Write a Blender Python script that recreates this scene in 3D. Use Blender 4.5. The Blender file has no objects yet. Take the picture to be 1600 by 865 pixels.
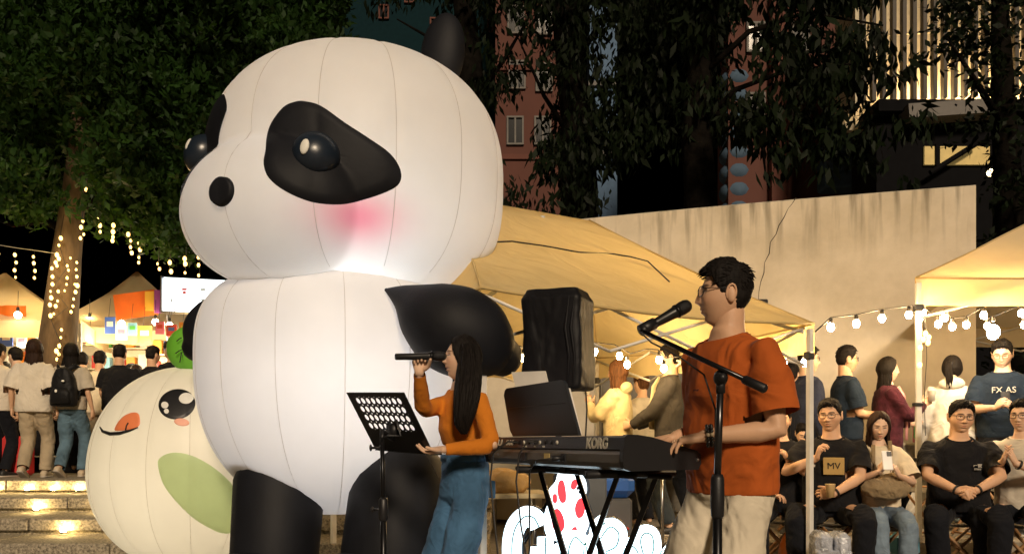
import bpy, bmesh, math, random
import numpy as np
from mathutils import Vector, Matrix
from mathutils.bvhtree import BVHTree
R = math.radians
random.seed(7); rng = np.random.default_rng(7)
SC = bpy.context.scene
COL = SC.collection

# ---------------------------------------------------------------- camera, sky, sun, exposure
F, CX, HY, CZ = 1300.0, 800.0, 690.0, 1.05
cam = bpy.data.cameras.new("camera"); camo = bpy.data.objects.new("camera", cam); COL.objects.link(camo)
cam.sensor_width = 36; cam.lens = 36 * F / 1600
cam.shift_y = (HY - 432.5) / 1600
cam.clip_start = 0.05; cam.clip_end = 2000
camo.location = (0, 0, CZ); camo.rotation_euler = (R(90), 0, 0)
SC.camera = camo
W = bpy.data.worlds.new("World"); SC.world = W; W.use_nodes = True
nt = W.node_tree
sky = nt.nodes.new('ShaderNodeTexSky'); sky.sky_type = 'NISHITA'; sky.sun_disc = False
SUN_EL, SUN_ROT = R(27), R(170)          # the warm floodlight direction, from behind the camera
sky.sun_elevation = R(-6); sky.sun_rotation = SUN_ROT
nt.links.new(sky.outputs[0], nt.nodes['Background'].inputs[0])
nt.nodes['Background'].inputs[1].default_value = 0.05
sl = bpy.data.lights.new("sun", 'SUN'); sl.energy = 2.75; sl.angle = R(9); sl.color = (1.0, 0.79, 0.56)
so = bpy.data.objects.new("sun", sl); COL.objects.link(so)
_d = Vector((math.sin(SUN_ROT) * math.cos(SUN_EL), math.cos(SUN_ROT) * math.cos(SUN_EL), math.sin(SUN_EL)))
so.rotation_euler = _d.to_track_quat('Z', 'Y').to_euler()
so.location = (2, -4, 6)
SC.view_settings.view_transform = 'Standard'; SC.view_settings.look = 'None'
SC.view_settings.exposure = 0; SC.view_settings.gamma = 1
SC.cycles.use_denoising = True
SC.cycles.max_bounces = 6; SC.cycles.diffuse_bounces = 3; SC.cycles.glossy_bounces = 2
SC.cycles.transmission_bounces = 3; SC.cycles.transparent_max_bounces = 6
SC.cycles.sample_clamp_indirect = 3.0
SC.cycles.caustics_reflective = False; SC.cycles.caustics_refractive = False

def P(px, py, Y):
    "world point seen at a photograph pixel when it stands Y metres ahead"
    return Vector(((px - CX) / F * Y, Y, CZ + (HY - py) / F * Y))

# ---------------------------------------------------------------- helpers
def tag(o, label=None, cat=None, group=None, kind=None):
    for k, v in (('label', label), ('category', cat), ('group', group), ('kind', kind)):
        if v: o[k] = v
    return o

def empty(name, loc=(0, 0, 0), rz=0, **k):
    o = bpy.data.objects.new(name, None); COL.objects.link(o)
    o.location = loc; o.rotation_euler = (0, 0, rz); o.empty_display_size = .1
    return tag(o, **k)

class MB:
    def __init__(s): s.V = []; s.F = []
    def add(s, V, Fc, M=None):
        b = len(s.V)
        for v in V:
            v = Vector(v)
            s.V.append(M @ v if M is not None else v)
        s.F += [tuple(i + b for i in f) for f in Fc]
        return s
    def box(s, c, d, rot=None, bev=0):
        x, y, z = d[0] / 2, d[1] / 2, d[2] / 2
        M = Matrix.Translation(c)
        if rot is not None: M = M @ (rot if isinstance(rot, Matrix) else Matrix.Rotation(rot, 4, 'Z'))
        if bev:
            b = min(bev, x * .9, y * .9, z * .9)
            V = []; Fc = []
            for (hx, hy, zz) in ((x - b, y - b, -z), (x, y, -z + b), (x, y, z - b), (x - b, y - b, z)):
                q = b if hx == x else b * .3
                V += [(-hx + q, -hy, zz), (hx - q, -hy, zz), (hx, -hy + q, zz), (hx, hy - q, zz), (hx - q, hy, zz), (-hx + q, hy, zz), (-hx, hy - q, zz), (-hx, -hy + q, zz)]
            for r in range(3):
                for i in range(8):
                    Fc.append((r * 8 + i, r * 8 + (i + 1) % 8, r * 8 + 8 + (i + 1) % 8, r * 8 + 8 + i))
            Fc += [tuple(range(7, -1, -1)), tuple(range(24, 32))]
            return s.add(V, Fc, M)
        V = [(-x, -y, -z), (x, -y, -z), (x, y, -z), (-x, y, -z), (-x, -y, z), (x, -y, z), (x, y, z), (-x, y, z)]
        return s.add(V, [(0, 3, 2, 1), (4, 5, 6, 7), (0, 1, 5, 4), (1, 2, 6, 5), (2, 3, 7, 6), (3, 0, 4, 7)], M)
    def tube(s, path, rad, n=8, up=None, caps=True, closed=False):
        "rad: number, list of numbers or list of (side, up) radii"
        path = [Vector(p) for p in path]; m = len(path)
        if not isinstance(rad, (list, tuple)) or (len(rad) == 2 and m != 2): rad = [rad] * m
        prev = None; V = []; Fc = []
        for i, p in enumerate(path):
            a = path[(i - 1) % m] if (closed or i) else p; b = path[(i + 1) % m] if (closed or i < m - 1) else p
            t = (b - a).normalized() if (b - a).length > 1e-9 else Vector((0, 0, 1))
            if up is not None:
                u = Vector(up) - t * t.dot(Vector(up))
                if u.length < 1e-4: u = prev if prev is not None else t.orthogonal()
                u.normalize()
            elif prev is None: u = t.orthogonal().normalized()
            else:
                u = prev - t * t.dot(prev)
                u = u.normalized() if u.length > 1e-6 else t.orthogonal().normalized()
            prev = u; w = t.cross(u)
            r = rad[i]; ra, rb = r if isinstance(r, (tuple, list)) else (r, r)
            for k in range(n):
                q = 2 * math.pi * k / n
                V.append(p + w * (ra * math.cos(q)) + u * (rb * math.sin(q)))
        for i in range(m if closed else m - 1):
            j = (i + 1) % m
            for k in range(n):
                Fc.append((i * n + k, i * n + (k + 1) % n, j * n + (k + 1) % n, j * n + k))
        if caps and not closed:
            Fc += [tuple(range(n - 1, -1, -1)), tuple(range((m - 1) * n, m * n))]
        return s.add(V, Fc)
    def cap_tube(s, path, rad, n=12):
        "tube with rounded ends"
        path = [Vector(p) for p in path]; rad = list(rad)
        d0 = (path[0] - path[1]).normalized(); d1 = (path[-1] - path[-2]).normalized()
        a = [(path[0] + d0 * rad[0] * q, rad[0] * w) for q, w in ((1, .05), (.85, .5), (.5, .86))]
        b = [(path[-1] + d1 * rad[-1] * q, rad[-1] * w) for q, w in ((.5, .86), (.85, .5), (1, .05))]
        pp = [x[0] for x in a] + path + [x[0] for x in b]
        rr = [x[1] for x in a] + rad + [x[1] for x in b]
        return s.tube(pp, rr, n)
    def ball(s, c, r, n=12, m=8, M=None):
        if not isinstance(r, (tuple, list)): r = (r, r, r)
        V = [(0, 0, -r[2])]; Fc = []
        for i in range(1, m):
            t = math.pi * i / m
            for k in range(n):
                q = 2 * math.pi * k / n
                V.append((r[0] * math.sin(t) * math.cos(q), r[1] * math.sin(t) * math.sin(q), -r[2] * math.cos(t)))
        V.append((0, 0, r[2])); e = len(V) - 1
        for k in range(n):
            Fc.append((0, 1 + (k + 1) % n, 1 + k)); Fc.append((e, 1 + (m - 2) * n + k, 1 + (m - 2) * n + (k + 1) % n))
        for i in range(m - 2):
            for k in range(n):
                a = 1 + i * n + k; b = 1 + i * n + (k + 1) % n
                Fc.append((a, b, b + n, a + n))
        T = Matrix.Translation(c)
        return s.add(V, Fc, T @ M if M is not None else T)
    def loft(s, rings, n=24, p=2.4):
        "rings: (centre, xaxis, yaxis, rx, ry)"
        V = []; Fc = []
        for (c, ax, ay, rx, ry) in rings:
            for k in range(n):
                q = 2 * math.pi * k / n; cc, ss = math.cos(q), math.sin(q)
                V.append(Vector(c) + Vector(ax) * rx * math.copysign(abs(cc) ** (2 / p), cc) + Vector(ay) * ry * math.copysign(abs(ss) ** (2 / p), ss))
        m = len(rings)
        for i in range(m - 1):
            for k in range(n):
                Fc.append((i * n + k, i * n + (k + 1) % n, i * n + n + (k + 1) % n, i * n + n + k))
        Fc += [tuple(range(n - 1, -1, -1)), tuple(range((m - 1) * n, m * n))]
        return s.add(V, Fc)
    def lathe(s, prof, c=(0, 0, 0), n=16, M=None):
        V = []; Fc = []; m = len(prof)
        for (r, z) in prof:
            for k in range(n):
                q = 2 * math.pi * k / n; V.append((r * math.cos(q), r * math.sin(q), z))
        for i in range(m - 1):
            for k in range(n): Fc.append((i * n + k, i * n + (k + 1) % n, i * n + n + (k + 1) % n, i * n + n + k))
        Fc += [tuple(range(n - 1, -1, -1)), tuple(range((m - 1) * n, m * n))]
        T = Matrix.Translation(c)
        return s.add(V, Fc, T @ M if M is not None else T)
    def prism(s, pts, off):
        "closed polygon extruded by the vector off"
        n = len(pts); off = Vector(off)
        V = [Vector(p) for p in pts] + [Vector(p) + off for p in pts]
        return s.add(V, [tuple(range(n - 1, -1, -1)), tuple(range(n, 2 * n))] + [(i, (i + 1) % n, n + (i + 1) % n, n + i) for i in range(n)])
    def grid(s, fn, nu, nv):
        V = [fn(i / nu, j / nv) for j in range(nv + 1) for i in range(nu + 1)]
        Fc = [(j * (nu + 1) + i, j * (nu + 1) + i + 1, (j + 1) * (nu + 1) + i + 1, (j + 1) * (nu + 1) + i) for j in range(nv) for i in range(nu)]
        return s.add(V, Fc)
    def mesh(s, name, smooth=True):
        me = bpy.data.meshes.new(name)
        me.from_pydata([tuple(v) for v in s.V], [], s.F)
        bm = bmesh.new(); bm.from_mesh(me); bmesh.ops.recalc_face_normals(bm, faces=bm.faces); bm.to_mesh(me); bm.free()
        if smooth: me.polygons.foreach_set('use_smooth', [True] * len(me.polygons))
        return me

def np_mesh(name, V, Fq, smooth=False):
    "fast mesh from arrays; Fq has equal sized faces"
    me = bpy.data.meshes.new(name); V = np.asarray(V, dtype=np.float32); Fq = np.asarray(Fq, dtype=np.int32)
    me.vertices.add(len(V)); me.vertices.foreach_set('co', V.ravel())
    n, k = Fq.shape
    me.loops.add(n * k); me.loops.foreach_set('vertex_index', Fq.ravel())
    me.polygons.add(n); me.polygons.foreach_set('loop_start', np.arange(0, n * k, k, dtype=np.int32))
    me.update(calc_edges=True)
    if smooth: me.polygons.foreach_set('use_smooth', np.ones(n, dtype=bool))
    return me

def ob(name, me, mat=None, parent=None, smooth=True, loc=None, auto=None, **k):
    if isinstance(me, MB): me = me.mesh(name, smooth)
    o = bpy.data.objects.new(name, me); COL.objects.link(o)
    if mat is not None and me is not None and hasattr(me, 'materials') and not len(me.materials): me.materials.append(mat)
    if parent is not None: o.parent = parent
    if loc is not None: o.location = loc
    if auto and hasattr(me, 'polygons'):
        try:
            me.set_sharp_from_angle(angle=R(auto))
        except Exception: pass
    return tag(o, **k)

def copy_tree(o, parent=None):
    c = o.copy(); COL.objects.link(c)
    if parent is not None: c.parent = parent
    for ch in list(o.children): copy_tree(ch, c)
    return c

def text(name, s, size, mat, parent, M, ext=.001, shear=0, bold=0):
    cu = bpy.data.curves.new(name, 'FONT'); cu.body = s; cu.size = size; cu.extrude = ext; cu.shear = shear; cu.offset = bold
    cu.align_x = 'CENTER'; cu.align_y = 'CENTER'; cu.resolution_u = 3
    t = bpy.data.objects.new('work', cu); COL.objects.link(t)
    dg = bpy.context.evaluated_depsgraph_get(); dg.update()
    me = bpy.data.meshes.new_from_object(t.evaluated_get(dg)); bpy.data.objects.remove(t)
    me.materials.clear(); me.materials.append(mat)
    o = bpy.data.objects.new(name, me); COL.objects.link(o)
    o.parent = parent; o.matrix_local = M
    return o

_mats = {}
def M(name, col, rough=.6, var=.12, vs=6., bump=0., bs=60., metal=0., emit=0., ecol=None, transl=0., spec=.5, tint=False,
      fold=0., fs=9., stretch=None, sheen=0., sampling=True, tcol=None, coat=0.):
    if name in _mats: return _mats[name]
    m = bpy.data.materials.new(name); m.use_nodes = True; _mats[name] = m
    N = m.node_tree.nodes; L = m.node_tree.links; b = N['Principled BSDF']; out = N['Material Output']
    b.inputs['Roughness'].default_value = rough; b.inputs['Metallic'].default_value = metal
    b.inputs['Specular IOR Level'].default_value = spec
    if sheen: b.inputs['Sheen Weight'].default_value = sheen
    if coat: b.inputs['Coat Weight'].default_value = coat
    tc = N.new('ShaderNodeTexCoord'); co = tc.outputs['Object']
    if stretch:
        mp = N.new('ShaderNodeMapping'); mp.inputs['Scale'].default_value = stretch; L.new(co, mp.inputs['Vector']); co = mp.outputs[0]
    n1 = N.new('ShaderNodeTexNoise'); n1.inputs['Scale'].default_value = vs; n1.inputs['Detail'].default_value = 5; L.new(co, n1.inputs['Vector'])
    mr = N.new('ShaderNodeMapRange'); mr.inputs[1].default_value = .3; mr.inputs[2].default_value = .7
    mr.inputs[3].default_value = 1 - var; mr.inputs[4].default_value = 1 + var; L.new(n1.outputs[0], mr.inputs[0])
    mx = N.new('ShaderNodeMix'); mx.data_type = 'RGBA'; mx.blend_type = 'MULTIPLY'; mx.inputs[0].default_value = 1
    mx.inputs[6].default_value = (*col, 1); L.new(mr.outputs[0], mx.inputs[7])
    c = mx.outputs[2]
    if tint:
        at = N.new('ShaderNodeAttribute'); at.attribute_name = 'tint'
        m2 = N.new('ShaderNodeMix'); m2.data_type = 'RGBA'; m2.blend_type = 'MULTIPLY'; m2.inputs[0].default_value = 1
        L.new(c, m2.inputs[6]); L.new(at.outputs['Color'], m2.inputs[7]); c = m2.outputs[2]
    L.new(c, b.inputs['Base Color'])
    nrm = None
    if fold:
        nf = N.new('ShaderNodeTexNoise'); nf.inputs['Scale'].default_value = fs; nf.inputs['Detail'].default_value = 2.5; nf.inputs['Distortion'].default_value = 1.2
        L.new(co, nf.inputs['Vector'])
        bf = N.new('ShaderNodeBump'); bf.inputs['Strength'].default_value = 1; bf.inputs['Distance'].default_value = fold
        L.new(nf.outputs[0], bf.inputs['Height']); nrm = bf.outputs[0]
    if bump:
        nb = N.new('ShaderNodeTexNoise'); nb.inputs['Scale'].default_value = bs; nb.inputs['Detail'].default_value = 4; L.new(co, nb.inputs['Vector'])
        bb = N.new('ShaderNodeBump'); bb.inputs['Strength'].default_value = 1; bb.inputs['Distance'].default_value = bump
        L.new(nb.outputs[0], bb.inputs['Height'])
        if nrm is not None: L.new(nrm, bb.inputs['Normal'])
        nrm = bb.outputs[0]
    if nrm is not None: L.new(nrm, b.inputs['Normal'])
    if emit:
        b.inputs['Emission Color'].default_value = (*(ecol or col), 1); b.inputs['Emission Strength'].default_value = emit
        if not sampling:
            try: m.cycles.emission_sampling = 'NONE'
            except Exception: pass
    if transl:
        tr = N.new('ShaderNodeBsdfTranslucent')
        if tcol: tr.inputs[0].default_value = (*tcol, 1)
        else: L.new(c, tr.inputs[0])
        ms = N.new('ShaderNodeMixShader'); ms.inputs[0].default_value = transl
        L.new(b.outputs[0], ms.inputs[1]); L.new(tr.outputs[0], ms.inputs[2]); L.new(ms.outputs[0], out.inputs[0])
    return m

def stone_mat(name, c1, c2, scale, bump, streak=False):
    "two colour grainy stone or plaster; streak adds dark runs under the top edge"
    m = bpy.data.materials.new(name); m.use_nodes = True
    N = m.node_tree.nodes; L = m.node_tree.links; b = N['Principled BSDF']; b.inputs['Roughness'].default_value = .85
    tc = N.new('ShaderNodeTexCoord')
    n = N.new('ShaderNodeTexNoise'); n.inputs['Scale'].default_value = scale; n.inputs['Detail'].default_value = 8; n.inputs['Roughness'].default_value = .65
    L.new(tc.outputs['Object'], n.inputs['Vector'])
    r = N.new('ShaderNodeValToRGB'); r.color_ramp.elements[0].color = (*c1, 1); r.color_ramp.elements[1].color = (*c2, 1)
    r.color_ramp.elements[0].position = .36; r.color_ramp.elements[1].position = .64
    L.new(n.outputs[0], r.inputs[0]); c = r.outputs[0]
    if streak:
        mp = N.new('ShaderNodeMapping'); mp.inputs['Scale'].default_value = (7, 7, .55); L.new(tc.outputs['Object'], mp.inputs['Vector'])
        ns = N.new('ShaderNodeTexNoise'); ns.inputs['Scale'].default_value = 1.4; ns.inputs['Detail'].default_value = 6; L.new(mp.outputs[0], ns.inputs['Vector'])
        sp = N.new('ShaderNodeSeparateXYZ'); L.new(tc.outputs['Object'], sp.inputs[0])
        mr = N.new('ShaderNodeMapRange'); mr.inputs[1].default_value = 3.05; mr.inputs[2].default_value = 3.8; L.new(sp.outputs['Z'], mr.inputs[0])
        m1 = N.new('ShaderNodeMapRange'); m1.inputs[1].default_value = .5; m1.inputs[2].default_value = .68; L.new(ns.outputs[0], m1.inputs[0])
        mu = N.new('ShaderNodeMath'); mu.operation = 'MULTIPLY'; L.new(mr.outputs[0], mu.inputs[0]); L.new(m1.outputs[0], mu.inputs[1])
        mm = N.new('ShaderNodeMath'); mm.operation = 'MULTIPLY'; mm.inputs[1].default_value = .75; L.new(mu.outputs[0], mm.inputs[0])
        mx = N.new('ShaderNodeMix'); mx.data_type = 'RGBA'; mx.inputs[7].default_value = (.14, .12, .08, 1)
        L.new(mm.outputs[0], mx.inputs[0]); L.new(c, mx.inputs[6]); c = mx.outputs[2]
    L.new(c, b.inputs['Base Color'])
    nb = N.new('ShaderNodeTexNoise'); nb.inputs['Scale'].default_value = scale * 1.5; nb.inputs['Detail'].default_value = 6; L.new(tc.outputs['Object'], nb.inputs['Vector'])
    bb = N.new('ShaderNodeBump'); bb.inputs['Distance'].default_value = bump; L.new(nb.outputs[0], bb.inputs['Height']); L.new(bb.outputs[0], b.inputs['Normal'])
    return m

BLACK = M('black_plastic', (.012, .012, .014), .45, bump=.0004, bs=300)
BLKMET = M('black_metal', (.015, .015, .017), .32, metal=.6)
WHITEMET = M('white_painted_metal', (.72, .70, .66), .4, bump=.0006, bs=30)
STEEL = M('steel', (.45, .45, .46), .28, metal=1)
BULB = M('warm_bulb', (1, .72, .36), .4, emit=330, ecol=(1, .66, .30))
BULBW = M('white_bulb', (.9, .95, 1), .4, emit=110, ecol=(.75, .9, 1))
FAIRY = M('fairy_bulb', (1, .7, .3), .4, emit=4.5, ecol=(1, .60, .17), sampling=False)
CORD = M('dark_cord', (.02, .018, .016), .6)
PALE_CORD = M('pale_cord', (.35, .33, .28), .6)
WOOD = M('stool_wood', (.36, .2, .09), .5, vs=12, stretch=(1, 1, .2))

def point(name, loc, watt, col, rad=.05):
    l = bpy.data.lights.new(name, 'POINT'); l.energy = watt; l.color = col; l.shadow_soft_size = rad
    o = bpy.data.objects.new(name, l); COL.objects.link(o); o.location = loc; return o
# ---------------------------------------------------------------- ground, steps, wall
PAVE = stone_mat('paving_stone', (.16, .135, .10), (.30, .26, .20), 14, .004)
GRANITE = stone_mat('granite', (.10, .085, .06), (.46, .40, .30), 42, .006)
PLASTER = stone_mat('cream_plaster', (.56, .49, .37), (.72, .64, .51), 1.3, .004, streak=True)

def ground_fn(u, v): return Vector((-150 + 300 * u, -40 + 300 * v, 0))
ob('ground', MB().grid(ground_fn, 20, 20), PAVE, kind='structure')
# raised pavement under the right-hand audience and the tents
ob('pavement', MB().box((9.2, 27.05, .11), (17.6, 40, .22), bev=.02), PAVE, smooth=False, kind='structure')
# four broad steps up to the market terrace on the left
STEP_Y = (7.05, 7.72, 8.4, 9.15); STEP_Z = (.19, .34, .49, .635)
steps = empty('steps', (-6, 7, 0), kind='structure')
for i, (y, z) in enumerate(zip(STEP_Y, STEP_Z)):
    y2 = STEP_Y[i + 1] + .12 if i < 3 else 9.6
    nb = MB()
    zt = .115 if i < 3 else .12
    segs = 11; x0, x1 = -12.0, -.2
    for k in range(segs):     # each step is laid from separate granite blocks with recessed joints
        xa = x0 + (x1 - x0) * k / segs; xb = x0 + (x1 - x0) * (k + 1) / segs
        b = MB().box(((xa + xb) / 2 + 6, (y + y2) / 2 - 7, z - zt / 2), (xb - xa - .008, y2 - y, zt), bev=.012)
        ob('tread_block', b, GRANITE, steps, smooth=False)
    zb = STEP_Z[i - 1] if i else 0
    ob('riser', MB().box((-.1, (y + .06 + y2) / 2 - 7, (zb + z - zt) / 2 - .002), (11.8, y2 - y - .06, z - zt - zb + .0)), GRANITE, steps, smooth=False)
ob('terrace', MB().box((-15.2, 39.6, .3), (30, 60, .63), bev=.01), PAVE, smooth=False, kind='structure')
STEPLAMP = M('step_lamp', (1, .8, .45), .4, emit=200, ecol=(1, .70, .28))
lamp_me = None
for (px, py, i) in ((-6, 774, 2), (42, 772, 2), (83, 773, 2), (121, 772, 2), (57, 801, 1), (163, 798, 1), (99, 837, 0), (200, 836, 0), (172, 771, 2), (-30, 772, 2)):
    y = STEP_Y[i + 1] - .05; z = STEP_Z[i] + .02
    s_ = F / y; X = (px - CX) / s_
    nm = {2: 'top', 1: 'third', 0: 'second'}[i]
    t = empty('step_lamp', (X, y, z), label='small glowing lamp on the %s stone step, %s' % (nm, {-6: 'at the left edge of the picture', 42: 'below the woman in the white tee', 83: 'left of the pair near the round inflatable', 121: 'below the backpack wearer', 57: 'in the middle of its step', 163: 'beside the round inflatable', 99: 'large and bright on the widest tread', 200: 'tucked under the round inflatable', 172: 'nearest the round inflatable', -30: 'just out of the left edge'}[px]), cat='step lamp', group='lamps along the stone steps')
    ob('base', MB().lathe([(.035, 0), (.035, .012), (.02, .016)], n=10), BLKMET, t)
    ob('bulb', MB().ball((0, 0, .034), .024 if i == 2 else .03, 10, 8), STEPLAMP, t)

# cream wall with a crack, gently curved, taller than people
ws = []
for k in range(25):
    u = k / 24
    px = 640 + (1525 - 640) * u
    Y = F * (3.83 - CZ) / (690 - (369 - 81 * u - 4 * math.sin(math.pi * u)))
    ws.append(((px - CX) / F * Y, Y))
wt = lambda X: 3.83 + .0 * X
mb = MB(); n = len(ws)
V = []; Fc = []
dn = Vector((.38, .925, 0)) * .26
for (x, y) in ws:
    V += [(x, y, .05), (x, y, wt(x) - .02), (x + .01, y + .02, wt(x)), (x + dn.x, y + dn.y - .02, wt(x)), (x + dn.x, y + dn.y, wt(x) - .02), (x + dn.x, y + dn.y, .05)]
for k in range(n - 1):
    for j in range(5): Fc.append((k * 6 + j, k * 6 + j + 1, k * 6 + 7 + j, k * 6 + 6 + j))
Fc += [tuple(range(5, -1, -1)), tuple(range((n - 1) * 6, n * 6))]
mb.add(V, Fc)
wall = ob('garden_wall', mb, PLASTER, smooth=False, auto=30, label='tall cream plaster wall with a long crack and stained top edge', cat='wall')
def wall_at(px):
    for k in range(n - 1):
        (x0, y0), (x1, y1) = ws[k], ws[k + 1]
        a, b = CX + x0 / y0 * F, CX + x1 / y1 * F
        if a <= px <= b:
            f = (px - a) / (b - a); return y0 + (y1 - y0) * f
    return ws[-1][1]
cr = [(1244, 309), (1239, 318), (1231, 326), (1226, 340), (1217, 352), (1213, 366), (1205, 378), (1202, 396), (1196, 410), (1194, 426), (1190, 440), (1187, 456), (1185, 472)]
path = []
for i, (a, b) in enumerate(cr):
    Y = wall_at(a) ; p = P(a + random.uniform(-1.5, 1.5), b, Y); path.append(p + Vector((0, .0015, 0)))
ob('crack', MB().tube(path, [.0025 + .0045 * random.random() for _ in path], 5), M('crack_dark', (.05, .04, .03), .9), wall)
ob('bracket', MB().box(P(1183, 474, 9.6) + Vector((0, -.1, 0)), (.16, .12, .05), bev=.01), BLKMET, wall, smooth=False)

# ---------------------------------------------------------------- centre tent
CANVAS = M('yellow_canvas', (.80, .66, .37), .8, var=.10, vs=2.5, bump=.0008, bs=400, fold=.035, fs=2.6, transl=.45, tcol=(.95, .73, .29), stretch=(1, 1.6, 1))
CANVAS2 = M('cream_canvas', (.78, .66, .45), .8, var=.08, vs=2.5, fold=.02, fs=3., transl=.35, tcol=(.85, .60, .24))
def canopy(A, B, C, D, ze, zr, r1, r2, sag=.035, rim=.0, nu=22, nv=12, name='canopy', mat=None, parent=None):
    "hipped roof over A (front right), B (front left), D (back left), C (back right); ridge from r1 (right) to r2 (left)"
    A, B, C, D = [Vector((p[0], p[1], ze)) for p in (A, B, C, D)]
    r1 = Vector((r1[0], r1[1], zr)); r2 = Vector((r2[0], r2[1], zr))
    o = MB()
    def face(e0, e1, t0, t1):
        def fn(u, v):
            a = e0.lerp(e1, u); b = t0.lerp(t1, u); p = a.lerp(b, v)
            p.z -= sag * 4 * v * (1 - v) * .8 + .05 * math.sin(math.pi * u) * (1 - v) ** 2
            p.z += .008 * math.sin(u * 23 + v * 9) * v * (1 - v) * 4
            return p
        o.grid(fn, nu, nv)
    face(A, B, r1, r2); face(B, D, r2, r2); face(D, C, r2, r1); face(C, A, r1, r1)
    bm = bmesh.new(); me = o.mesh(name); bm.from_mesh(me); bmesh.ops.remove_doubles(bm, verts=bm.verts, dist=.004); bmesh.ops.recalc_face_normals(bm, faces=bm.faces); bm.to_mesh(me); bm.free()
    return ob(name, me, mat, parent)
def valance(p0, p1, ze, h, mat, parent, scal=8, amp=.03):
    a = Vector((p0[0], p0[1], 0)); b = Vector((p1[0], p1[1], 0)); nrm = Vector(((b - a).y, -(b - a).x, 0)).normalized()
    def fn(u, v):
        p = a.lerp(b, u); p += nrm * (.012 * math.sin(u * 31) * (1 - v))
        z0 = ze - .05 * math.sin(math.pi * u)
        z1 = ze - h + amp * abs(math.sin(u * math.pi * scal)) ** .7 - .04 * math.sin(math.pi * u)
        p.z = z1 + (z0 - z1) * v; return p
    return ob('valance', MB().grid(fn, 96, 3), mat, parent)
def truss(p0, p1, z0, z1, parent, segs=3, r=.011):
    a = Vector((p0[0], p0[1], 0)); b = Vector((p1[0], p1[1], 0))
    for k in range(segs):
        q0 = a.lerp(b, k / segs); q1 = a.lerp(b, (k + 1) / segs)
        ob('scissor_bar', MB().tube([q0 + Vector((0, 0, z0)), q1 + Vector((0, 0, z1))], r, 6), WHITEMET, parent)
        ob('scissor_bar', MB().tube([q0 + Vector((0, 0, z1)), q1 + Vector((0, 0, z0))], r, 6), WHITEMET, parent)
TA, TB, TC, TD = (2.215, 6.1), (-.175, 4.66), (.88, 8.6), (-1.55, 7.1)
TZE, TZR = 1.915, 2.885
tent = empty('market_tent', (.3, 6.5, 0), label='large yellow lit canopy tent on white posts behind the loudspeaker', cat='tent')
tent_p = lambda o: o
inv = Matrix.Translation((-.3, -6.5, 0))
def under(root, o):
    "parent o under root and keep it where it was built"
    o.parent = root; o.matrix_parent_inverse = Matrix.Translation(root.location).inverted(); return o
under(tent, canopy(TA, TB, TC, TD, TZE, TZR, (.64, 6.9), (-.42, 6.24), mat=CANVAS))
for (a, b) in ((TC, TA), (TD, TC), (TB, TD)):
    under(tent, valance(a, b, TZE - .003, .235, CANVAS, None))
for p in (TA, TB, TC, TD):
    zb = .22 if p[1] > 7.05 and p[0] > .4 else 0
    dx = Vector((.3 - p[0], 6.5 - p[1], 0)).normalized() * .03
    under(tent, ob('post', MB().box((p[0] + dx.x, p[1] + dx.y, (zb + TZE) / 2 - .02), (.042, .042, TZE - zb - .03), rot=R(32), bev=.005), WHITEMET, smooth=False))
    under(tent, ob('corner_joint', MB().box((p[0] + dx.x * 1.2, p[1] + dx.y * 1.2, TZE - .235), (.06, .06, .06), rot=R(32), bev=.008), BLACK, smooth=False))
    under(tent, ob('foot_plate', MB().box((p[0] + dx.x, p[1] + dx.y, zb + .006), (.12, .12, .012), rot=R(32)), STEEL, smooth=False))
def lp(a, b, f=.04): return (a[0] + (b[0] - a[0]) * f, a[1] + (b[1] - a[1]) * f)
cen = (.24, 6.55)
iA, iB, iC, iD = [lp(p, cen, .035) for p in (TA, TB, TC, TD)]
for a, b in ((iA, iC), (iC, iD), (iD, iB), (iA, iB)):
    for o in (lambda pre: (truss(a, b, TZE - .30, TZE - .03, None), [x for x in COL.objects if x.name not in pre])[1])(set(x.name for x in COL.objects)): under(tent, o)
for a in (iA, iB, iC, iD):
    under(tent, ob('roof_bar', MB().tube([Vector((a[0], a[1], TZE - .06)), Vector((cen[0], cen[1], TZR - .35))], .014, 6), WHITEMET))
under(tent, ob('peak_pole', MB().tube([Vector((cen[0], cen[1], TZR - .75)), Vector((cen[0], cen[1], TZR - .06))], .02, 8), WHITEMET))
SEAMC = M('canvas_seam', (.55, .40, .17), .8)
def roof_seams(root, A, B, C, D, ze, zr, r1, r2, sag):
    for e, t in ((A, r1), (B, r2), (C, r1), (D, r2)):
        p0 = Vector((e[0], e[1], ze)); p1 = Vector((t[0], t[1], zr)); pts = []
        for i in range(9):
            v = i / 8; p = p0.lerp(p1, v); p.z -= sag * 4 * v * (1 - v) * .8 - .004; pts.append(p)
        under(root, ob('seam', MB().tube(pts, .007, 5), SEAMC))
    for a, b in ((A, B), (B, D), (D, C), (C, A)):
        pts = []
        for i in range(13):
            u = i / 12; p = Vector((a[0] + (b[0] - a[0]) * u, a[1] + (b[1] - a[1]) * u, ze - .05 * math.sin(math.pi * u))); pts.append(p)
        under(root, ob('hem', MB().tube(pts, .009, 5), SEAMC))
roof_seams(tent, TA, TB, TC, TD, TZE, TZR, (.64, 6.9), (-.42, 6.24), .035)
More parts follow.
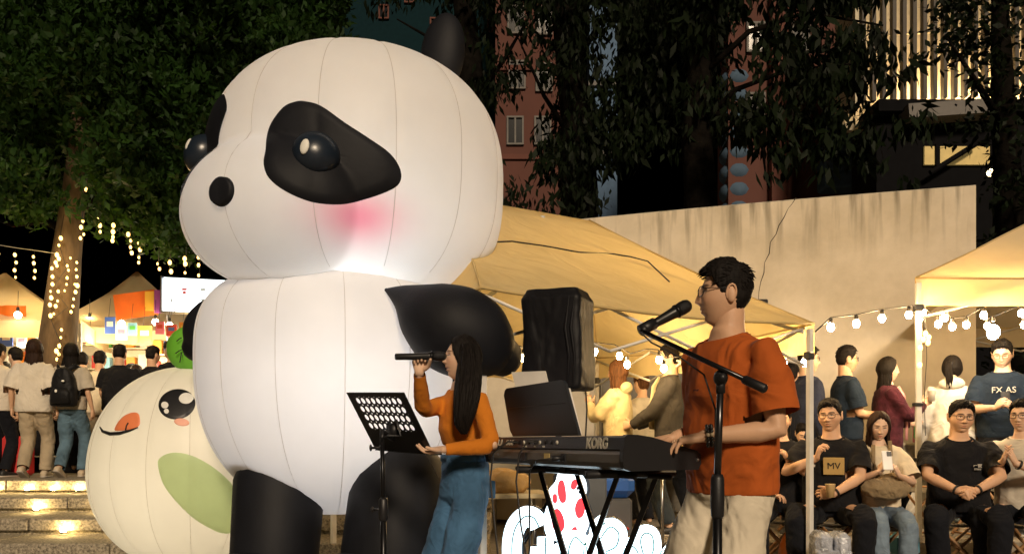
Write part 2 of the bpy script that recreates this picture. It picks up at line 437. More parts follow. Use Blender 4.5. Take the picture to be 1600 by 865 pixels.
# cord lying across the near roof slope
pts = [P(774, 378, 5.75), P(800, 377, 5.75), P(850, 384, 5.8), P(905, 394, 5.95), P(960, 397, 6.15), P(985, 401, 6.3), P(1012, 408, 6.4), P(1046, 440, 6.35)]
tent_bvh = None
def roof_drop(p, root):
    o = [c for c in root.children if c.name.startswith('canopy')][0]
    d = (p - Vector((0, 0, CZ))).normalized()
    hit = BVHTree.FromPolygons([v.co[:] for v in o.data.vertices], [q.vertices[:] for q in o.data.polygons]).ray_cast(Vector((0, 0, CZ)), d)
    return hit[0] - d * .012 if hit[0] else p
ob('roof_cord', MB().tube([roof_drop(p, tent) for p in pts], .006, 5), CORD, label='thin dark cord lying across the yellow tent roof', cat='cord')
INK = M('print_ink', (.10, .07, .03), .8)
SHEETW = M('white_sheet', (.75, .73, .68), .6)
nA = (Vector((*TA, 0)) - Vector((*TC, 0))).normalized()
vm = Matrix((( nA.x, 0, nA.y, 0), (nA.y, 0, -nA.x, 0), (0, 1, 0, 0), (0, 0, 0, 1)))
pos = Vector((*TA, 0)) - nA * .36
side = Vector((nA.y, -nA.x, 0))
# print seen from the inside of the side valance
vm.translation = pos + Vector((0, 0, TZE - .165)) - side * .02 * -1
vmi = Matrix.Translation(pos - Vector((-nA.y, nA.x, 0)) * -.022 + Vector((0, 0, TZE - .165))) @ Matrix(((nA.x, 0, nA.y, 0), (nA.y, 0, -nA.x, 0), (0, 1, 0, 0), (0, 0, 0, 1)))
t_ = text('lettering', 'BELOVE', .062, INK, None, vmi, ext=.0008); under(tent, t_)
lg = MB()
for st in ([(-.11, .05), (-.08, .10), (-.06, .04), (-.03, .10)], [(-.10, .09), (-.04, .05)], [(-.02, .03), (-.01, .10), (.02, .04), (.03, .10), (.02, .02)], [(-.0, .075), (.06, .08)], [(.05, .10), (.11, .10), (.11, 0), (0, .0)], [(.05, .06), (.05, .10), (.13, .115)]):
    lg.tube([vmi @ Vector((x, y + .03, 0)) for x, y in st], .0035, 5)
under(tent, ob('emblem', lg, INK))

# ---------------------------------------------------------------- right tent
rt = empty('market_tent', (4.4, 8.2, .22), label='cream canopy tent at the right edge hung with round bulbs', cat='tent')
QA, QB = (3.375, 6.95), (6.6, 6.35)
qd = Vector((-.18, .98, 0)).normalized() * 3.0
QC, QD = (QB[0] + 1.45, QB[1] + 2.95), (QA[0] + 1.45, QA[1] + 2.95)
pk = ((QA[0] + QC[0]) / 2, (QA[1] + QC[1]) / 2)
QZ = 2.42
under(rt, canopy(QB, QA, QC, QD, QZ, 3.55, (pk[0] + .05, pk[1]), (pk[0] - .05, pk[1]), mat=CANVAS2))
roof_seams(rt, QB, QA, QC, QD, QZ, 3.55, pk, pk, .035)
for a, b in ((QA, QB), (QB, QC), (QC, QD), (QD, QA)): under(rt, valance(a, b, QZ - .003, .23, CANVAS2, None, amp=.0))
for p in (QA, QB, QC, QD):
    dx = Vector((pk[0] - p[0], pk[1] - p[1], 0)).normalized() * .03
    under(rt, ob('post', MB().box((p[0] + dx.x, p[1] + dx.y, (.22 + QZ) / 2 - .02), (.045, .045, QZ - .26), rot=R(-10), bev=.005), WHITEMET, smooth=False))
    under(rt, ob('corner_joint', MB().box((p[0] + dx.x, p[1] + dx.y, QZ - .25), (.075, .075, .05), rot=R(-10), bev=.008), BLACK, smooth=False))
for f in (.52, .31):
    under(rt, ob('clamp', MB().box((QA[0] + .02, QA[1] + .01, .22 + f * 2.2), (.07, .07, .03), bev=.006), BLACK, smooth=False))
for a, b in ((QA, QB), (QD, QC), (QA, QD)):
    a = lp(a, pk, .04); b = lp(b, pk, .04)
    for o in (lambda pre: (truss(a, b, QZ - .32, QZ - .04, None), [x for x in COL.objects if x.name not in pre])[1])(set(x.name for x in COL.objects)): under(rt, o)
for p in (QA, QB, QC, QD):
    a = lp(p, pk, .04); under(rt, ob('roof_bar', MB().tube([Vector((a[0], a[1], QZ - .06)), Vector((pk[0], pk[1], 3.2))], .014, 6), WHITEMET))
# ---------------------------------------------------------------- inflatables
INFL = M('white_inflatable', (.80, .76, .70), .45, var=.03, vs=3, bump=.006, bs=6, transl=.5, tint=True, spec=.35)
INFB = M('black_inflatable', (.009, .010, .014), .62, var=.25, vs=4, bump=.003, bs=9, spec=.25)
INFC = M('cream_inflatable', (.82, .79, .71), .42, var=.03, vs=3, bump=.0015, bs=18, transl=.45, spec=.35, tint=True)
SEAM = M('seam_tape', (.50, .44, .37), .6)
GREENP = M('green_print', (.60, .74, .42), .5, var=.04, transl=.45)
GREENL = M('lime_inflatable', (.22, .62, .06), .5, var=.05, transl=.35)
CORAL = M('coral_print', (.85, .25, .10), .5, var=.04)
PINKP = M('pink_print', (.85, .42, .30), .5, var=.04)
PRINTB = M('black_print', (.012, .012, .014), .45)
HILITE = M('white_print', (.85, .85, .80), .5)
EYEB = M('eyeball_inflatable', (.014, .022, .036), .32, spec=.6, bump=.001, bs=20)

def tint_attr(me, arr):
    a = me.color_attributes.new('tint', 'FLOAT_COLOR', 'POINT'); a.data.foreach_set('color', np.asarray(arr, np.float32).ravel())

def star(name, c, rfun, nu, nv, mat, parent, seams=None, seam_d=.007, tintf=None):
    "closed star-shaped skin r(dir) about c; seams: azimuths of sewn meridians, drawn in by seam_d"
    th = (np.arange(nv + 1) / nv) * np.pi
    ph = np.arange(nu) / nu * 2 * np.pi
    T, Ph = np.meshgrid(th, ph, indexing='ij')
    D = np.stack([np.sin(T) * np.cos(Ph), np.sin(T) * np.sin(Ph), np.cos(T)], -1)
    r = rfun(D)
    if seams is not None:
        for a in seams:
            dd = (Ph - a + np.pi) % (2 * np.pi) - np.pi
            r = r - seam_d * np.exp(-(dd / .035) ** 2) * np.sin(T) ** .5
    V = D * r[..., None] + np.array(c)
    idx = np.arange((nv + 1) * nu).reshape(nv + 1, nu)
    a = idx[:-1]; b = np.roll(idx, -1, 1)[:-1]; c2 = np.roll(idx, -1, 1)[1:]; d = idx[1:]
    Fq = np.stack([a, d, c2, b], -1).reshape(-1, 4)
    me = np_mesh(name, V.reshape(-1, 3), Fq, True)
    if tintf is not None: tint_attr(me, np.concatenate([tintf(D.reshape(-1, 3)), np.ones((len(D.reshape(-1, 3)), 1))], 1))
    o = ob(name, me, mat, parent)
    o['bvh'] = 0
    bv = BVHTree.FromPolygons([v.co[:] for v in me.vertices], [p.vertices[:] for p in me.polygons])
    return o, bv
def seam_lines(c, rfun, az, parent, t0=.12, t1=.92, r=.0015, n=40, off=-.0055):
    for a in az:
        pts = []
        for k in range(n + 1):
            t = math.pi * (t0 + (t1 - t0) * k / n)
            D = np.array([[math.sin(t) * math.cos(a), math.sin(t) * math.sin(a), math.cos(t)]])
            pts.append(Vector(D[0]) * (float(rfun(D)[0]) + off) + Vector(c))
        ob('seam', MB().tube(pts, r, 5), SEAM, parent)
ORI = Vector((0, 0, CZ))
def ray(bv, px, py):
    d = (P(px, py, 1) - ORI).normalized(); h = bv.ray_cast(ORI, d)
    return h
def patch(name, bv, outline, mat, parent, off=.007, rings=9, sub=4, smoothc=True):
    "a printed or sewn panel laid on the skin: outline given on the photograph, hugging the surface with its own thickness"
    n = len(outline); cx = sum(p[0] for p in outline) / n; cy = sum(p[1] for p in outline) / n
    pts = []
    for i in range(n):
        p0, p1, p2, p3 = [outline[(i + k) % n] for k in (-1, 0, 1, 2)]
        for s in range(sub):
            t = s / sub
            f = lambda a, b, c, d: .5 * (2 * b + (c - a) * t + (2 * a - 5 * b + 4 * c - d) * t * t + (3 * b - a - 3 * c + d) * t ** 3)
            pts.append((f(p0[0], p1[0], p2[0], p3[0]), f(p0[1], p1[1], p2[1], p3[1])))
    m = len(pts); V = []; Fc = []; Ns = []
    h = ray(bv, cx, cy); V.append(h[0] + h[1] * off); 
    for r in range(1, rings + 1):
        f = r / rings
        for (x, y) in pts:
            hh = ray(bv, cx + (x - cx) * f, cy + (y - cy) * f)
            if hh[0] is None: hh = h
            h2 = hh
            V.append(hh[0] + hh[1] * (off if r < rings else off * .1))
    for k in range(m): Fc.append((0, 1 + k, 1 + (k + 1) % m))
    for r in range(rings - 1):
        for k in range(m):
            a = 1 + r * m + k; b = 1 + r * m + (k + 1) % m
            Fc.append((a, b, b + m, a + m))
    return ob(name, MB().add(V, Fc), mat, parent), V, Fc
def ell(cx, cy, rx, ry, rot=0, n=14):
    c, s = math.cos(R(rot)), math.sin(R(rot)); o = []
    for k in range(n):
        q = 2 * math.pi * k / n; x, y = rx * math.cos(q), ry * math.sin(q); o.append((cx + x * c - y * s, cy + x * s + y * c))
    return o

panda = empty('panda_inflatable', (0, 0, 0), label='giant white and black inflatable panda with pink cheek standing behind the singers', cat='inflatable')
PY = 5.4; HC = np.array([-1.0, PY, 2.735]); FA = R(36)
fw = np.array([-math.sin(FA), -math.cos(FA), 0.]); la = np.array([math.cos(FA), -math.sin(FA), 0.])   # facing, and towards its left side
def r_head(D):
    f = D @ fw; l = D @ la; u = D[..., 2]
    uu = np.where(u > 0, u / .775, u / .80)
    p = np.where(u > 0, 2.35, 2.9)
    r = (np.abs(np.sqrt((f / .93) ** 2 + (l / .95) ** 2)) ** p + np.abs(uu) ** p) ** (-1 / p)
    # muzzle bulge: far side of an ellipsoid
    c = np.array([.62, 0., -.345]); s = np.array([.51, .65, .44])
    Q = np.stack([f, l, u], -1) / s; C = c / s
    a = (Q * Q).sum(-1); b = (Q * C).sum(-1); cc = (C * C).sum() - 1
    disc = b * b - a * cc
    rm = np.where((disc > 0) & (b > 0), (b + np.sqrt(np.maximum(disc, 0))) / a, 0)
    d = (r - rm) / .018
    return np.where(np.abs(d) < 1, np.maximum(r, rm) + .018 * (1 - np.abs(d)) ** 2 / 4, np.maximum(r, rm))
def tint_head(D):
    T = np.ones((len(D), 3))
    for dv in BLUSH:
        P_ = D * r_head(D)[:, None]; e = P_ - dv; e = e - HC * 0
        w = np.exp(-((np.hypot(e[:, 0], e[:, 1]) / .24) ** 2 + (e[:, 2] / .13) ** 2))[:, None] * .85
        T = T * (1 - w) + w * np.array([1., .26, .40])
    return T
az = [k * math.pi / 7 + .18 for k in range(14)]
# printed pink cheeks, placed by eye on the photograph's visible cheek and mirrored
_o = np.array([0, 0, CZ]); _d = np.array(P(556, 338, 1)) - _o; _d /= np.linalg.norm(_d); _t = 3.6
for _ in range(60):
    _p = _o + _d * _t - HC; _r = np.linalg.norm(_p); _t += (_r - float(r_head((_p / _r)[None])[0])) * .6
_p = _o + _d * _t - HC; BLUSH = [_p, _p - 2 * la * (_p @ la)]
head, hbv = star('head', HC, r_head, 300, 180, INFL, panda, az, tintf=tint_head)
seam_lines(HC, r_head, az, panda, t0=.06, t1=.75)
BC = np.array([-1.16, PY + .05, 1.55])
def r_body(D):
    u = D[..., 2]; h = np.sqrt(np.maximum(1 - u * u, 1e-9))
    lo = ((h / .87) ** 2.25 + (np.abs(u) / .97) ** 2.25) ** (-1 / 2.25)
    up = ((h / .87) ** 3.2 + (np.abs(u) / .60) ** 3.2) ** (-1 / 3.2)
    return np.where(u < 0, lo, up)
azb = [k * math.pi / 7 + .05 for k in range(14)]
body, bbv = star('torso', BC, r_body, 200, 110, INFL, panda, azb, tintf=lambda D: np.ones((len(D), 3)))
seam_lines(BC, r_body, azb, panda, t0=.28, t1=.985)
c = lambda L: [(280 + x / 2.703, 140 + y / 2.703) for x, y in L]
pt, PV, PF = patch('eye_patch', hbv, c([(530, 50), (600, 70), (700, 140), (800, 205), (890, 270), (935, 340), (930, 395), (880, 430), (780, 465), (680, 485), (560, 475), (450, 430), (380, 375), (357, 315), (365, 255), (370, 200), (390, 140), (440, 75), (490, 52)]), INFB, panda, off=.02)
pt['label'] = 'black teardrop eye patch facing the camera'
# the other patch mirrored across the panda's own midline
MV = []
def rz_(d, a): return np.array([d[0] * math.cos(R(a)) - d[1] * math.sin(R(a)), d[0] * math.sin(R(a)) + d[1] * math.cos(R(a)), d[2]])
for v in PV:
    d = np.array(v) - HC; d = d - 2 * la * (d @ la); d[2] += .20; d = rz_(d, 10); rr = np.linalg.norm(d); d = d / rr
    MV.append(Vector(HC + d * (float(r_head(d[None])[0]) + .012)))
pm = ob('eye_patch', MB().add(MV, PF), INFB, panda)
def eye(cpt, nrm, r, parent):
    q = nrm.to_track_quat('Z', 'Y').to_matrix().to_4x4()
    return ob('eyeball', MB().ball(cpt + nrm * r * .02, (r, r, r * .9), 24, 14, q), EYEB, parent)
h = ray(hbv, 494, 243); e1 = eye(h[0], h[1], .128, panda)
hp, hn = h[0], h[1]
h2 = h[0] + h[1] * .075
vd = (ORI - h2).normalized()
def spot(c, nrm, r, rx, ry, up, mat, parent):
    u = (Vector(up) - nrm * nrm.dot(Vector(up))).normalized(); w = u.cross(nrm)
    q = Matrix((w.to_4d(), u.to_4d(), nrm.to_4d(), (0, 0, 0, 1))).transposed(); q.col[3] = (0, 0, 0, 1)
    q = Matrix(((w.x, u.x, nrm.x, 0), (w.y, u.y, nrm.y, 0), (w.z, u.z, nrm.z, 0), (0, 0, 0, 1)))
    return ob('glint', MB().ball(c, (rx, ry, .012), 14, 8, q), mat, parent)
cc_ = hp + hn * .003
def on_eye(px, py, cc0, rad):
    d = (P(px, py, 1) - ORI).normalized(); oc = ORI - cc0; b = oc.dot(d); q = b * b - (oc.length_squared - rad * rad)
    t = -b - math.sqrt(max(q, 0)); return ORI + d * t
g = on_eye(476, 229, cc_, .122); spot(g, (g - cc_).normalized(), 0, .026, .042, (.25, 0, 1), HILITE, panda)
dm = np.array(hp) - HC; dm = dm - 2 * la * (dm @ la); dm[2] += .19; dm = rz_(dm, 5); dm = dm / np.linalg.norm(dm); dm = dm * float(r_head(dm[None])[0]); hpm = Vector(HC + dm); hnm = np.array(hn); hnm = Vector(hnm - 2 * la * (hnm @ la))
eye(hpm, hnm, .128, panda)
gm = np.array(g) - HC; gm = gm - 2 * la * (gm @ la); gmv = Vector(HC + gm); gmv = gmv + Vector((-.05, -.03, 0))
g2 = hpm + hnm * .003 + (Vector((-.55, -.75, .35)).normalized() * .115)
spot(g2, (g2 - (hpm + hnm * .003)).normalized(), 0, .022, .04, (0, 0, 1), HILITE, panda)
patch('nose', hbv, ell(349, 300, 17.5, 23.5, 14, 16), INFB, panda, off=.03)
# ears
for s, label in ((1, None), (-1, None)):
    b = Vector(HC + la * s * .52 - fw * .42) + Vector((0, 0, .60))
    q = Matrix.Rotation(math.atan2(fw[1], fw[0]), 4, 'Z') @ Matrix.Rotation(R(-6 if s > 0 else 0), 4, 'Y') @ Matrix.Rotation(R(-14 * s), 4, 'X')
    e = MB().ball(b + Vector((0, 0, .06)), (.14, .24, .30), 28, 18, q)
    if s > 0: e = MB().ball(P(692, 84, 5.6), (.15, .10, .27), 28, 18, Matrix.Rotation(R(-8), 4, 'Z') @ Matrix.Rotation(R(7), 4, 'Y'))
    ob('ear', e, INFB, panda)
def blob(name, pts, mat, n=28, parent=panda):
    "rounded limb through (px, py, Y, radius in metres)"
    path = [P(a, b, Y) for a, b, Y, r in pts]; rad = [r for *_, r in pts]
    # resample smoothly
    pp, rr = [], []
    m = len(path)
    for i in range(m - 1):
        for s in range(6):
            t = s / 6; i0, i3 = max(i - 1, 0), min(i + 2, m - 1)
            f = lambda a, b, c, d: (2 * b + (c - a) * t + (2 * a - 5 * b + 4 * c - d) * (t * t) + (3 * b - a - 3 * c + d) * (t ** 3)) * .5
            pp.append(f(path[i0], path[i], path[i + 1], path[i3])); rr.append(f(rad[i0], rad[i], rad[i + 1], rad[i3]))
    pp.append(path[-1]); rr.append(rad[-1])
    return ob(name, MB().cap_tube(pp, rr, n), mat, parent)
ar = blob('arm', [(604, 453, 4.75, .012), (632, 466, 4.72, .085), (664, 488, 4.70, .19), (700, 510, 4.70, .25), (738, 528, 4.72, .245), (766, 545, 4.76, .19), (784, 556, 4.8, .12)], INFB)
al = blob('arm', [(378, 478, 5.5, .10), (346, 500, 5.55, .17), (322, 522, 5.6, .165), (308, 542, 5.62, .10)], INFB)
# legs and feet
for (px, r, Y, foot, lean) in ((430, .27, 5.02, (404, 884), 0), (610, .30, 4.95, (560, 905), 1)):
    X = (px - CX) / F * Y
    top = .80 if not lean else .78
    lb = MB().cap_tube([Vector((X - .01, Y, .10)), Vector((X, Y, .4)), Vector((X + (.05 if lean else 0), Y + .1, top))], [r, r * .97, r * 1.02], 28)
    ob('leg', lb, INFB, panda)
    fx = (foot[0] - CX) / F * (Y - .15)
    ob('foot', MB().ball((fx, Y - .17, .20), (.36, .46, .22), 28, 16, Matrix.Rotation(-FA + R(20), 4, 'Z')), INFB, panda)
# lamps that blow light through the skin from inside
point('head_lamp', (-.95, PY - .36, 2.30), 17, (.78, .88, 1.0), .10)
point('head_lamp_upper', (-.95, PY + .15, 2.85), 6, (1.0, .78, .55), .15)
point('torso_lamp', (-1.06, PY - .25, 1.42), 21, (.86, .90, 1.0), .12)

# small round companion
comp = empty('round_inflatable', (0, 0, 0), label='pale round smiling inflatable with green belly and orange tongue beside the panda', cat='inflatable')
CC = np.array([(303 - CX) / F * 6.35, 6.35, CZ + (HY - 731) / F * 6.35])
def r_comp(D):
    u = D[..., 2] * math.cos(R(8)) + D[..., 0] * math.sin(R(8)); x = D[..., 0] * math.cos(R(8)) - D[..., 2] * math.sin(R(8)); y = D[..., 1]
    return ((np.sqrt((x / .755) ** 2 + (y / .66) ** 2)) ** 2.15 + np.abs(u / .77) ** 2.15) ** (-1 / 2.15)
azc = [k * math.pi / 7 + .1 for k in range(14)]
cb, cbv = star('shell', CC, r_comp, 160, 90, INFC, comp, azc, tintf=lambda D: np.ones((len(D), 3)))
seam_lines(CC, r_comp, azc, comp, t0=.05, t1=.95, off=-.0055)
d = lambda L: [(140 + x / 2.704, 540 + y / 2.703) for x, y in L]
patch('eye', cbv, ell(276.5, 631, 29, 23.5, -10, 18), PRINTB, comp, off=.006)
patch('glint', cbv, ell(291, 622.5, 12, 9, -5), HILITE, comp, off=.010)
patch('glint', cbv, ell(258, 633, 6, 5.5), HILITE, comp, off=.010)
patch('glint', cbv, ell(260.5, 642.5, 4, 4), HILITE, comp, off=.010)
patch('blush', cbv, ell(284, 659, 12, 6, 8), PINKP, comp, off=.005)
patch('tongue', cbv, d([(108, 358), (118, 325), (145, 296), (180, 281), (205, 285), (213, 310), (208, 338), (170, 352)]), CORAL, comp, off=.006)
ms = d([(48, 343), (60, 362), (90, 372), (130, 370), (175, 358), (218, 341)])
mp_ = []
for i in range(len(ms) - 1):
    for s in range(4):
        t = s / 4; x = ms[i][0] * (1 - t) + ms[i + 1][0] * t; y = ms[i][1] * (1 - t) + ms[i + 1][1] * t
        h = ray(cbv, x, y); mp_.append(h[0] + h[1] * .008)
ob('mouth', MB().tube(mp_, [.003 + .010 * math.sin(math.pi * (k + .5) / len(mp_)) for k in range(len(mp_))], 6), PRINTB, comp)
h1 = ray(cbv, *d([(156, 357)])[0]); h2 = ray(cbv, *d([(160, 338)])[0]); h3 = ray(cbv, *d([(167, 326)])[0])
ob('tongue_line', MB().tube([h1[0] + h1[1] * .009, h2[0] + h2[1] * .009, h3[0] + h3[1] * .009], .005, 5), PRINTB, comp)
patch('belly_print', cbv, d([(288, 500), (300, 470), (340, 452), (390, 452), (450, 470), (520, 510), (580, 560), (606, 600), (606, 700), (606, 780), (560, 790), (500, 765), (430, 720), (360, 650), (310, 580)]), GREENP, comp, off=.004, rings=12)
lf = MB().ball(P(297, 545, 6.2), (.17, .13, .17), 24, 14, Matrix.Rotation(R(12), 4, 'Y'))
ob('leaf_cap', lf, GREENL, comp)
for (a, b, c_, e) in ((276, 533, 284, 527), (274, 552, 286, 545), (281, 566, 284, 550)):
    ob('crease', MB().tube([P(a, b, 6.05), P((a + c_) / 2, (b + e) / 2 - 1, 6.045), P(c_, e, 6.05)], .004, 5), PRINTB, comp)
point('companion_lamp', (CC[0] - .05, CC[1] - .1, .72), 12, (1.0, .90, .70), .12)
# ---------------------------------------------------------------- people
def skin(name, col): return M(name, col, .5, var=.06, vs=14, bump=.0006, bs=220, tint=True, spec=.35)
SK_A = skin('skin_warm', (.66, .40, .25)); SK_B = skin('skin_fair', (.74, .49, .34)); SK_C = skin('skin_tan', (.52, .30, .17))
HAIR = M('black_hair', (.010, .008, .007), .68, var=.5, vs=90, stretch=(1, 1, .08), bump=.003, bs=120, spec=.14)
HAIRB = M('brown_hair', (.10, .045, .02), .68, var=.5, vs=90, stretch=(1, 1, .08), bump=.003, bs=120, spec=.14)
HAIRD = M('dark_brown_hair', (.028, .014, .009), .62, var=.5, vs=90, stretch=(1, 1, .08), bump=.003, bs=120, spec=.14)
def cloth(name, col, **k):
    a = dict(rough=.85, var=.10, vs=5, bump=.0006, bs=500, fold=.022, fs=7, spec=.12, sheen=.04); a.update(k); return M(name, col, **a)
def denim(name, col): return cloth(name, col, var=.35, vs=5, fold=.02, fs=9, bump=.001, bs=350)
SHOE_W = M('pale_shoe', (.55, .45, .32), .6, bump=.001, bs=60); SHOE_B = M('black_shoe', (.02, .02, .02), .5); SHOE_R = M('red_shoe', (.35, .03, .03), .55)
SOLE = M('shoe_sole', (.5, .45, .38), .7)
GLASS_F = M('glasses_frame', (.012, .010, .010), .3)
GLASS_G = M('glasses_wire', (.04, .032, .025), .4)

def bake(me, voxel=None, smooth=0, disp=None, cuts=None):
    "fuse overlapping closed shells into one skin, relax it, then open the hems at cuts=[(point, outward normal, radius)]"
    o = bpy.data.objects.new('work', me); COL.objects.link(o)
    if voxel:
        m = o.modifiers.new('r', 'REMESH'); m.mode = 'VOXEL'; m.voxel_size = voxel; m.adaptivity = 0
    if smooth:
        m = o.modifiers.new('s', 'SMOOTH'); m.factor = .5; m.iterations = smooth
    if disp:
        for (size, st) in disp:
            t = bpy.data.textures.new('folds', 'CLOUDS'); t.noise_scale = size; t.noise_depth = 1
            m = o.modifiers.new('d', 'DISPLACE'); m.texture = t; m.strength = st; m.mid_level = .5; m.texture_coords = 'LOCAL'
    dg = bpy.context.evaluated_depsgraph_get(); dg.update()
    r = bpy.data.meshes.new_from_object(o.evaluated_get(dg))
    bpy.data.objects.remove(o)
    if cuts:
        bm = bmesh.new(); bm.from_mesh(r)
        for (p, nrm, rad) in cuts:
            p = Vector(p); nrm = Vector(nrm).normalized()
            if rad < 0:      # only the end disc of a sleeve
                fs = []
                for f in bm.faces:
                    d_ = f.calc_center_median() - p; a_ = d_.dot(nrm)
                    if -.02 < a_ < .05 and (d_ - nrm * a_).length < -rad: fs.append(f)
            else: fs = [f for f in bm.faces if (f.calc_center_median() - p).length < rad and abs((f.calc_center_median() - p).dot(nrm)) < .09]
            ge = set(); 
            for f in fs: ge.add(f); ge.update(f.edges); ge.update(f.verts)
            if ge: bmesh.ops.bisect_plane(bm, geom=list(ge), plane_co=p, plane_no=nrm, clear_outer=True, dist=1e-5)
        bm.to_mesh(r); bm.free()
    r.polygons.foreach_set('use_smooth', [True] * len(r.polygons))
    return r

# ---- head: a directional grid pushed into a skull, jaw and face
def warp_axis(n, w):
    "n+1 angles 0..pi, denser in the middle by w"
    t = np.linspace(0, 1, n + 1); return np.pi * (t + w * np.sin(2 * np.pi * t) / (2 * np.pi))
def head_points(D, p):
    "D: unit directions (x right, y forward, z up) -> skull and face surface, in metres"
    x, y, z = D[..., 0], D[..., 1], D[..., 2]
    X = .076 * np.sign(x) * np.abs(x) ** .92; Y = .094 * y; Z = .118 * z
    s = np.clip(-z, 0, 1)
    X = X * (1 - p.get('jaw', .30) * s ** 1.6)                        # jaw narrows
    Y = np.where(y > 0, Y * (1 - .02 * s), Y * (1 - .50 * s ** 1.1))   # nape goes in
    Y = Y + .014 * s ** 2
    Y = np.where(z > 0, Y * (1 - .08 * np.clip(z, 0, 1) ** 3), Y)
    Z = np.where((z < 0) & (y < .1), Z * (1 - .18 * np.clip(.1 - y, 0, 1) * s), Z)
    f = np.clip(y * 1.6 + .1, 0, 1); f = f * f * (3 - 2 * f)              # face mask
    Y = Y - f * .006 * np.exp(-(X / .05) ** 2)                            # flatten the face front
    g = lambda cx, cz, sx, sz: np.exp(-((np.abs(X) - cx) / sx) ** 2 - ((Z - cz) / sz) ** 2)
    nose = p.get('nose', .020)
    zz = Z
    ridge = np.where(zz > -.030, np.interp(zz, [-.030, -.016, .004, .022, .034], [1.0, .82, .46, .22, 0.]), np.interp(zz, [-.048, -.040, -.030], [0., .25, 1.0]))
    wn = np.interp(zz, [-.05, -.028, .0, .03], [.014, .0125, .0078, .009])
    Y = Y + f * nose * ridge * np.exp(-(X / wn) ** 2)
    Y = Y + f * .006 * g(.013, -.029, .006, .008)                      # nostril wings
    Y = Y - f * .0085 * g(.031, .012, .014, .010)                      # eye sockets
    Y = Y + f * .0030 * g(.031, .008, .010, .006)                      # lids
    Y = Y + f * .0035 * g(.026, .033, .022, .008)                      # brow
    Y = Y + f * (.0065 * np.exp(-(X / .024) ** 2 - ((Z + .053) / .0075) ** 2) + .0070 * np.exp(-(X / .020) ** 2 - ((Z + .067) / .0070) ** 2))
    Y = Y - f * (.0045 + p.get('open', 0) * .008) * np.exp(-(X / .023) ** 2 - ((Z + .0597 + (p.get('open', 0)) * .003) / (.0022 + p.get('open', 0) * .004)) ** 2)
    Y = Y - f * .0035 * np.exp(-(X / .02) ** 2 - ((Z + .079) / .006) ** 2)
    Y = Y + f * .0085 * np.exp(-(X / .022) ** 2 - ((Z + .100) / .014) ** 2)  # chin
    Y = Y + f * p.get('cheek', .003) * g(.045, -.022, .022, .022)
    X = X + np.sign(X) * f * p.get('cheek', .003) * np.exp(-((Z + .03) / .03) ** 2) * np.clip(np.abs(X) / .05, 0, 1)
    X = X * p.get('wide', 1.0)
    return np.stack([X, Y, Z], -1)
def face_tint(V, p):
    "lips, brows, eyes and flush: the face's own colouring"
    X, Y, Z = V[:, 0], V[:, 1], V[:, 2]; ax = np.abs(X); n = len(V)
    T = np.ones((n, 3)); fr = Y > .03
    def mix(w, c):
        nonlocal T
        w = (np.clip(w, 0, 1) * fr)[:, None]; T = T * (1 - w) + w * np.array(c)
    ss = lambda e: np.clip(1.5 - e, 0, 1)
    mix(.30 * np.exp(-((ax - .042) / .02) ** 2 - ((Z + .025) / .018) ** 2), (1.05, .72, .66))
    lip = ss(np.sqrt((X / .0235) ** 2 + ((Z + .060) / .0125) ** 2) * 1.5)
    mix(lip * p.get('lip', .6), (.95, .48, .45))
    op = p.get('open', 0)
    mix(ss(np.sqrt((X / .020) ** 2 + ((Z + .0600 + op * .003) / (.0014 + op * .0055)) ** 2) * 1.3), (.25, .08, .07))
    mix(ss(np.sqrt(((ax - .0075) / .0035) ** 2 + ((Z + .040) / .002) ** 2)) * .7, (.3, .2, .18))
    bz = .031 + .0035 * np.cos((ax - .030) / .022 * 1.4) - .003
    mix(ss(np.sqrt(((ax - .031) / .021) ** 4 + ((Z - bz) / (.0040 * p.get('brow', 1.))) ** 2)) * .92, (.07, .055, .055))
    lid = p.get('lid', 0)   # 1: lids lowered
    ez = .0095 - .003 * lid
    eye = ss(np.sqrt(((ax - .031) / .0145) ** 2 + ((Z - ez) / (.0058 - .0035 * lid)) ** 2) * 1.3)
    mix(eye, (1.1, 1.5, 1.9))
    mix(ss(np.sqrt(((ax - .031 - 0) / .0062) ** 2 + ((Z - ez) / (.0062 - .003 * lid)) ** 2) * 1.2) * (eye > .15), (.05, .045, .045))
    arc = ez + (.0055 - .004 * lid) * (1 - ((ax - .031) / .0165) ** 2)
    mix(ss(np.sqrt(((ax - .031) / .017) ** 6 + ((Z - arc) / .0026) ** 2)), (.08, .06, .06))
    mix(.35 * np.exp(-((ax - .031) / .016) ** 2 - ((Z - .0195) / .004) ** 2), (.7, .58, .55))
    return T
def head_grid(nu, nv):
    # azimuth measured from the front, denser there
    a = np.linspace(-np.pi, np.pi, nu + 1)[:-1]; a = a - .55 * np.sin(a); t = warp_axis(nv, .42)
    T, A = np.meshgrid(t, a, indexing='ij')
    D = np.stack([np.sin(T) * np.sin(A), np.sin(T) * np.cos(A), np.cos(T)], -1)
    idx = np.arange((nv + 1) * nu).reshape(nv + 1, nu)
    b = np.roll(idx, -1, 1)
    Fq = np.stack([idx[:-1], idx[1:], b[1:], b[:-1]], -1).reshape(-1, 4)
    return D, A, T, Fq
def vnormals(V, Fq):
    N = np.zeros_like(V); q = V[Fq]; nn = np.cross(q[:, 2] - q[:, 0], q[:, 3] - q[:, 1])
    for k in range(4): np.add.at(N, Fq[:, k], nn)
    return N / (np.linalg.norm(N, axis=1, keepdims=True) + 1e-12)
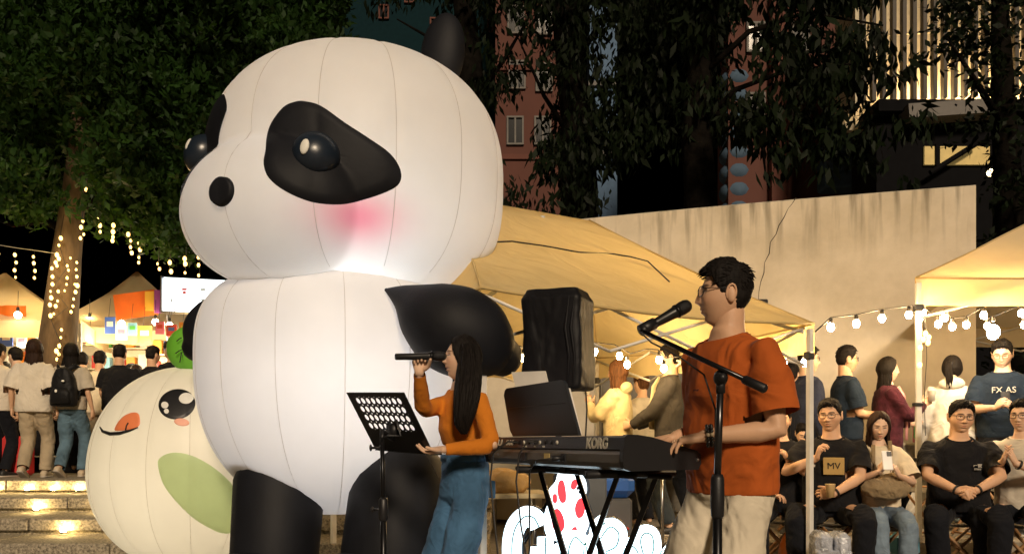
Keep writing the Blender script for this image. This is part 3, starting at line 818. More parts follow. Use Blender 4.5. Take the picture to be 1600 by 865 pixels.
HAIRLINE = {   # azimuth from the front (rad) -> height of the hair's lower edge
    'short': ([0, .55, .85, 1.05, 1.25, 1.42, 1.75, 2.2, 3.2], [.071, .066, .056, .030, .006, -.012, .0, -.055, -.078]),
    'long': ([0, .35, .7, .95, 1.2, 1.5, 2.0, 3.2], [.080, .074, .050, .010, -.03, -.07, -.09, -.10]),
}
def noise3(V, f, seed=0):
    "cheap smooth pseudo noise, -1..1"
    r = np.random.default_rng(seed); o = np.zeros(len(V))
    for k in range(6):
        w = r.normal(size=3); w /= np.linalg.norm(w); o += np.sin(V @ w * f * (1 + .35 * k) + r.uniform(0, 6.3))
    return o / 3.2
def hair_cap(V, N, A, Fq, style, thick, seed):
    A = A.reshape(-1); az, hz = HAIRLINE['short' if style == 'short' else 'long']
    jit = .004 * noise3(V, 260, seed)
    edge = np.interp(np.abs(A), az, hz) + jit
    m = np.clip((V[:, 2] - edge) / .016, 0, 1); m = m * m * (3 - 2 * m)
    if style == 'short':
        up = np.clip((V[:, 2] - .02) / .07, 0, 1)
        t = .005 + (thick - .005) * up ** .8
        t = t * (1 + .16 * noise3(V, 90, seed + 1) + .07 * noise3(V, 330, seed + 2))
    else:
        t = thick * (1 + .06 * noise3(V, 90, seed + 1)) * (1 - .18 * np.exp(-(V[:, 0] / .006) ** 2) * (V[:, 1] > -.03) * (V[:, 2] > .04))
    off = -.004 + (t + .004) * m
    HV = V + N * off[:, None]
    if style == 'short': HV[:, 1] += (m * up * .010 * (V[:, 1] > .02)); HV[:, 2] += m * up * .004
    keep = (m[Fq].max(1) > .02)
    F2 = Fq[keep]; used = np.unique(F2); mp = -np.ones(len(V), int); mp[used] = np.arange(len(used))
    return HV[used], mp[F2], m
def make_hand(mb, W_, d, n, right, curl=.35, s=1.0, fingers=None, spread=.0, thumb=(.55, .8, .25)):
    d = Vector(d).normalized(); n = Vector(n); n = (n - d * n.dot(d)).normalized(); sd = d.cross(n) if right else n.cross(d)
    W_ = Vector(W_)
    rings = []
    for q, w, t in ((-.012, .025, .019), (.012, .027, .019), (.035, .036, .0175), (.062, .042, .0155), (.084, .040, .0125), (.092, .034, .008)):
        rings.append((W_ + d * q * s + n * .002, sd, n, w * s, t * s))
    mb.loft(rings, 12, 2.6)
    L = (.072, .081, .075, .059); O = (.030, .0105, -.0095, -.0285)
    cs = fingers or (curl, curl * 1.02, curl * 1.08, curl * 1.15)
    for k in range(4):
        b = W_ + d * (.080 - abs(k - 1) * .004 - (.006 if k == 3 else 0)) * s + sd * O[k] * s
        dr = (d + sd * spread * (1.5 - k) * .25).normalized(); ang = 0; pts = [b]; rr = [.0092 * s]
        for ph, (fr, bend) in enumerate(((.44, 62), (.31, 88), (.25, 55))):
            ang += R(bend) * cs[k]
            v = dr * math.cos(ang) + n * math.sin(ang); p = pts[-1] + v * L[k] * fr * s
            pts += [pts[-1].lerp(p, .5), p]; rr += [(.0088 - .0010 * ph) * s, (.0084 - .0011 * ph) * s]
        mb.cap_tube(pts, [r * (.9 if k == 3 else 1) for r in rr], 8)
    b = W_ + d * .022 * s + sd * .022 * s + n * .006 * s; v = (d * thumb[0] + sd * thumb[1] + n * thumb[2]).normalized()
    p1 = b + v * .036 * s; v2 = (v * .75 + d * .5 + n * (.15 + .5 * curl) - sd * .25).normalized(); p2 = p1 + v2 * .032 * s; p3 = p2 + (v2 + n * .3 * curl).normalized() * .024 * s
    mb.cap_tube([b, b.lerp(p1, .5), p1, p2, p3], [.0145 * s, .0135 * s, .0115 * s, .0100 * s, .0082 * s], 8)
def ik(S, T, l1, l2, pole):
    v = T - S; L = v.length; mx = (l1 + l2) * .998
    if L > mx: T = S + v * (mx / L); v = T - S; L = mx
    a = (l1 * l1 - l2 * l2 + L * L) / (2 * L); h = math.sqrt(max(l1 * l1 - a * a, 0))
    u = v.normalized(); p = Vector(pole); p = (p - u * p.dot(u)).normalized()
    return S + u * a + p * h, T

def person(label, loc, yaw, H=1.70, w=1.0, fem=False, hip=None, lean=0., twist=0., head=(0, 0, 0), hands=None, feet=None, knees=None,
           top=None, bottom=None, hair=None, sk=None, glasses=None, shoes=None, face=None, vox=.012, nu=88, nv=100, seed=1, group=None, shoulder=1.0, tuck=False, belly=0., hipshift=0.):
    "yaw 0 faces away from the camera (+Y), +90 faces left. Hand targets, poles and foot targets are world points."
    k = H / 1.72; root = empty('person', loc, R(yaw), label=label, cat='person', group=group)
    Mw = Matrix.Translation(loc) @ Matrix.Rotation(R(yaw), 4, 'Z'); Mi = Mw.inverted(); Ri = Mi.to_3x3()
    w2 = lambda p: Mi @ Vector(p); wd = lambda v: Ri @ Vector(v)
    hz = hip if hip else .90 * k
    ww = w * (.90 if fem else 1.0)
    def fr(t):
        a = R(lean) * (.55 + .45 * max(t, 0)); up = Vector((0, math.sin(a), math.cos(a))); f = Vector((0, math.cos(a), -math.sin(a)))
        q = Matrix.Rotation(R(twist) * max(0, min(1, t)), 3, up); return up, q @ Vector((1, 0, 0)), q @ f
    def T(x, y, t):
        n_ = 8; p = Vector((hipshift * k, 0, hz)); sgn = 1 if t >= 0 else -1
        if t >= 0:
            for i in range(n_): p = p + fr(t * (i + .5) / n_)[0] * (t / n_ * .55 * k)
        else: p = p + Vector((0, 0, t * .55 * k))
        up, rx, fy = fr(t); return p + rx * x * k + fy * y * k
    def rings(lst):
        o = []
        for t, rx, ry, *e in lst:
            up, ax, ay = fr(t); o.append((T(0, e[0] if e else 0, t), ax, ay, rx * k, ry * k))
        return o
    sit = hip is not None and hip < .75 * k
    shx = .178 * ww * shoulder; LA1, LA2 = .285 * k, .25 * k
    # joints
    J = {}
    for s, nm in ((-1, 'L'), (1, 'R')):
        S = T(shx * s, -.008, .835); up, rx, fy = fr(.9)
        hd = (hands or {}).get(nm)
        if hd:
            tgt = w2(hd['p']); pole = wd(hd['pole']) if 'pole' in hd else Vector((s * .6, -.4, -.7)); hdd = wd(hd['d']); hn = wd(hd['n'])
        else:
            tgt = S + Vector((s * .10 * k, .035, -.51 * k)); pole = Vector((s * .3, -1, 0)); hdd = Vector((0, .12, -1)); hn = Vector((-s, .2, 0))
        E, Wr = ik(S, tgt, LA1, LA2, pole); J[nm] = (S, E, Wr, hdd, hn, hd or {})
        hp = Vector((s * .088 * ww * k + hipshift * k, 0, hz - .03 * k)); ft = (feet or {}).get(nm)
        an = w2(ft['p']) if ft else Vector((s * .10 * k, 0, .075 * k)); fd = wd(ft['d']) if ft else Vector((s * .15, 1, 0))
        an.z = max(an.z, .06)
        kp = wd((knees or {})[nm]) if knees else Vector((s * .12, 1, .1))
        Kn, An = ik(hp, an, .42 * k, .42 * k, kp); J[nm + 'l'] = (hp, Kn, An, fd)
    # ---------------- body: one fused skin
    b = MB()
    b.loft(rings([(-.14, .085, .08), (-.06, .13 * ww, .09), (.05, .130 * ww, .09), (.3, .122 * ww, .088), (.55, .145 * ww, .105), (.75, .155 * ww, .105), (.88, .135 * ww, .08), (.96, .075, .058), (1.03, .055, .055)]), 20)
    up, rx, fy = fr(1.0); NB = T(0, -.012, .97); 
    hq = (Matrix((( rx.x, fy.x, up.x), (rx.y, fy.y, up.y), (rx.z, fy.z, up.z))) @ Matrix.Rotation(R(head[0]), 3, 'Z') @ Matrix.Rotation(R(head[1]), 3, 'X') @ Matrix.Rotation(R(head[2]), 3, 'Y'))
    # keep the head upright while the trunk leans
    hq = Matrix.Rotation(R(lean) * .85, 3, rx) @ hq
    HCn = NB + up * .080 * k + hq @ Vector((0, .020, .075)) * k
    nk = .052 if fem else .060 * (.5 + .5 * w)
    b.tube([NB - up * .03, NB + up * .04 * k, HCn + hq @ Vector((0, -.022, -.065)) * k, HCn + hq @ Vector((0, -.02, -.02)) * k], [(nk * 1.15 * k, nk * 1.1 * k), (nk * k, nk * k), (nk * .97 * k, nk * k), (nk * .9 * k, nk * .9 * k)], 16, up=fy)
    aw = (.85 if fem else 1.0) * (.6 + .4 * w)
    for s, nm in ((-1, 'L'), (1, 'R')):
        S, E, Wr, *_ = J[nm]; inn = T(shx * s * .5, 0, .80)
        b.cap_tube([inn, S, S.lerp(E, .35), S.lerp(E, .7), E, E.lerp(Wr, .25), E.lerp(Wr, .6), Wr], [x * k * aw for x in (.046, .050, .047, .043, .039, .041, .034, .0262)], 14)
        hp, Kn, An, fd = J[nm + 'l']
        b.cap_tube([hp, hp.lerp(Kn, .4), Kn.lerp(hp, .12), Kn.lerp(An, .1), Kn.lerp(An, .35), Kn.lerp(An, .75), An], [x * k for x in (.070, .066, .048, .046, .050, .038, .036)], 14)
    body = bake(b.mesh('body'), vox, 3)
    bmh = MB()
    for s, nm in ((-1, 'L'), (1, 'R')):
        S, E, Wr, hd_, hn_, o = J[nm]
        make_hand(bmh, Wr, hd_, hn_, s > 0, o.get('curl', .35), k * (.93 if fem else 1.0), o.get('f'), o.get('spread', .1), o.get('thumb', (.55, .8, .25)))
    # head shell
    fp = dict(jaw=.34 if fem else .27, nose=.019 if fem else .021, cheek=.002 if fem else .003, lip=.8 if fem else .45, brow=.7 if fem else 1.15); fp.update(face or {})
    D, A, TT, Fq = head_grid(nu, nv)
    HVl = head_points(D, fp).reshape(-1, 3); tint = face_tint(HVl, fp); HN = vnormals(HVl, Fq); HN = HN * (1 if (HN * D.reshape(-1, 3)).sum() > 0 else -1)
    Q = np.array(hq); C0 = np.array(HCn); tr = lambda v: (np.asarray(v) * k) @ Q.T + C0
    trv = lambda v: Vector(tr(np.array([v]))[0])
    em = MB()
    for s in (-1, 1):
        q = (hq.to_4x4() @ Matrix.Rotation(R(16 * s), 4, 'Z') @ Matrix.Rotation(R(-12), 4, 'X'))
        em.ball(trv((s * .0765 * fp.get('wide', 1), -.012, -.002)), (.010 * k, .019 * k, .033 * k), 12, 8, q)
        em.tube([trv((s * (.079 + .006 * math.sin(t) * 1) * fp.get('wide', 1), -.014 + .019 * math.cos(t) * .9, .002 + .03 * math.sin(t))) for t in np.linspace(-1.2, 3.9, 12)], .0042 * k, 6)
    # join everything into one mesh with one tint attribute
    me = bpy.data.meshes.new('body')
    nb_ = len(body.vertices); Vb = np.empty(nb_ * 3, np.float32); body.vertices.foreach_get('co', Vb); Vb = Vb.reshape(-1, 3)
    polys = [tuple(p.vertices) for p in body.polygons]
    V1 = np.array([tuple(v) for v in bmh.V + em.V]); n1 = len(bmh.V + em.V)
    F1 = [tuple(i + nb_ for i in f) for f in bmh.F] + [tuple(i + nb_ + len(bmh.V) for i in f) for f in em.F]
    V2 = tr(HVl); F2 = (Fq + nb_ + n1).tolist()
    Vall = np.concatenate([Vb, V1, V2]); me.from_pydata(Vall.tolist(), [], polys + F1 + [tuple(f) for f in F2])
    bpy.data.meshes.remove(body)
    tt = np.ones((len(Vall), 4)); tt[nb_ + n1:, :3] = tint; tint_attr(me, tt)
    bm = bmesh.new(); bm.from_mesh(me); bmesh.ops.recalc_face_normals(bm, faces=bm.faces); bm.to_mesh(me); bm.free()
    me.polygons.foreach_set('use_smooth', [True] * len(me.polygons))
    ob('body', me, sk or SK_A, root)
    # ---------------- hair
    hs = hair or ('short', HAIR, .024)
    style, hm, th = hs[0], hs[1], hs[2]
    hv, hf, hmask = hair_cap(HVl, HN, A, Fq, style, th, seed)
    hmesh = np_mesh('hair', tr(hv), hf, True)
    hb = MB(); rr = random.Random(seed)
    if style == 'short':      # tufts lying over the crown and fringe
        cand = np.where((hmask > .6) & (HVl[:, 2] > .015))[0]; nt_ = hs[3] if len(hs) > 3 else 160
        for _ in range(nt_):
            i = int(cand[rr.randrange(len(cand))]); p = HVl[i]; nn = HN[i]; upk = min(max((p[2] - .02) / .07, 0), 1)
            flow = np.array([p[0] * 3 + rr.uniform(-.35, .35), .9 if p[1] > -.03 else -.5, .25 - .9 * (1 - upk)]); flow = flow - nn * (flow @ nn) * .75; flow /= np.linalg.norm(flow) + 1e-9
            t0 = .003 + (th - .003) * upk ** .8; a = p + nn * t0 * .75; L = .012 + .024 * upk * rr.uniform(.6, 1.2)
            pts = [trv(a), trv(a + flow * L * .5 + nn * .005 * upk), trv(a + flow * L + nn * rr.uniform(-.001, .006) * upk)]
            hb.tube(pts, [.0045 * k, .0038 * k, .0006], 4, caps=False)
    ho = ob('hair', hmesh, hm, root)
    if hb.V: ob('hair_tuft', hb, hm, ho, kind='stuff')
    if style in ('long', 'bob'):
        L = hs[3]; fw_ = hs[4] if len(hs) > 4 else 0.   # length below the head centre; how far the locks fall in front
        a0 = hs[5] if len(hs) > 5 else .95
        cl = MB(); nA, nS = 60, 22
        dirs = {}
        def base(a, z): # skull outline at azimuth a, height z (local head metres)
            zz = max(min(z / .118, .98), -.75); h_ = math.sqrt(1 - zz * zz)
            return np.array([.080 * h_ * math.sin(a), .098 * h_ * math.cos(a) * (1 if math.cos(a) > 0 else 1 - .28 * max(-zz, 0)), z])
        rn = [rr.uniform(0, 6.3) for _ in range(8)]
        def hairpt(a, s, inner):
            z = .075 - s * (L + .075)
            if z > -.05: p = base(a, z) * np.array([1.14, 1.10, 1.0])
            else:
                p0 = base(a, -.05) * np.array([1.14, 1.10, 1]); f = min((-.05 - z) / max(L - .05, .01), 1)
                p = np.array([p0[0] * (1 + .22 * math.sin(min(f * 2.2, 1.57)) - .30 * max(f - .6, 0)), p0[1] * (1 - .05 * f) - .025 * f * (1 if not fw_ else 0), z])
                if fw_ and abs(a) < 1.75: p[1] += fw_ * math.sin(min(f * 1.8, 1.57)) * (1 if a * hs[6] > 0 else .25)
                p[2] += .030 * math.sin(a * 5 + rn[0]) * f ** 3
            g = .0045 * math.sin(a * 31 + rn[1] + 3 * s) + .003 * math.sin(a * 67 + rn[2] + 2 * s) 
            r_ = 1 + (g / .09) * min(1, s * 3) - (.16 + .5 * max(s - .7, 0) if inner else 0)
            c_ = np.array([0, -.012 if z > -.1 else p[1] * .25 - .01, 0]); q_ = p.copy(); q_[:2] = c_[:2] + (p[:2] - c_[:2]) * r_; return trv(q_)
        def az_(u): return a0 + (2 * math.pi - 2 * a0) * u
        o1 = len(cl.V)
        cl.grid(lambda u, v: hairpt((az_(u) + math.pi) % (2 * math.pi) - math.pi, v, False), nA, nS)
        cl.grid(lambda u, v: hairpt((az_(u) + math.pi) % (2 * math.pi) - math.pi, v, True), nA, nS)
        st = (nA + 1) * (nS + 1); W1 = nA + 1
        cl.F += [(o1 + nS * W1 + i, o1 + nS * W1 + i + 1, o1 + st + nS * W1 + i + 1, o1 + st + nS * W1 + i) for i in range(nA)]
        for e in (0, nA): cl.F += [(o1 + j * W1 + e, o1 + j * W1 + W1 + e, o1 + st + j * W1 + W1 + e, o1 + st + j * W1 + e) for j in range(nS)]
        ob('hair_length', cl, hm, ho)
        lk = MB()
        for q in range(hs[7] if len(hs) > 7 else 46):
            a = (az_(rr.random()) + math.pi) % (2 * math.pi) - math.pi; s0 = rr.uniform(.1, .5); s1 = rr.uniform(.85, 1.04)
            pts = [hairpt(a + .05 * math.sin(s * 6 + q), s0 + (s1 - s0) * s, False) for s in np.linspace(0, 1, 9)]
            lk.tube(pts, [(.0008 + .0042 * math.sin(math.pi * min(.02 + s, 1) * .98)) * k for s in np.linspace(0, 1, 9)], 5, caps=False)
        ob('hair_lock', lk, hm, ho, kind='stuff')
    if style == 'tail':
        L = hs[3]; tl = MB(); b0 = np.array([0, -.098, .035])
        for q in range(14):
            ox, oy = rr.uniform(-.016, .016), rr.uniform(-.012, .012)
            pts = [b0, b0 + [ox, -.035 + oy, .012], b0 + [ox * 1.6, -.052 + oy, -.05], b0 + [ox * 1.8 + .01, -.045 + oy, -L * .6], b0 + [ox * .8 + rr.uniform(-.01, .01), -.035 + oy, -L * rr.uniform(.85, 1.05)]]
            tl.tube([trv(p) for p in pts], [x * k for x in (.006, .012, .014, .012, .002)], 6)
        ob('ponytail', tl, hm, ho)
        ob('hair_tie', MB().tube([trv((.020 * math.cos(t), -.103, .037 + .020 * math.sin(t))) for t in np.linspace(0, 2 * math.pi, 13)[:-1]], .006 * k, 6, closed=True), BLACK, ho)
    # ---------------- glasses
    if glasses is not None:
        g = MB(); fw2, fh = .0235, .0185
        for s in (-1, 1):
            pts = []
            for t in np.linspace(0, 2 * math.pi, 17)[:-1]:
                cx, sy = math.cos(t), math.sin(t); xx = s * .0325 + fw2 * math.copysign(abs(cx) ** .6, cx); z = .008 + fh * math.copysign(abs(sy) ** .6, sy)
                pts.append(trv((xx * fp.get('wide', 1), .097 - .010 * (abs(xx) / .05) ** 2, z)))
            g.tube(pts, .0019 * k, 5, closed=True)
            g.tube([trv((s * .056 * fp.get('wide', 1), .0865, .016)), trv((s * .074 * fp.get('wide', 1), .055, .017)), trv((s * .082 * fp.get('wide', 1), -.005, .018)), trv((s * .079, -.030, .0))], .0018 * k, 5)
        g.tube([trv((-.0085, .097, .012)), trv((0, .099, .014)), trv((.0085, .097, .012))], .0017 * k, 5)
        ob('glasses', g, glasses, root)
    # ---------------- trousers
    sw = MB()
    bt = bottom or {}
    fit = bt.get('fit', 'straight'); mat = bt.get('mat', BLACK)
    R_ = {'slim': (.094, .088, .069, .064, .050, .046), 'straight': (.100, .094, .080, .078, .072, .068), 'wide': (.100, .099, .097, .100, .112, .120)}[fit]
    R_ = [x * (.5 + .5 * w) for x in R_]
    wt_ = bt.get('waist', .06)
    sw.loft(rings([(-.17, .10, .10), (-.10, .172 * ww, .128), (-.02, .176 * ww, .128), (wt_, .158 * ww + .006, .112 + belly * .5)] if not sit else [(-.12, .16 * ww, .12), (-.02, .182 * ww, .138), (wt_, .165 * ww, .125 + belly * .5)]), 22)
    cuts = []; up, rx, fy = fr(wt_); cuts.append((T(0, 0, wt_ - .005), up, .4))
    hemf = bt.get('hem', .97)
    for nm in 'LR':
        hp, Kn, An, fd = J[nm + 'l']; he = Kn.lerp(An, hemf + .05); hc = Kn.lerp(An, hemf)
        sw.tube([hp + (hp - Kn).normalized() * .03, hp, hp.lerp(Kn, .45), Kn.lerp(hp, .10) , Kn.lerp(An, .10), Kn.lerp(An, .4), Kn.lerp(An, .75), he], [x * k for x in (R_[0] * .9, R_[0], R_[1], R_[2] * 1.02, R_[3], (R_[3] + R_[4]) / 2, R_[4], R_[5])], 18)
        cuts.append((hc, (An - Kn), R_[5] * k * 1.7 + .02))
    sm = bake(sw.mesh('trousers'), vox, 4, [(.10, .016), (.04, .007)], cuts)
    tro = ob('trousers', sm, mat, root)
    if bt.get('pockets'):     # back pockets, seams and waistband stand a little proud
        pk_ = MB()
        for s in (-1, 1):
            up, rx, fy = fr(0); c0 = T(.075 * s, -.118, -.035)
            pk_.box(c0, (.085 * k, .012, .095 * k), bev=.004)
        ob('pocket', pk_, mat, tro)
    # ---------------- shoes
    if shoes is not None:
        for s, nm in ((-1, 'L'), (1, 'R')):
            hp, Kn, An, fd = J[nm + 'l']; ft = (feet or {}).get(nm, {}); f = Vector(fd); f.normalize(); upv = Vector((0, 0, 1)); 
            if abs(f.z) > .05: upv = (upv - f * f.z).normalized()
            sx = f.cross(upv).normalized(); o0 = An - upv * .075 * k
            sh = MB().loft([(o0 + f * q * k + upv * (zc) * k, sx, upv, rx_ * k, rz * k) for q, rx_, rz, zc in ((-.072, .018, .022, .032), (-.06, .034, .038, .042), (-.02, .038, .046, .050), (.04, .040, .040, .044), (.10, .046, .030, .034), (.15, .044, .024, .028), (.185, .030, .018, .022), (.196, .012, .010, .018))], 14, 2.6)
            so_ = ob('shoe', sh, shoes, root)
            ob('sole', MB().loft([(o0 + f * q * k + upv * .008 * k, sx, upv, rx_ * k, .011 * k) for q, rx_ in ((-.078, .016), (-.062, .037), (0, .040), (.10, .050), (.155, .047), (.19, .031), (.203, .012))], 14, 3), SOLE, so_)
    # ---------------- top
    tp = top or {}; mat = tp.get('mat', BLACK); kind = tp.get('kind', 'tee'); lo = tp.get('loose', 1.0); hem = tp.get('hem', -.10 if not sit else -.04)
    tb = MB(); bl = belly
    if kind == 'fitted':
        rl = [(hem, .138 * ww, .098), (.30, .130 * ww, .094), (.42, .134 * ww, .108, .006), (.56, .150 * ww, .124, .012), (.70, .160 * ww, .118, .006), (.80, .165 * ww, .105), (.885, .152 * ww, .088), (.945, .112, .070), (.985, .078, .062)]
    else:
        rl = [(hem, .182 * ww * lo, .132 + bl), (hem + .06, .184 * ww * lo, .134 + bl, bl * .3), (.22, .182 * ww * lo, .132 + bl, bl * .4), (.42, .180 * ww * lo, .130 + bl * .7, bl * .3), (.60, .182 * ww, .132 + bl * .3), (.75, .184 * ww, .125), (.86, .174 * ww, .106), (.925, .142, .086), (.97, .098, .074), (1.0, .080, .068)]
    if hem > .2: rl = [r for r in rl if r[0] >= hem]
    tb.loft(rings(rl), 28)
    cuts = [(T(0, 0, hem + .012), -fr(hem)[0], (.185 if kind == 'fitted' else .225 * ww * lo) * k), (T(0, 0, .978), (fr(1)[0] + fr(1)[2] * .25), .15)]
    slv = tp.get('sleeve', .72 if kind == 'tee' else None)
    for s, nm in ((-1, 'L'), (1, 'R')):
        S, E, Wr, *_ = J[nm]; inn = T(shx * s * .45, 0, .775); g_ = tp.get('sw', 1.0)
        if slv is not None and slv < 1.2:
            e = S + (E - S) * min(slv + .07, 1.3); c_ = S + (E - S) * slv
            r0 = .069 * g_ * aw ** .4
            tb.tube([inn, S + (S - inn).normalized() * .004, S.lerp(E, .3), e], [.056 * k, (.060 + .010 * (g_ - 1)) * k, r0 * k, r0 * 1.10 * k], 16)
            cuts.append((c_, (E - S), -r0 * 1.25 * k))
        else:
            g2 = .050 if kind == 'fitted' else .062 * g_
            e = E.lerp(Wr, 1.02); pts = [inn, S, S.lerp(E, .45), E.lerp(S, .1), E.lerp(Wr, .12), E.lerp(Wr, .55), E.lerp(Wr, .85), e]
            f_ = (.90, .98, 1.0, .92, .92, .82, .70, .66) if kind != 'fitted' else (1.05, 1.06, .98, .90, .90, .80, .66, .60)
            tb.tube(pts, [g2 * q * k for q in f_], 16); cuts.append((E.lerp(Wr, .97), (Wr - E), .08))
    dp = tp.get('disp', [(.11, .016), (.045, .007)] if kind != 'fitted' else [(.05, .005)])
    tm = bake(tb.mesh('top'), vox, tp.get('relax', 7), dp, cuts)
    nm_ = tp.get('name', {'tee': 't_shirt', 'long': 'jacket', 'fitted': 'long_sleeved_top'}.get(kind, 'shirt'))
    to = ob(nm_, tm, mat, root)
    cr_ = tp.get('neck', .084); up, rx, fy = fr(.99)
    if kind != 'fitted':
        ob('collar', MB().tube([T(0, .002, .972) + (rx * math.cos(t) * cr_ * 1.02 + fy * math.sin(t) * cr_ * .93 - up * .022 * max(0, math.sin(t))) * k for t in np.linspace(0, 2 * math.pi, 25)[:-1]], .0085 * k, 6, closed=True), tp.get('cmat', mat), to)
    if kind == 'hood' or tp.get('hood'):
        ob('hood', MB().ball(T(0, -.085, .97), (.115 * k, .052 * k, .066 * k), 18, 12, Matrix.Rotation(R(18), 4, 'X')), mat, to)
    info = dict(root=root, Mw=Mw, T=lambda x, y, t: Mw @ T(x, y, t), J={q: tuple(Mw @ v if i < 3 else v for i, v in enumerate(val[:3])) for q, val in J.items()}, head=lambda v: Mw @ trv(v), fr=fr, top=to, k=k, lT=T, J0=J, trousers=tro)
    return info
def decal(pi, s, x, t, depth, size, mat, ext=.003, sx=1.0):
    "print on the chest: stands 3 mm proud of the cloth"
    up, rx, fy = pi['fr'](t); p = pi['lT'](x, depth, t); Mx = Matrix(((-rx.x * sx, up.x, fy.x, p.x), (-rx.y * sx, up.y, fy.y, p.y), (-rx.z * sx, up.z, fy.z, p.z), (0, 0, 0, 1)))
    return text('print', s, size, mat, pi['top'], Mx, ext)
def watch(pi, nm, mat=BLACK, r=.034, face=True):
    S, E, Wr = pi['J0'][nm][:3]; k = pi['k']; a = (Wr - E).normalized(); c0 = Wr - a * .022; u = a.orthogonal().normalized(); v = a.cross(u)
    wb = MB().tube([c0 + (u * math.cos(t) + v * math.sin(t)) * r * k for t in np.linspace(0, 2 * math.pi, 17)[:-1]], [(.004, .009)] * 16, 6, up=a, closed=True)
    o = ob('watch_strap', wb, mat, pi['root'])
    return o
# ---------------------------------------------------------------- the two singers
T_RUST = cloth('rust_tee', (.44, .100, .019), fold=.05, fs=4.5, bump=.001, bs=320); T_ORANGE = cloth('orange_knit', (.62, .20, .02), bump=.0012, bs=180, fold=.006, fs=14)
JEANS_B = denim('blue_denim', (.060, .145, .27)); TR_CREAM = cloth('cream_cotton', (.68, .61, .48), fold=.05, fs=4, bump=.001, bs=320)
def fwd(yaw): return Vector((-math.sin(R(yaw)), math.cos(R(yaw)), 0))
def rgt(yaw): return Vector((math.cos(R(yaw)), math.sin(R(yaw)), 0))
man = person('man in rust orange tee and cream trousers playing the keyboard at the microphone', (.835, 3.17, 0), 118, H=1.735, w=.96, lean=3, head=(-34, 4, 0),
    hands={'L': dict(p=P(1101, 681, 3.00), d=(-1, .28, -.16), n=(.1, .1, -1), curl=.30, pole=(1, -.25, -.25), spread=.5),
           'R': dict(p=P(1055, 683, 3.26), d=(-1, .35, -.14), n=(0, 0, -1), curl=.30, pole=(.5, .6, -.6), spread=.5)},
    feet={'L': dict(p=(.92, 3.05, .08), d=(-.6, -.75, 0)), 'R': dict(p=(.74, 3.28, .08), d=(-.9, -.3, 0))},
    top=dict(kind='tee', mat=T_RUST, loose=1.12, hem=-.10, sleeve=.78, sw=1.16, relax=10, disp=[(.17, .022), (.06, .008)]), bottom=dict(fit='wide', mat=TR_CREAM), hair=('short', HAIR, .023, 520), sk=SK_A,
    glasses=GLASS_F, shoes=SHOE_W, vox=.0085, nu=150, nv=170, seed=11, face=dict(nose=.0225, jaw=.26, lid=.4), shoulder=1.05)
bb = MB()
S, E, Wr = man['J0']['L'][:3]; a = (Wr - E).normalized(); c0 = Wr - a * .018; u = a.orthogonal().normalized(); v = a.cross(u)
BEAD = M('dark_beads', (.015, .014, .013), .2); BEADL = M('pale_beads', (.55, .45, .30), .3)
bracelet = empty('bracelet', man['Mw'] @ c0, label='dark bead bracelet on the wrist of the keyboard player', cat='bracelet')
rot = man['Mw'].to_3x3()
for i in range(16):
    t = 2 * math.pi * i / 16
    for rr_, off in ((.036, -.007), (.036, .007)):
        ob('bead', MB().ball(rot @ ((u * math.cos(t) + v * math.sin(t)) * rr_ + a * off), .0078, 8, 6), BEADL if (i % 5 == 0) else BEAD, bracelet)
# small dark chest print
decal(man, '~', .02, .62, .142, .05, M('tee_print', (.10, .02, .01), .8), .002)

woman = person('woman singer in orange long sleeved top and blue jeans with long black hair', (-.235, 4.17, 0), 122, H=1.585, w=.92, fem=True, lean=2, twist=4, head=(-24, 6, 0),
    hands={'R': dict(p=P(655, 583, 3.888), d=(.05, .02, 1), n=(.10, -1, .1), curl=.85, pole=(-.5, -.25, -1), thumb=(.45, .7, .55)),
           'L': dict(p=P(694, 702, 3.88), d=(-1, -.05, -.12), n=(0, -.25, 1), curl=.28, pole=(.8, -.3, -.7))},
    feet={'L': dict(p=(-.13, 4.08, .08), d=(-.6, -.7, 0)), 'R': dict(p=(-.24, 4.24, .08), d=(-.9, -.3, 0))},
    top=dict(kind='fitted', mat=T_ORANGE, hem=.40), bottom=dict(fit='wide', mat=JEANS_B, waist=.31, pockets=True), hair=('long', HAIR, .018, .30, 0., 1.25, -1, 60), sk=SK_B,
    shoes=SHOE_W, vox=.008, nu=150, nv=170, seed=5, face=dict(open=.7, nose=.0195, lid=.5))
tr_ = woman['trousers']
up, rx, fy = woman['fr'](.31)
ob('waistband', MB().loft([(woman['lT'](0, 0, q), rx, fy, .152 * woman['k'], .116 * woman['k']) for q in (.25, .30, .315)], 24), JEANS_B, tr_)

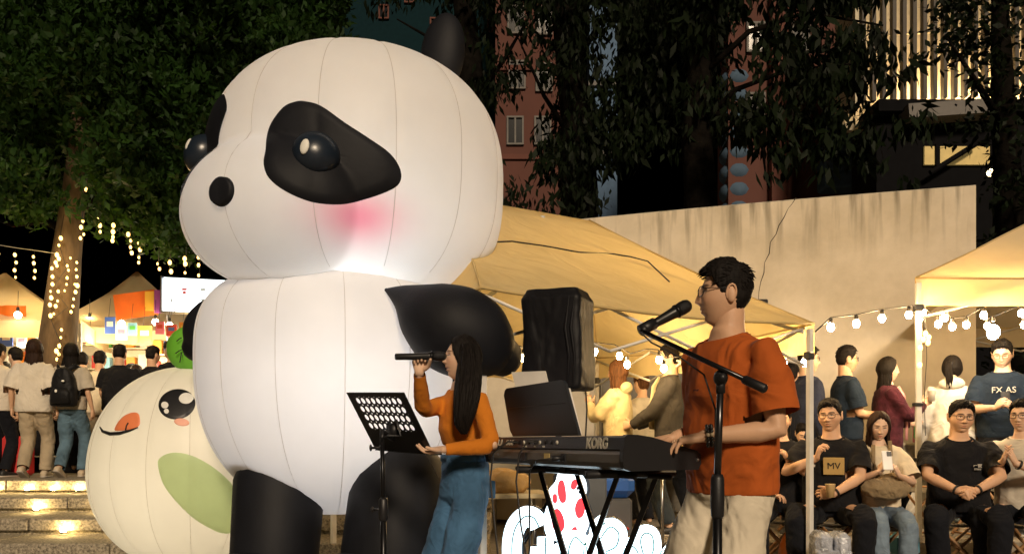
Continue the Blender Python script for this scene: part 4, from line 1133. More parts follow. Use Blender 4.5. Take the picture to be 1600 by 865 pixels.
# her hair falls forward over the near shoulder to the ribs
hl = MB(); hr_ = random.Random(4)
hair_root = [c for c in woman['root'].children if c.name.startswith('hair')][0]
wi = woman['Mw'].inverted()
spine_ = [((733, 538), 4.09, 13, .05), ((735, 560), 4.06, 16, .055), ((733, 590), 3.99, 18.5, .05), ((730, 618), 3.945, 18.5, .042), ((726, 645), 3.935, 16, .036), ((723, 664), 3.945, 12, .028), ((725, 678), 3.955, 4, .012)]
hl.loft([(wi @ P(a, b, Y), (wi.to_3x3() @ Vector((1, 0, 0))), (wi.to_3x3() @ Vector((0, 1, 0))), w_ / F * Y, d_) for (a, b), Y, w_, d_ in spine_], 20, 2.0)
ob('hair_length', hl, HAIR, hair_root)
hk = MB()
for q in range(110):
    t_ = hr_.uniform(0, 2 * math.pi); pts = []; e_ = hr_.uniform(4.2, 6.05); rr_ = hr_.uniform(.86, 1.08)
    for s_ in np.linspace(0, e_, 9):
        i = min(int(s_), 5); f = s_ - i; A_, B_ = spine_[i], spine_[i + 1]; L_ = lambda a, b: a + (b - a) * f
        Y = L_(A_[1], B_[1]); p = P(L_(A_[0][0], B_[0][0]), L_(A_[0][1], B_[0][1]), Y); tt = t_ + .12 * math.sin(s_ * 1.3 + q)
        p = p + Vector((math.cos(tt) * L_(A_[2], B_[2]) / F * Y * rr_, math.sin(tt) * L_(A_[3], B_[3]) * rr_, 0)); pts.append(wi @ p)
    hk.tube(pts, [.0015 + .0042 * math.sin(math.pi * min(.97, .03 + k / 9)) for k in range(9)], 5, caps=False)
ob('hair_lock', hk, HAIR, hair_root, kind='stuff')

# ---------------------------------------------------------------- audience and passers-by
BLK_T = cloth('black_tee', (.011, .011, .013), fold=.028, fs=6); BLK_P = cloth('black_trousers', (.009, .010, .014))
NAVY_T = cloth('navy_tee', (.014, .024, .042)); WHITE_T = cloth('white_tee', (.66, .60, .50)); CREAM_T = cloth('cream_tee', (.70, .60, .44))
GREY_T = cloth('grey_tee', (.45, .40, .32)); BEIGE_P = cloth('beige_trousers', (.42, .34, .23)); LJEAN = denim('light_denim', (.17, .23, .30)); MJEAN = denim('mid_denim', (.10, .17, .23))
MAROON = cloth('maroon_jacket', (.055, .013, .022), var=.5, vs=18); WHITE_H = cloth('white_hoodie', (.68, .64, .56), fold=.035, fs=6); CREAM_H = cloth('cream_hoodie', (.70, .60, .36)); CHAR = cloth('charcoal_cardigan', (.045, .042, .040))
NAVYJ = cloth('navy_jacket', (.022, .028, .055)); 
PRW = M('print_white', (.55, .53, .48), .8); PRG = M('print_gold', (.45, .30, .10), .7)

SEATED = 'audience sitting in a row on folding stools'
STAND = 'people standing behind the seated row'
CROWD = 'people browsing the market stalls'
STOOLCANV = M('stool_canvas', (.10, .085, .06), .85)
stool0 = None
def stool(loc, yaw, label):
    global stool0
    if stool0 is None:
        t = stool0 = empty('folding_stool', (0, 0, 0))
        ob('seat', MB().grid(lambda u, v: Vector((-.19 + .38 * u, -.16 + .32 * v, .43 - .035 * math.sin(math.pi * u))), 10, 4), STOOLCANV, t)
        for y in (-.15, .15):
            for s in (-1, 1):
                ob('leg', MB().tube([(-s * .21, y + s * .012, .015), (s * .19, y + s * .012, .44)], (.016, .011), 6, up=(0, 1, 0)), WOOD, t)
        for s in (-1, 1): ob('rail', MB().tube([(s * .19, -.18, .435), (s * .19, .18, .435)], .012, 8), WOOD, t)
        for s in (-1, 1): ob('foot_bar', MB().tube([(s * .20, -.17, .03), (s * .20, .17, .03)], .010, 8), WOOD, t)
    else: t = copy_tree(stool0)
    t.location = loc; t.rotation_euler = (0, 0, R(yaw)); tag(t, label, 'stool', 'folding wooden stools under the seated row'); return t
def seated(label, px, Y, yaw, ground=0., hip=.545, splay=.15, reach=.40, footy=None, stool_label=None, dx=0, **k):
    X = (px - CX) / F * Y; loc = Vector((X, Y, ground)); f, r = fwd(yaw), rgt(yaw); H = k.get('H', 1.7) / 1.72
    kk = dict(feet={'L': dict(p=loc + f * (reach + .02) - r * (splay + .02) + Vector((0, 0, .078)), d=f - r * .25), 'R': dict(p=loc + f * reach * .95 + r * (splay + .02) + Vector((0, 0, .078)), d=f + r * .25)},
              knees={'L': f * .6 + Vector((0, 0, 1)) - r * splay * 1.2, 'R': f * .6 + Vector((0, 0, 1)) + r * splay * 1.2}, hip=hip, group=SEATED)
    kk.update(k)
    hs = kk.get('hands')
    if hs: kk['hands'] = hs(loc, f, r) if callable(hs) else hs
    if stool_label: stool(loc - f * .03, yaw, stool_label)
    return person(label, loc, yaw, **kk)
UP = Vector((0, 0, 1))
# black tee, glasses, one hand raised
g1 = lambda l, f, r: {'R': dict(p=l + f * .27 + r * .10 + UP * .93, d=-r * .25 + UP + f * .15, n=-r, curl=.6, pole=r * .9 - UP * .6), 'L': dict(p=l + f * .34 - r * .02 + UP * .665, d=r * .9 + f * .3, n=UP * -.3 - f, curl=.55, pole=-r - UP * .3)}
p1 = seated('seated man in black tee with gold chest print, glasses and a raised hand', 1299, 6.5, 158, H=1.76, w=1.14, lean=6, head=(-12, -2, 3), hands=g1, top=dict(mat=BLK_T, loose=1.0, sleeve=.80, sw=1.04), bottom=dict(fit='straight', mat=BLK_P), hair=('short', HAIR, .021, 380), glasses=GLASS_G, shoes=SHOE_B, sk=SK_A, seed=21, belly=.03, face=dict(wide=1.03, cheek=.006, lid=.35), nu=110, nv=140,
    stool_label='folding stool under the seated man with the gold chest print', splay=.20)
ob('print', MB().box(p1['lT'](-.02, .166, .60), (.15, .006, .13), bev=.002), PRG, p1['top'], smooth=False); decal(p1, 'MV', -.02, .60, .171, .07, BLACK, .001); decal(p1, '●', .12, .60, .160, .03, PRW)
watch(p1, 'L')
# young woman with phone
g2 = lambda l, f, r: {'R': dict(p=l + f * .29 + r * .075 + UP * .83, d=-r * .55 + UP * .9 + f * .1, n=-r * .6 + f * -.3, curl=.6, pole=r * .7 - UP), 'L': dict(p=l + f * .29 - r * .07 + UP * .80, d=r * .45 + UP * .9 + f * .15, n=r * .7 - f * .3, curl=.6, pole=-r * .7 - UP)}
p2 = seated('seated young woman in cream tee and jeans looking down at her phone', 1372, 6.45, 172, H=1.60, w=.95, fem=True, head=(-4, -16, 0), hands=g2, top=dict(mat=CREAM_T, loose=1.12, sleeve=.85, sw=1.3), bottom=dict(fit='straight', mat=LJEAN, hem=.86), hair=('long', HAIRD, .018, .36, .05, .86, 1, 60), shoes=SHOE_W, sk=SK_B, seed=22, hip=.535, splay=.07, face=dict(lid=.8), nu=110, nv=140,
    stool_label='folding stool under the young woman with the phone')
# man in plain black tee with clasped hands
g3 = lambda l, f, r: {'R': dict(p=l + f * .36 + r * .055 + UP * .685, d=-r * .75 + f * .5 - UP * .3, n=-f * .6 - r * .5 + UP * -.3, curl=.7, pole=r - UP * .2), 'L': dict(p=l + f * .36 - r * .055 + UP * .69, d=r * .75 + f * .5 - UP * .3, n=-f * .6 + r * .5 - UP * .3, curl=.7, pole=-r - UP * .2)}
p3 = seated('seated heavyset man in plain black tee with glasses and clasped hands', 1496, 6.5, 162, H=1.74, w=1.2, lean=9, head=(9, -3, -3), hands=g3, top=dict(mat=BLK_T, loose=1.0, sleeve=.82, sw=1.05), bottom=dict(fit='straight', mat=BLK_P), hair=('short', HAIR, .021, 380), glasses=GLASS_G, shoes=SHOE_B, sk=SK_A, seed=23, belly=.035, face=dict(wide=1.09, jaw=.18, nose=.024, cheek=.006), nu=110, nv=140,
    stool_label='folding stool under the heavyset man with clasped hands', splay=.17)
decal(p3, '⌐π', -.10, .63, .160, .05, PRW); decal(p3, 'mau', -.10, .585, .162, .028, PRW); watch(p3, 'R'); watch(p3, 'L')
# clapping man at the right edge
g4 = lambda l, f, r: {'R': dict(p=l + f * .34 + r * .07 + UP * .90, d=-r * .35 + UP * .8 + f * .55, n=-r, curl=.12, pole=r * .8 - UP), 'L': dict(p=l + f * .34 - r * .02 + UP * .89, d=r * .25 + UP * .85 + f * .5, n=r, curl=.10, pole=-r * .8 - UP)}
p4 = seated('seated man in white tee clapping his hands at the right edge', 1598, 6.4, 138, H=1.74, w=1.02, head=(-8, 0, 0), hands=g4, top=dict(mat=WHITE_T, loose=1.04, sleeve=.78, sw=1.06), bottom=dict(fit='straight', mat=BLK_P), hair=('short', HAIR, .021, 380), glasses=GLASS_F, shoes=SHOE_B, sk=SK_B, seed=24, face=dict(jaw=.33, nose=.0195, lid=.3), nu=110, nv=140,
    stool_label='folding stool under the clapping man in white')
watch(p4, 'L')
# man half hidden behind the keyboard player
g5 = lambda l, f, r: {'L': dict(p=l + f * .30 - r * .05 + UP * .90, d=r * .5 + UP, n=r - f * .3, curl=.5, pole=-r * .8 - UP), 'R': dict(p=l + f * .34 + r * .1 + UP * .64, d=-r + f * .3, n=-UP, curl=.4, pole=r - UP)}
p5 = seated('seated person in black tee half hidden behind the keyboard player', 1219, 6.75, 165, H=1.68, w=1.0, hands=g5, top=dict(mat=BLK_T), bottom=dict(fit='straight', mat=BLK_P), hair=('short', HAIR, .026, 60), shoes=SHOE_R, sk=SK_A, seed=25, vox=.014, stool_label='folding stool half hidden behind the keyboard player', reach=.5)
watch(p5, 'L')

def standing(label, px, Y, yaw, ground, group=None, **k):
    X = (px - CX) / F * Y; loc = Vector((X, Y, ground)); f, r = fwd(yaw), rgt(yaw)
    h = k.pop('hands', None)
    if callable(h): h = h(loc, f, r)
    kk = dict(vox=.015, nu=84, nv=96, group=group); kk.update(k)
    return person(label, loc, yaw, hands=h, **kk)
PG = .22
hold = lambda l, f, r: {'R': dict(p=l + f * .30 + r * .10 + UP * 1.10, d=f * .6 - r * .6 + UP * .25, n=-r, curl=.6, pole=r * .5 - UP)}
hold2 = lambda l, f, r: {'R': dict(p=l + f * .30 + r * .07 + UP * 1.13, d=f * .5 - r * .5 + UP * .55, n=-r - f * .3, curl=.6, pole=r * .6 - UP), 'L': dict(p=l + f * .30 - r * .07 + UP * 1.12, d=f * .5 + r * .5 + UP * .5, n=r - f * .3, curl=.6, pole=-r * .6 - UP)}
q1 = standing('standing man in navy jacket over maroon with glasses, partly behind the tent post', 1262, 7.75, -84, PG, STAND, H=1.72, w=1.05, head=(-14, 0, 0), top=dict(kind='long', mat=NAVYJ, loose=1.1), bottom=dict(mat=BLK_P), hair=('short', HAIR, .022, 80), glasses=GLASS_F, sk=SK_B, shoes=SHOE_B, seed=31)
q2 = standing('standing man in navy tee with pale chest print and glasses looking right', 1322, 7.8, -92, PG, STAND, H=1.725, w=1.0, head=(2, 0, 0), hands=lambda l, f, r: {'R': dict(p=l + f * .28 + r * .10 + UP * 1.08, d=f * .9 - r * .2, n=-r, curl=.65, pole=r * .2 - UP), 'L': dict(p=l + f * .30 - r * .12 + UP * 1.07, d=f * .9 + r * .2, n=r, curl=.6, pole=-r * .2 - UP)},
    top=dict(mat=NAVY_T, loose=1.08, sleeve=.8, sw=1.15), bottom=dict(mat=BLK_P), hair=('short', HAIR, .024, 80), glasses=GLASS_F, sk=SK_A, shoes=SHOE_B, seed=32)
decal(q2, '6N', .02, .55, .148, .14, PRW, .003)
q3 = standing('standing woman in maroon jacket with long dark hair holding a small cup', 1386, 7.7, -96, PG, STAND, H=1.62, w=1.02, fem=True, head=(-8, 0, 0), hands=lambda l, f, r: {'R': dict(p=l + f * .30 + r * .06 + UP * 1.17, d=f * .7 - r * .1 + UP * .5, n=-r, curl=.7, pole=r * .3 - UP), 'L': dict(p=l + f * .26 - r * .14 + UP * 1.0, d=f + UP * .1, n=r, curl=.6, pole=-r * .2 - UP)},
    top=dict(kind='long', mat=MAROON, loose=1.15, sw=1.15, hem=-.16), bottom=dict(mat=BLK_P), hair=('long', HAIR, .018, .30, 0., 1.35, 1, 40), sk=SK_B, shoes=SHOE_B, seed=33)
lt = q3['lT']; ob('scarf', MB().tube([lt(.02, .10, .95), lt(.03, .145, .8), lt(.04, .165, .5), lt(.04, .17, .2), lt(.05, .165, .0)], (.030, .008), 8), M('pink_scarf', (.65, .30, .28), .8), q3['root'])
q4 = standing('standing woman in white hoodie with black ponytail seen from behind', 1487, 7.75, -28, PG, STAND, H=1.64, w=1.05, fem=True, head=(-12, 0, 0), hands=lambda l, f, r: {'R': dict(p=l + f * .30 + r * .10 + UP * 1.02, d=f + r * -.2, n=-r, curl=.5, pole=r * .8 - UP)}, top=dict(kind='long', mat=WHITE_H, loose=1.2, sw=1.25, hood=True, name='hoodie'), bottom=dict(mat=LJEAN), hair=('tail', HAIR, .016, .24), sk=SK_B, shoes=SHOE_W, seed=34)
q5 = standing('standing man in dark tee with glasses looking at his phone under the right tent', 1567, 7.55, 152, PG, STAND, H=1.76, w=1.06, head=(-8, -18, 0), hands=hold2, top=dict(mat=NAVY_T, loose=1.08, sleeve=.85, sw=1.15), bottom=dict(mat=BLK_P), hair=('short', HAIR, .024, 100), glasses=GLASS_F, sk=SK_B, shoes=SHOE_B, seed=35, face=dict(lid=.8))
decal(q5, 'FX AS', 0, .66, .150, .075, PRW); watch(q5, 'L')
q6 = seated('child in white collared shirt looking down behind the seated man', 1254, 7.7, 160, ground=PG, H=1.45, w=.9, hip=.34, group=STAND, head=(10, -30, 0), top=dict(mat=WHITE_T), bottom=dict(mat=BLK_P), hair=('short', HAIR, .024, 60), sk=SK_B, shoes=SHOE_B, seed=36, vox=.015, nu=84, nv=96, splay=.1, face=dict(lid=1), stool_label='low stool under the child in the white shirt')
# under the centre tent
q7 = standing('woman in cream hoodie with long brown hair raising a cup under the tent', 966, 7.6, 62, PG, None, H=1.58, w=1.0, fem=True, head=(4, 0, 0), hands=lambda l, f, r: {'L': dict(p=l + f * .26 - r * .05 + UP * 1.17, d=f * .3 + UP * .9, n=r, curl=.6, pole=-r * .6 - UP), 'R': dict(p=l + f * .28 + r * .05 + UP * 1.14, d=f * .3 + UP * .9, n=-r, curl=.6, pole=r * .6 - UP)}, top=dict(kind='long', mat=CREAM_H, loose=1.15, sw=1.25, hood=True, name='hoodie'), bottom=dict(mat=BLK_P), hair=('long', HAIRB, .018, .27, 0, .9, 1, 40), sk=SK_B, shoes=SHOE_W, seed=37)
q8 = standing('man in charcoal cardigan with cropped hair facing left under the tent', 1046, 7.45, 78, PG, None, H=1.70, w=1.08, head=(6, 0, 0), hands=lambda l, f, r: {'L': dict(p=l + f * .33 - r * .10 + UP * .98, d=f + r * .3, n=r, curl=.5, pole=-r * .3 - UP), 'R': dict(p=l + f * .30 + r * .12 + UP * .98, d=f - r * .3, n=-r, curl=.5, pole=r * .3 - UP)}, top=dict(kind='long', mat=CHAR, loose=1.12, sw=1.2, name='cardigan'), bottom=dict(fit='straight', mat=cloth('slate_trousers', (.035, .045, .055)), hem=.9), hair=('short', HAIR, .014, 60), sk=SK_B, shoes=SHOE_B, seed=38)
lt = q8['lT']; ob('shirt_front', MB().tube([lt(0, .08, .95), lt(0, .135, .8), lt(0, .155, .5), lt(0, .16, .1)], (.035, .008), 8), CREAM_H, q8['root'])
q9 = standing('person in dark jacket at the back of the tent beyond the cropped haired man', 1086, 8.35, 60, PG, None, H=1.70, top=dict(kind='long', mat=NAVYJ), bottom=dict(mat=BLK_P), hair=('short', HAIR, .022, 30), sk=SK_B, seed=39, vox=.018, nu=56, nv=56)
q10 = standing('person with orange backpack standing behind the woman in the cream hoodie', 1003, 8.1, 30, PG, None, H=1.50, fem=True, top=dict(kind='long', mat=WHITE_H), bottom=dict(mat=BLK_P), hair=('short', HAIRB, .022, 30), sk=SK_B, seed=40, vox=.018, nu=56, nv=56)
q11 = standing('person in slate top beyond the tent, mostly behind the navy jacket', 1236, 8.4, -40, PG, None, H=1.62, top=dict(kind='tee', mat=cloth('slate_top', (.12, .12, .12))), bottom=dict(mat=BLK_P), hair=('short', HAIR, .022, 30), sk=SK_B, seed=41, vox=.018, nu=56, nv=56)

# left: on the terrace
TG = .615
stepL = lambda X, Y, z0: None
def walker(label, px, Y, yaw, **k):
    X = (px - CX) / F * Y; l = Vector((X, Y, TG)); f, r = fwd(yaw), rgt(yaw)
    k.setdefault('feet', {'L': dict(p=l - f * .17 - r * .06 + UP * .115, d=f - UP * .55), 'R': dict(p=l + f * .12 + r * .08 + UP * .078, d=f)})
    return standing(label, px, Y, yaw, TG, CROWD, **k)
a1 = walker('woman in oversized white tee and beige trousers walking away, seen from behind', 53, 10.1, 8, H=1.69, w=1.05, fem=True, head=(-6, 0, 0), top=dict(mat=WHITE_T, loose=1.22, hem=-.17, sleeve=.95, sw=1.45), bottom=dict(fit='straight', mat=BEIGE_P), hair=('long', HAIRD, .018, .20, 0, .9, 1, 30), sk=SK_A, shoes=SHOE_W, seed=51, vox=.013)
a2 = walker('woman in grey tee and blue jeans wearing a black backpack, seen from behind', 111, 10.25, 2, H=1.66, w=1.0, fem=True, head=(10, 0, 0), top=dict(mat=GREY_T, loose=1.15, hem=-.08, sleeve=.9, sw=1.3), bottom=dict(fit='straight', mat=MJEAN), hair=('long', HAIR, .018, .26, 0, .9, 1, 30), sk=SK_A, shoes=SHOE_W, seed=52, vox=.013)
a3 = standing('man in black tee with cropped hair seen from behind at the stall', 187, 10.9, 6, TG, CROWD, H=1.71, w=1.1, head=(4, 0, 0), hands=lambda l, f, r: {'L': dict(p=l + f * .25 - r * .24 + UP * .92, d=f - UP * .5, n=r, curl=.5, pole=-f - r * .3 - UP * .5)}, top=dict(mat=BLK_T, loose=1.12, sw=1.2), bottom=dict(mat=BLK_P), hair=('short', HAIR, .020, 60), sk=SK_A, shoes=SHOE_B, seed=53)
a4 = standing('man in black tee with grey back print right of the cropped haired man', 238, 11.0, -14, TG, CROWD, H=1.70, w=1.1, head=(-12, 0, 0), top=dict(mat=BLK_T, loose=1.12, sw=1.2), bottom=dict(mat=BLK_P), hair=('short', HAIR, .022, 60), sk=SK_A, shoes=SHOE_B, seed=54)
a5 = standing('person in profile with dark hair beside the lime leaf of the inflatable', 268, 10.6, 70, TG, CROWD, H=1.72, head=(-8, 0, 0), top=dict(mat=BLK_T), bottom=dict(mat=BLK_P), hair=('short', HAIR, .026, 60), sk=SK_A, seed=55)
a6 = standing('man in cream tee standing between the backpack and the black tee', 156, 11.6, 12, TG, CROWD, H=1.70, top=dict(mat=CREAM_T), bottom=dict(mat=BEIGE_P), hair=('short', HAIR, .024, 40), sk=SK_A, shoes=SHOE_B, seed=56)
a7 = standing('person in grey top glimpsed past the backpack wearer', 128, 11.8, 30, TG, CROWD, H=1.70, top=dict(mat=GREY_T), bottom=dict(mat=BLK_P), hair=('short', HAIR, .024, 30), sk=SK_A, seed=57, vox=.018, nu=56, nv=56)
a8 = standing('man in black tee facing the stall left of the white tee', 25, 11.0, 62, TG, CROWD, H=1.68, top=dict(mat=BLK_T), bottom=dict(mat=BLK_P), hair=('short', HAIR, .024, 40), sk=SK_B, shoes=SHOE_B, seed=58)
a9 = standing('person in white top cut off by the left edge of the picture', -3, 10.4, -10, TG, CROWD, H=1.66, top=dict(mat=WHITE_T, loose=1.1), bottom=dict(mat=BLK_P), hair=('short', HAIR, .024, 40), sk=SK_A, shoes=SHOE_B, seed=59)
a10 = standing('stall keeper with dark cap facing the crowd behind the counter', 206, 12.9, 170, TG, CROWD, H=1.64, top=dict(mat=cloth('rose_top', (.45, .16, .14))), bottom=dict(mat=BLK_P), hair=('short', HAIR, .03, 40), sk=SK_B, seed=60, vox=.018, nu=56, nv=56)
a11 = standing('person in pale shirt behind the counter at the far left', 8, 12.4, 165, TG, CROWD, H=1.62, top=dict(mat=WHITE_T), bottom=dict(mat=BLK_P), hair=('short', HAIR, .026, 30), sk=SK_B, seed=61, vox=.018, nu=56, nv=56)
a12 = standing('person in orange top far back between the two black tees', 213, 12.2, 20, TG, CROWD, H=1.56, fem=True, top=dict(mat=cloth('apricot_top', (.55, .28, .16))), bottom=dict(mat=BLK_P), hair=('short', HAIRD, .028, 30), sk=SK_B, seed=62, vox=.018, nu=56, nv=56)
# ---------------------------------------------------------------- band equipment
MICB = M('mic_body', (.012, .012, .013), .35); MICG = M('mic_grille', (.03, .03, .032), .4, metal=.8, bump=.002, bs=700)
def mic(label, a, b, rb=.0135, rh=.023):
    a, b = Vector(a), Vector(b); d = (b - a).normalized(); L = (b - a).length
    t = empty('microphone', a, label=label, cat='microphone')
    z = Vector((0, 0, 0)); q = lambda f: d * L * f
    ob('handle', MB().tube([q(0), q(.01), q(.02), q(.35), q(.66), q(.69)], [rb * .7, rb * .95, rb, rb * 1.08, rb * 1.35, rb * 1.4], 18), MICB, t)
    ob('collar', MB().tube([q(.69), q(.70), q(.725), q(.735)], [rb * 1.45, rb * 1.6, rb * 1.6, rb * 1.45], 18), STEEL if rh > .03 else BLKMET, t)
    ob('grille', MB().tube([q(.735), q(.76), q(.82), q(.90), q(.955), q(.985), q(1.0)], [rh * .80, rh * .93, rh, rh * .97, rh * .80, rh * .5, rh * .12], 18), MICG, t)
    return t
mic('black handheld microphone gripped by the woman singer', P(617, 557, 3.85), P(698, 556, 3.86), .0148, .0235)
ms_a, ms_b = P(1002, 517, 2.92), P(1079, 474, 2.97)
mic('black microphone clipped on the boom stand before the keyboard player', ms_a, ms_b, .0155, .025)
t = empty('microphone_stand', (P(1121, 690, 2.72).x, 2.72, 0), label='black boom microphone stand in front of the man in orange', cat='microphone stand')
o_ = Vector(t.location); cl = P(1126, 590, 2.72)
ob('lower_tube', MB().tube([(0, 0, .12), (0, 0, .93)], .0155, 14), BLKMET, t)
ob('clutch', MB().lathe([(.016, .80), (.021, .81), (.023, .86), (.022, .93), (.017, .945)], n=16), BLACK, t)
ob('upper_tube', MB().tube([(0, 0, .93), cl - o_], .0115, 14), M('grey_tube', (.08, .08, .085), .3, metal=.9), t)
ob('tee_joint', MB().ball(cl - o_, (.024, .024, .028), 14, 10).tube([cl - o_ + Vector((0, -.034, 0)), cl - o_ + Vector((0, .03, 0))], .014, 12).tube([cl - o_ + Vector((0, 0, -.05)), cl - o_], .015, 12), BLACK, t)
ob('boom', MB().tube([P(1195, 607, 2.60) - o_, P(1003, 517, 2.90) - o_], .0085, 12), M('boom_tube', (.035, .035, .038), .25, metal=.8), t)
b0, b1 = P(1197, 608, 2.598) - o_, P(1160, 591, 2.655) - o_
ob('counterweight', MB().tube([b0, b0.lerp(b1, .06), b0.lerp(b1, .9), b1], [.010, .0155, .0145, .009], 12), BLACK, t)
cp = P(1006, 515, 2.905) - o_
ob('clip', MB().ball(cp, (.016, .016, .016), 10, 8).tube([P(1001, 516, 2.91) - o_, P(1022, 505, 2.93) - o_], .021, 12), BLACK, t)
for k in range(3):
    q = R(120 * k + 40); ob('leg', MB().tube([(0, 0, .14), (.10 * math.cos(q), .10 * math.sin(q), .12), (.34 * math.cos(q), .34 * math.sin(q), .012)], .009, 8), BLKMET, t)
mcab = [P(1001, 519, 2.91), P(1018, 535, 2.93), P(1060, 556, 2.87), P(1100, 585, 2.78), P(1118, 640, 2.745), P(1117, 760, 2.74), P(1119, 880, 2.74), Vector((o_.x + .1, 2.75, .02)), Vector((1.4, 3.0, .012))]
ob('microphone_cable', MB().tube(mcab, .0032, 6), CORD, label='thin black cable running down the boom microphone stand', cat='cable')

# music stand: perforated desk on a pole
msx = empty('music_stand', (P(597, 690, 3.86).x, 3.90, 0), label='black music stand with round holes in its desk before the woman singer', cat='music stand')
o_ = Vector(msx.location)
TL, TR = P(541, 613, 4.06), P(631, 613, 3.74); Wd = TR - TL; Wl = Wd.length; Wn = Wd / Wl
Hh = Vector((-Wn.y, Wn.x, 0)); Hh = Hh if Hh.x > 0 else -Hh
Hd = (Hh * .175 + Vector((0, 0, -.28))); Hl = Hd.length; Hn = Hd / Hl; Nn = Wn.cross(Hn)
dk = MB(); nc, nr_, mx_, my_ = 9, 4, .045, .022; ch = .047; cw = (Wl - 2 * mx_) / nc
def dpt(u, v, w=0): return TL - o_ + Wn * u + Hn * v + Nn * w
def quad(u0, v0, u1, v1):
    for w in (0, .003): dk.add([dpt(u0, v0, w), dpt(u1, v0, w), dpt(u1, v1, w), dpt(u0, v1, w)], [(0, 1, 2, 3)])
quad(0, 0, Wl, my_); quad(0, my_ + nr_ * ch, Wl, Hl); quad(0, my_, mx_, my_ + nr_ * ch); quad(Wl - mx_, my_, Wl, my_ + nr_ * ch)
for r in range(nr_):
    for c_ in range(nc):
        u0, v0 = mx_ + c_ * cw, my_ + r * ch; uc, vc = u0 + cw / 2, v0 + ch / 2; n8 = 16; rad = .0155
        V = []; Fc = []
        for w in (0, .003):
            for k in range(n8):
                q = 2 * math.pi * (k + .5) / n8; cx_, sy_ = math.cos(q), math.sin(q); m_ = max(abs(cx_), abs(sy_))
                V.append(dpt(uc + cx_ / m_ * cw / 2, vc + sy_ / m_ * ch / 2, w)); V.append(dpt(uc + rad * cx_, vc + rad * sy_ * 1.05, w))
        for w in (0, 1):
            b = w * 2 * n8
            for k in range(n8): Fc.append((b + 2 * k, b + 2 * k + 1, b + 2 * ((k + 1) % n8) + 1, b + 2 * ((k + 1) % n8)))
        for k in range(n8): Fc.append((2 * k + 1, 2 * ((k + 1) % n8) + 1, 2 * n8 + 2 * ((k + 1) % n8) + 1, 2 * n8 + 2 * k + 1))
        dk.add(V, Fc)
ob('desk', dk, BLKMET, msx, smooth=False)
lg = MB().box((0, 0, 0), (Wl, .055, .004)); Rm = Matrix((( Wn.x, -Nn.x * 0 + Hh.x, 0, 0), (Wn.y, Hh.y, 0, 0), (Wn.z, 0, 1, 0), (0, 0, 0, 1)))
ob('ledge', MB().box(dpt(Wl / 2, Hl, 0) + Hh * .022, (Wl, .05, .004), rot=Rm).box(dpt(Wl / 2, Hl, 0) + Hh * .047 + Vector((0, 0, .006)), (Wl, .003, .014), rot=Rm), BLKMET, msx, smooth=False)
hb_ = P(597, 684, 3.90) - o_; dc = dpt(Wl * .5, Hl * .62)
ob('bracket', MB().tube([hb_ + Vector((0, 0, -.03)), hb_ + Vector((0, 0, .03)), dc - Vector((0, 0, .04)), dc], [.012, .013, .016, .02], 10).tube([dc + Wn * .07 - Hn * .06, dc + Wn * .075 + Hn * .02 - Nn * .02, hb_ + Wn * .05 + Vector((0, 0, .015)), hb_], .006, 8).box(dc, (.06, .03, .06), rot=Rm), BLACK, msx)
ob('upper_pole', MB().tube([(0, 0, .70), hb_], .0105, 14), BLKMET, msx)
ob('lower_pole', MB().tube([(0, 0, .14), (0, 0, .74)], .0145, 14), BLKMET, msx)
ob('clutch', MB().lathe([(.015, .68), (.022, .69), (.022, .78), (.014, .79)], n=14).tube([(0, 0, .735), (-.045, -.01, .735)], .006, 8).ball((-.05, -.011, .735), (.008, .012, .014), 8, 6), BLACK, msx)
ob('knob', MB().tube([hb_ + Vector((0, 0, -.045)), hb_ + Vector((-.05, 0, -.045))], .006, 8).ball(hb_ + Vector((-.053, 0, -.045)), (.007, .015, .017), 8, 6), BLACK, msx)
for k in range(3):
    q = R(120 * k + 20); ob('leg', MB().tube([(0, 0, .34), (.36 * math.cos(q), .36 * math.sin(q), .012)], .009, 8).tube([(0, 0, .16), (.19 * math.cos(q), .19 * math.sin(q), .165)], .006, 6), BLKMET, msx)
ob('stand_wire', MB().tube([P(668, 712, 3.83), P(676, 728, 3.85), P(684, 745, 3.95)], .0018, 5), CORD, label='thin wire dangling from the music stand ledge', cat='wire')

# keyboard
KB = empty('keyboard', (.397, 2.95, 0), label='black stage keyboard whose lettered back faces the camera', cat='keyboard')
ka = Vector((-.42, .908, 0)).normalized(); kb = Vector((ka.y, -ka.x, 0)); KL = 1.22
kp = lambda a, b, z: ka * a + kb * b + UP * z
KGREY = M('keyboard_grey', (.095, .085, .07), .38, var=.06); KBLK = M('keyboard_black', (.016, .016, .018), .36, var=.05, bump=.0003, bs=500)
prof_u = [(.0, 1.018), (-.004, 1.024), (.0, 1.066), (.008, 1.073), (.10, 1.070), (.155, 1.040), (.155, 1.018)]
prof_l = [(.02, .948), (-.002, .958), (-.008, .975), (-.008, 1.005), (.0, 1.017), (.155, 1.017), (.30, 1.0), (.315, .985), (.315, .955), (.30, .948)]
ob('upper_case', MB().prism([kp(.012, b, z) for b, z in prof_u], ka * (KL - .024)), KBLK, KB, smooth=False)
ob('lower_case', MB().prism([kp(.012, b, z) for b, z in prof_l], ka * (KL - .024)), KGREY, KB, smooth=False)
prof_c = [(.02, .946), (-.006, .955), (-.012, .98), (-.009, 1.02), (-.004, 1.066), (.006, 1.076), (.05, 1.076), (.11, 1.068), (.31, 1.018), (.326, 1.005), (.328, .97), (.315, .948)]
for a in (-.012, KL - .012):
    ob('end_cheek', MB().prism([kp(a, b, z) for b, z in prof_c], ka * .024), KBLK, KB, smooth=False)
ob('cheek_screw', MB().ball(kp(-.014, .31, .985), .007, 8, 6), STEEL, KB)
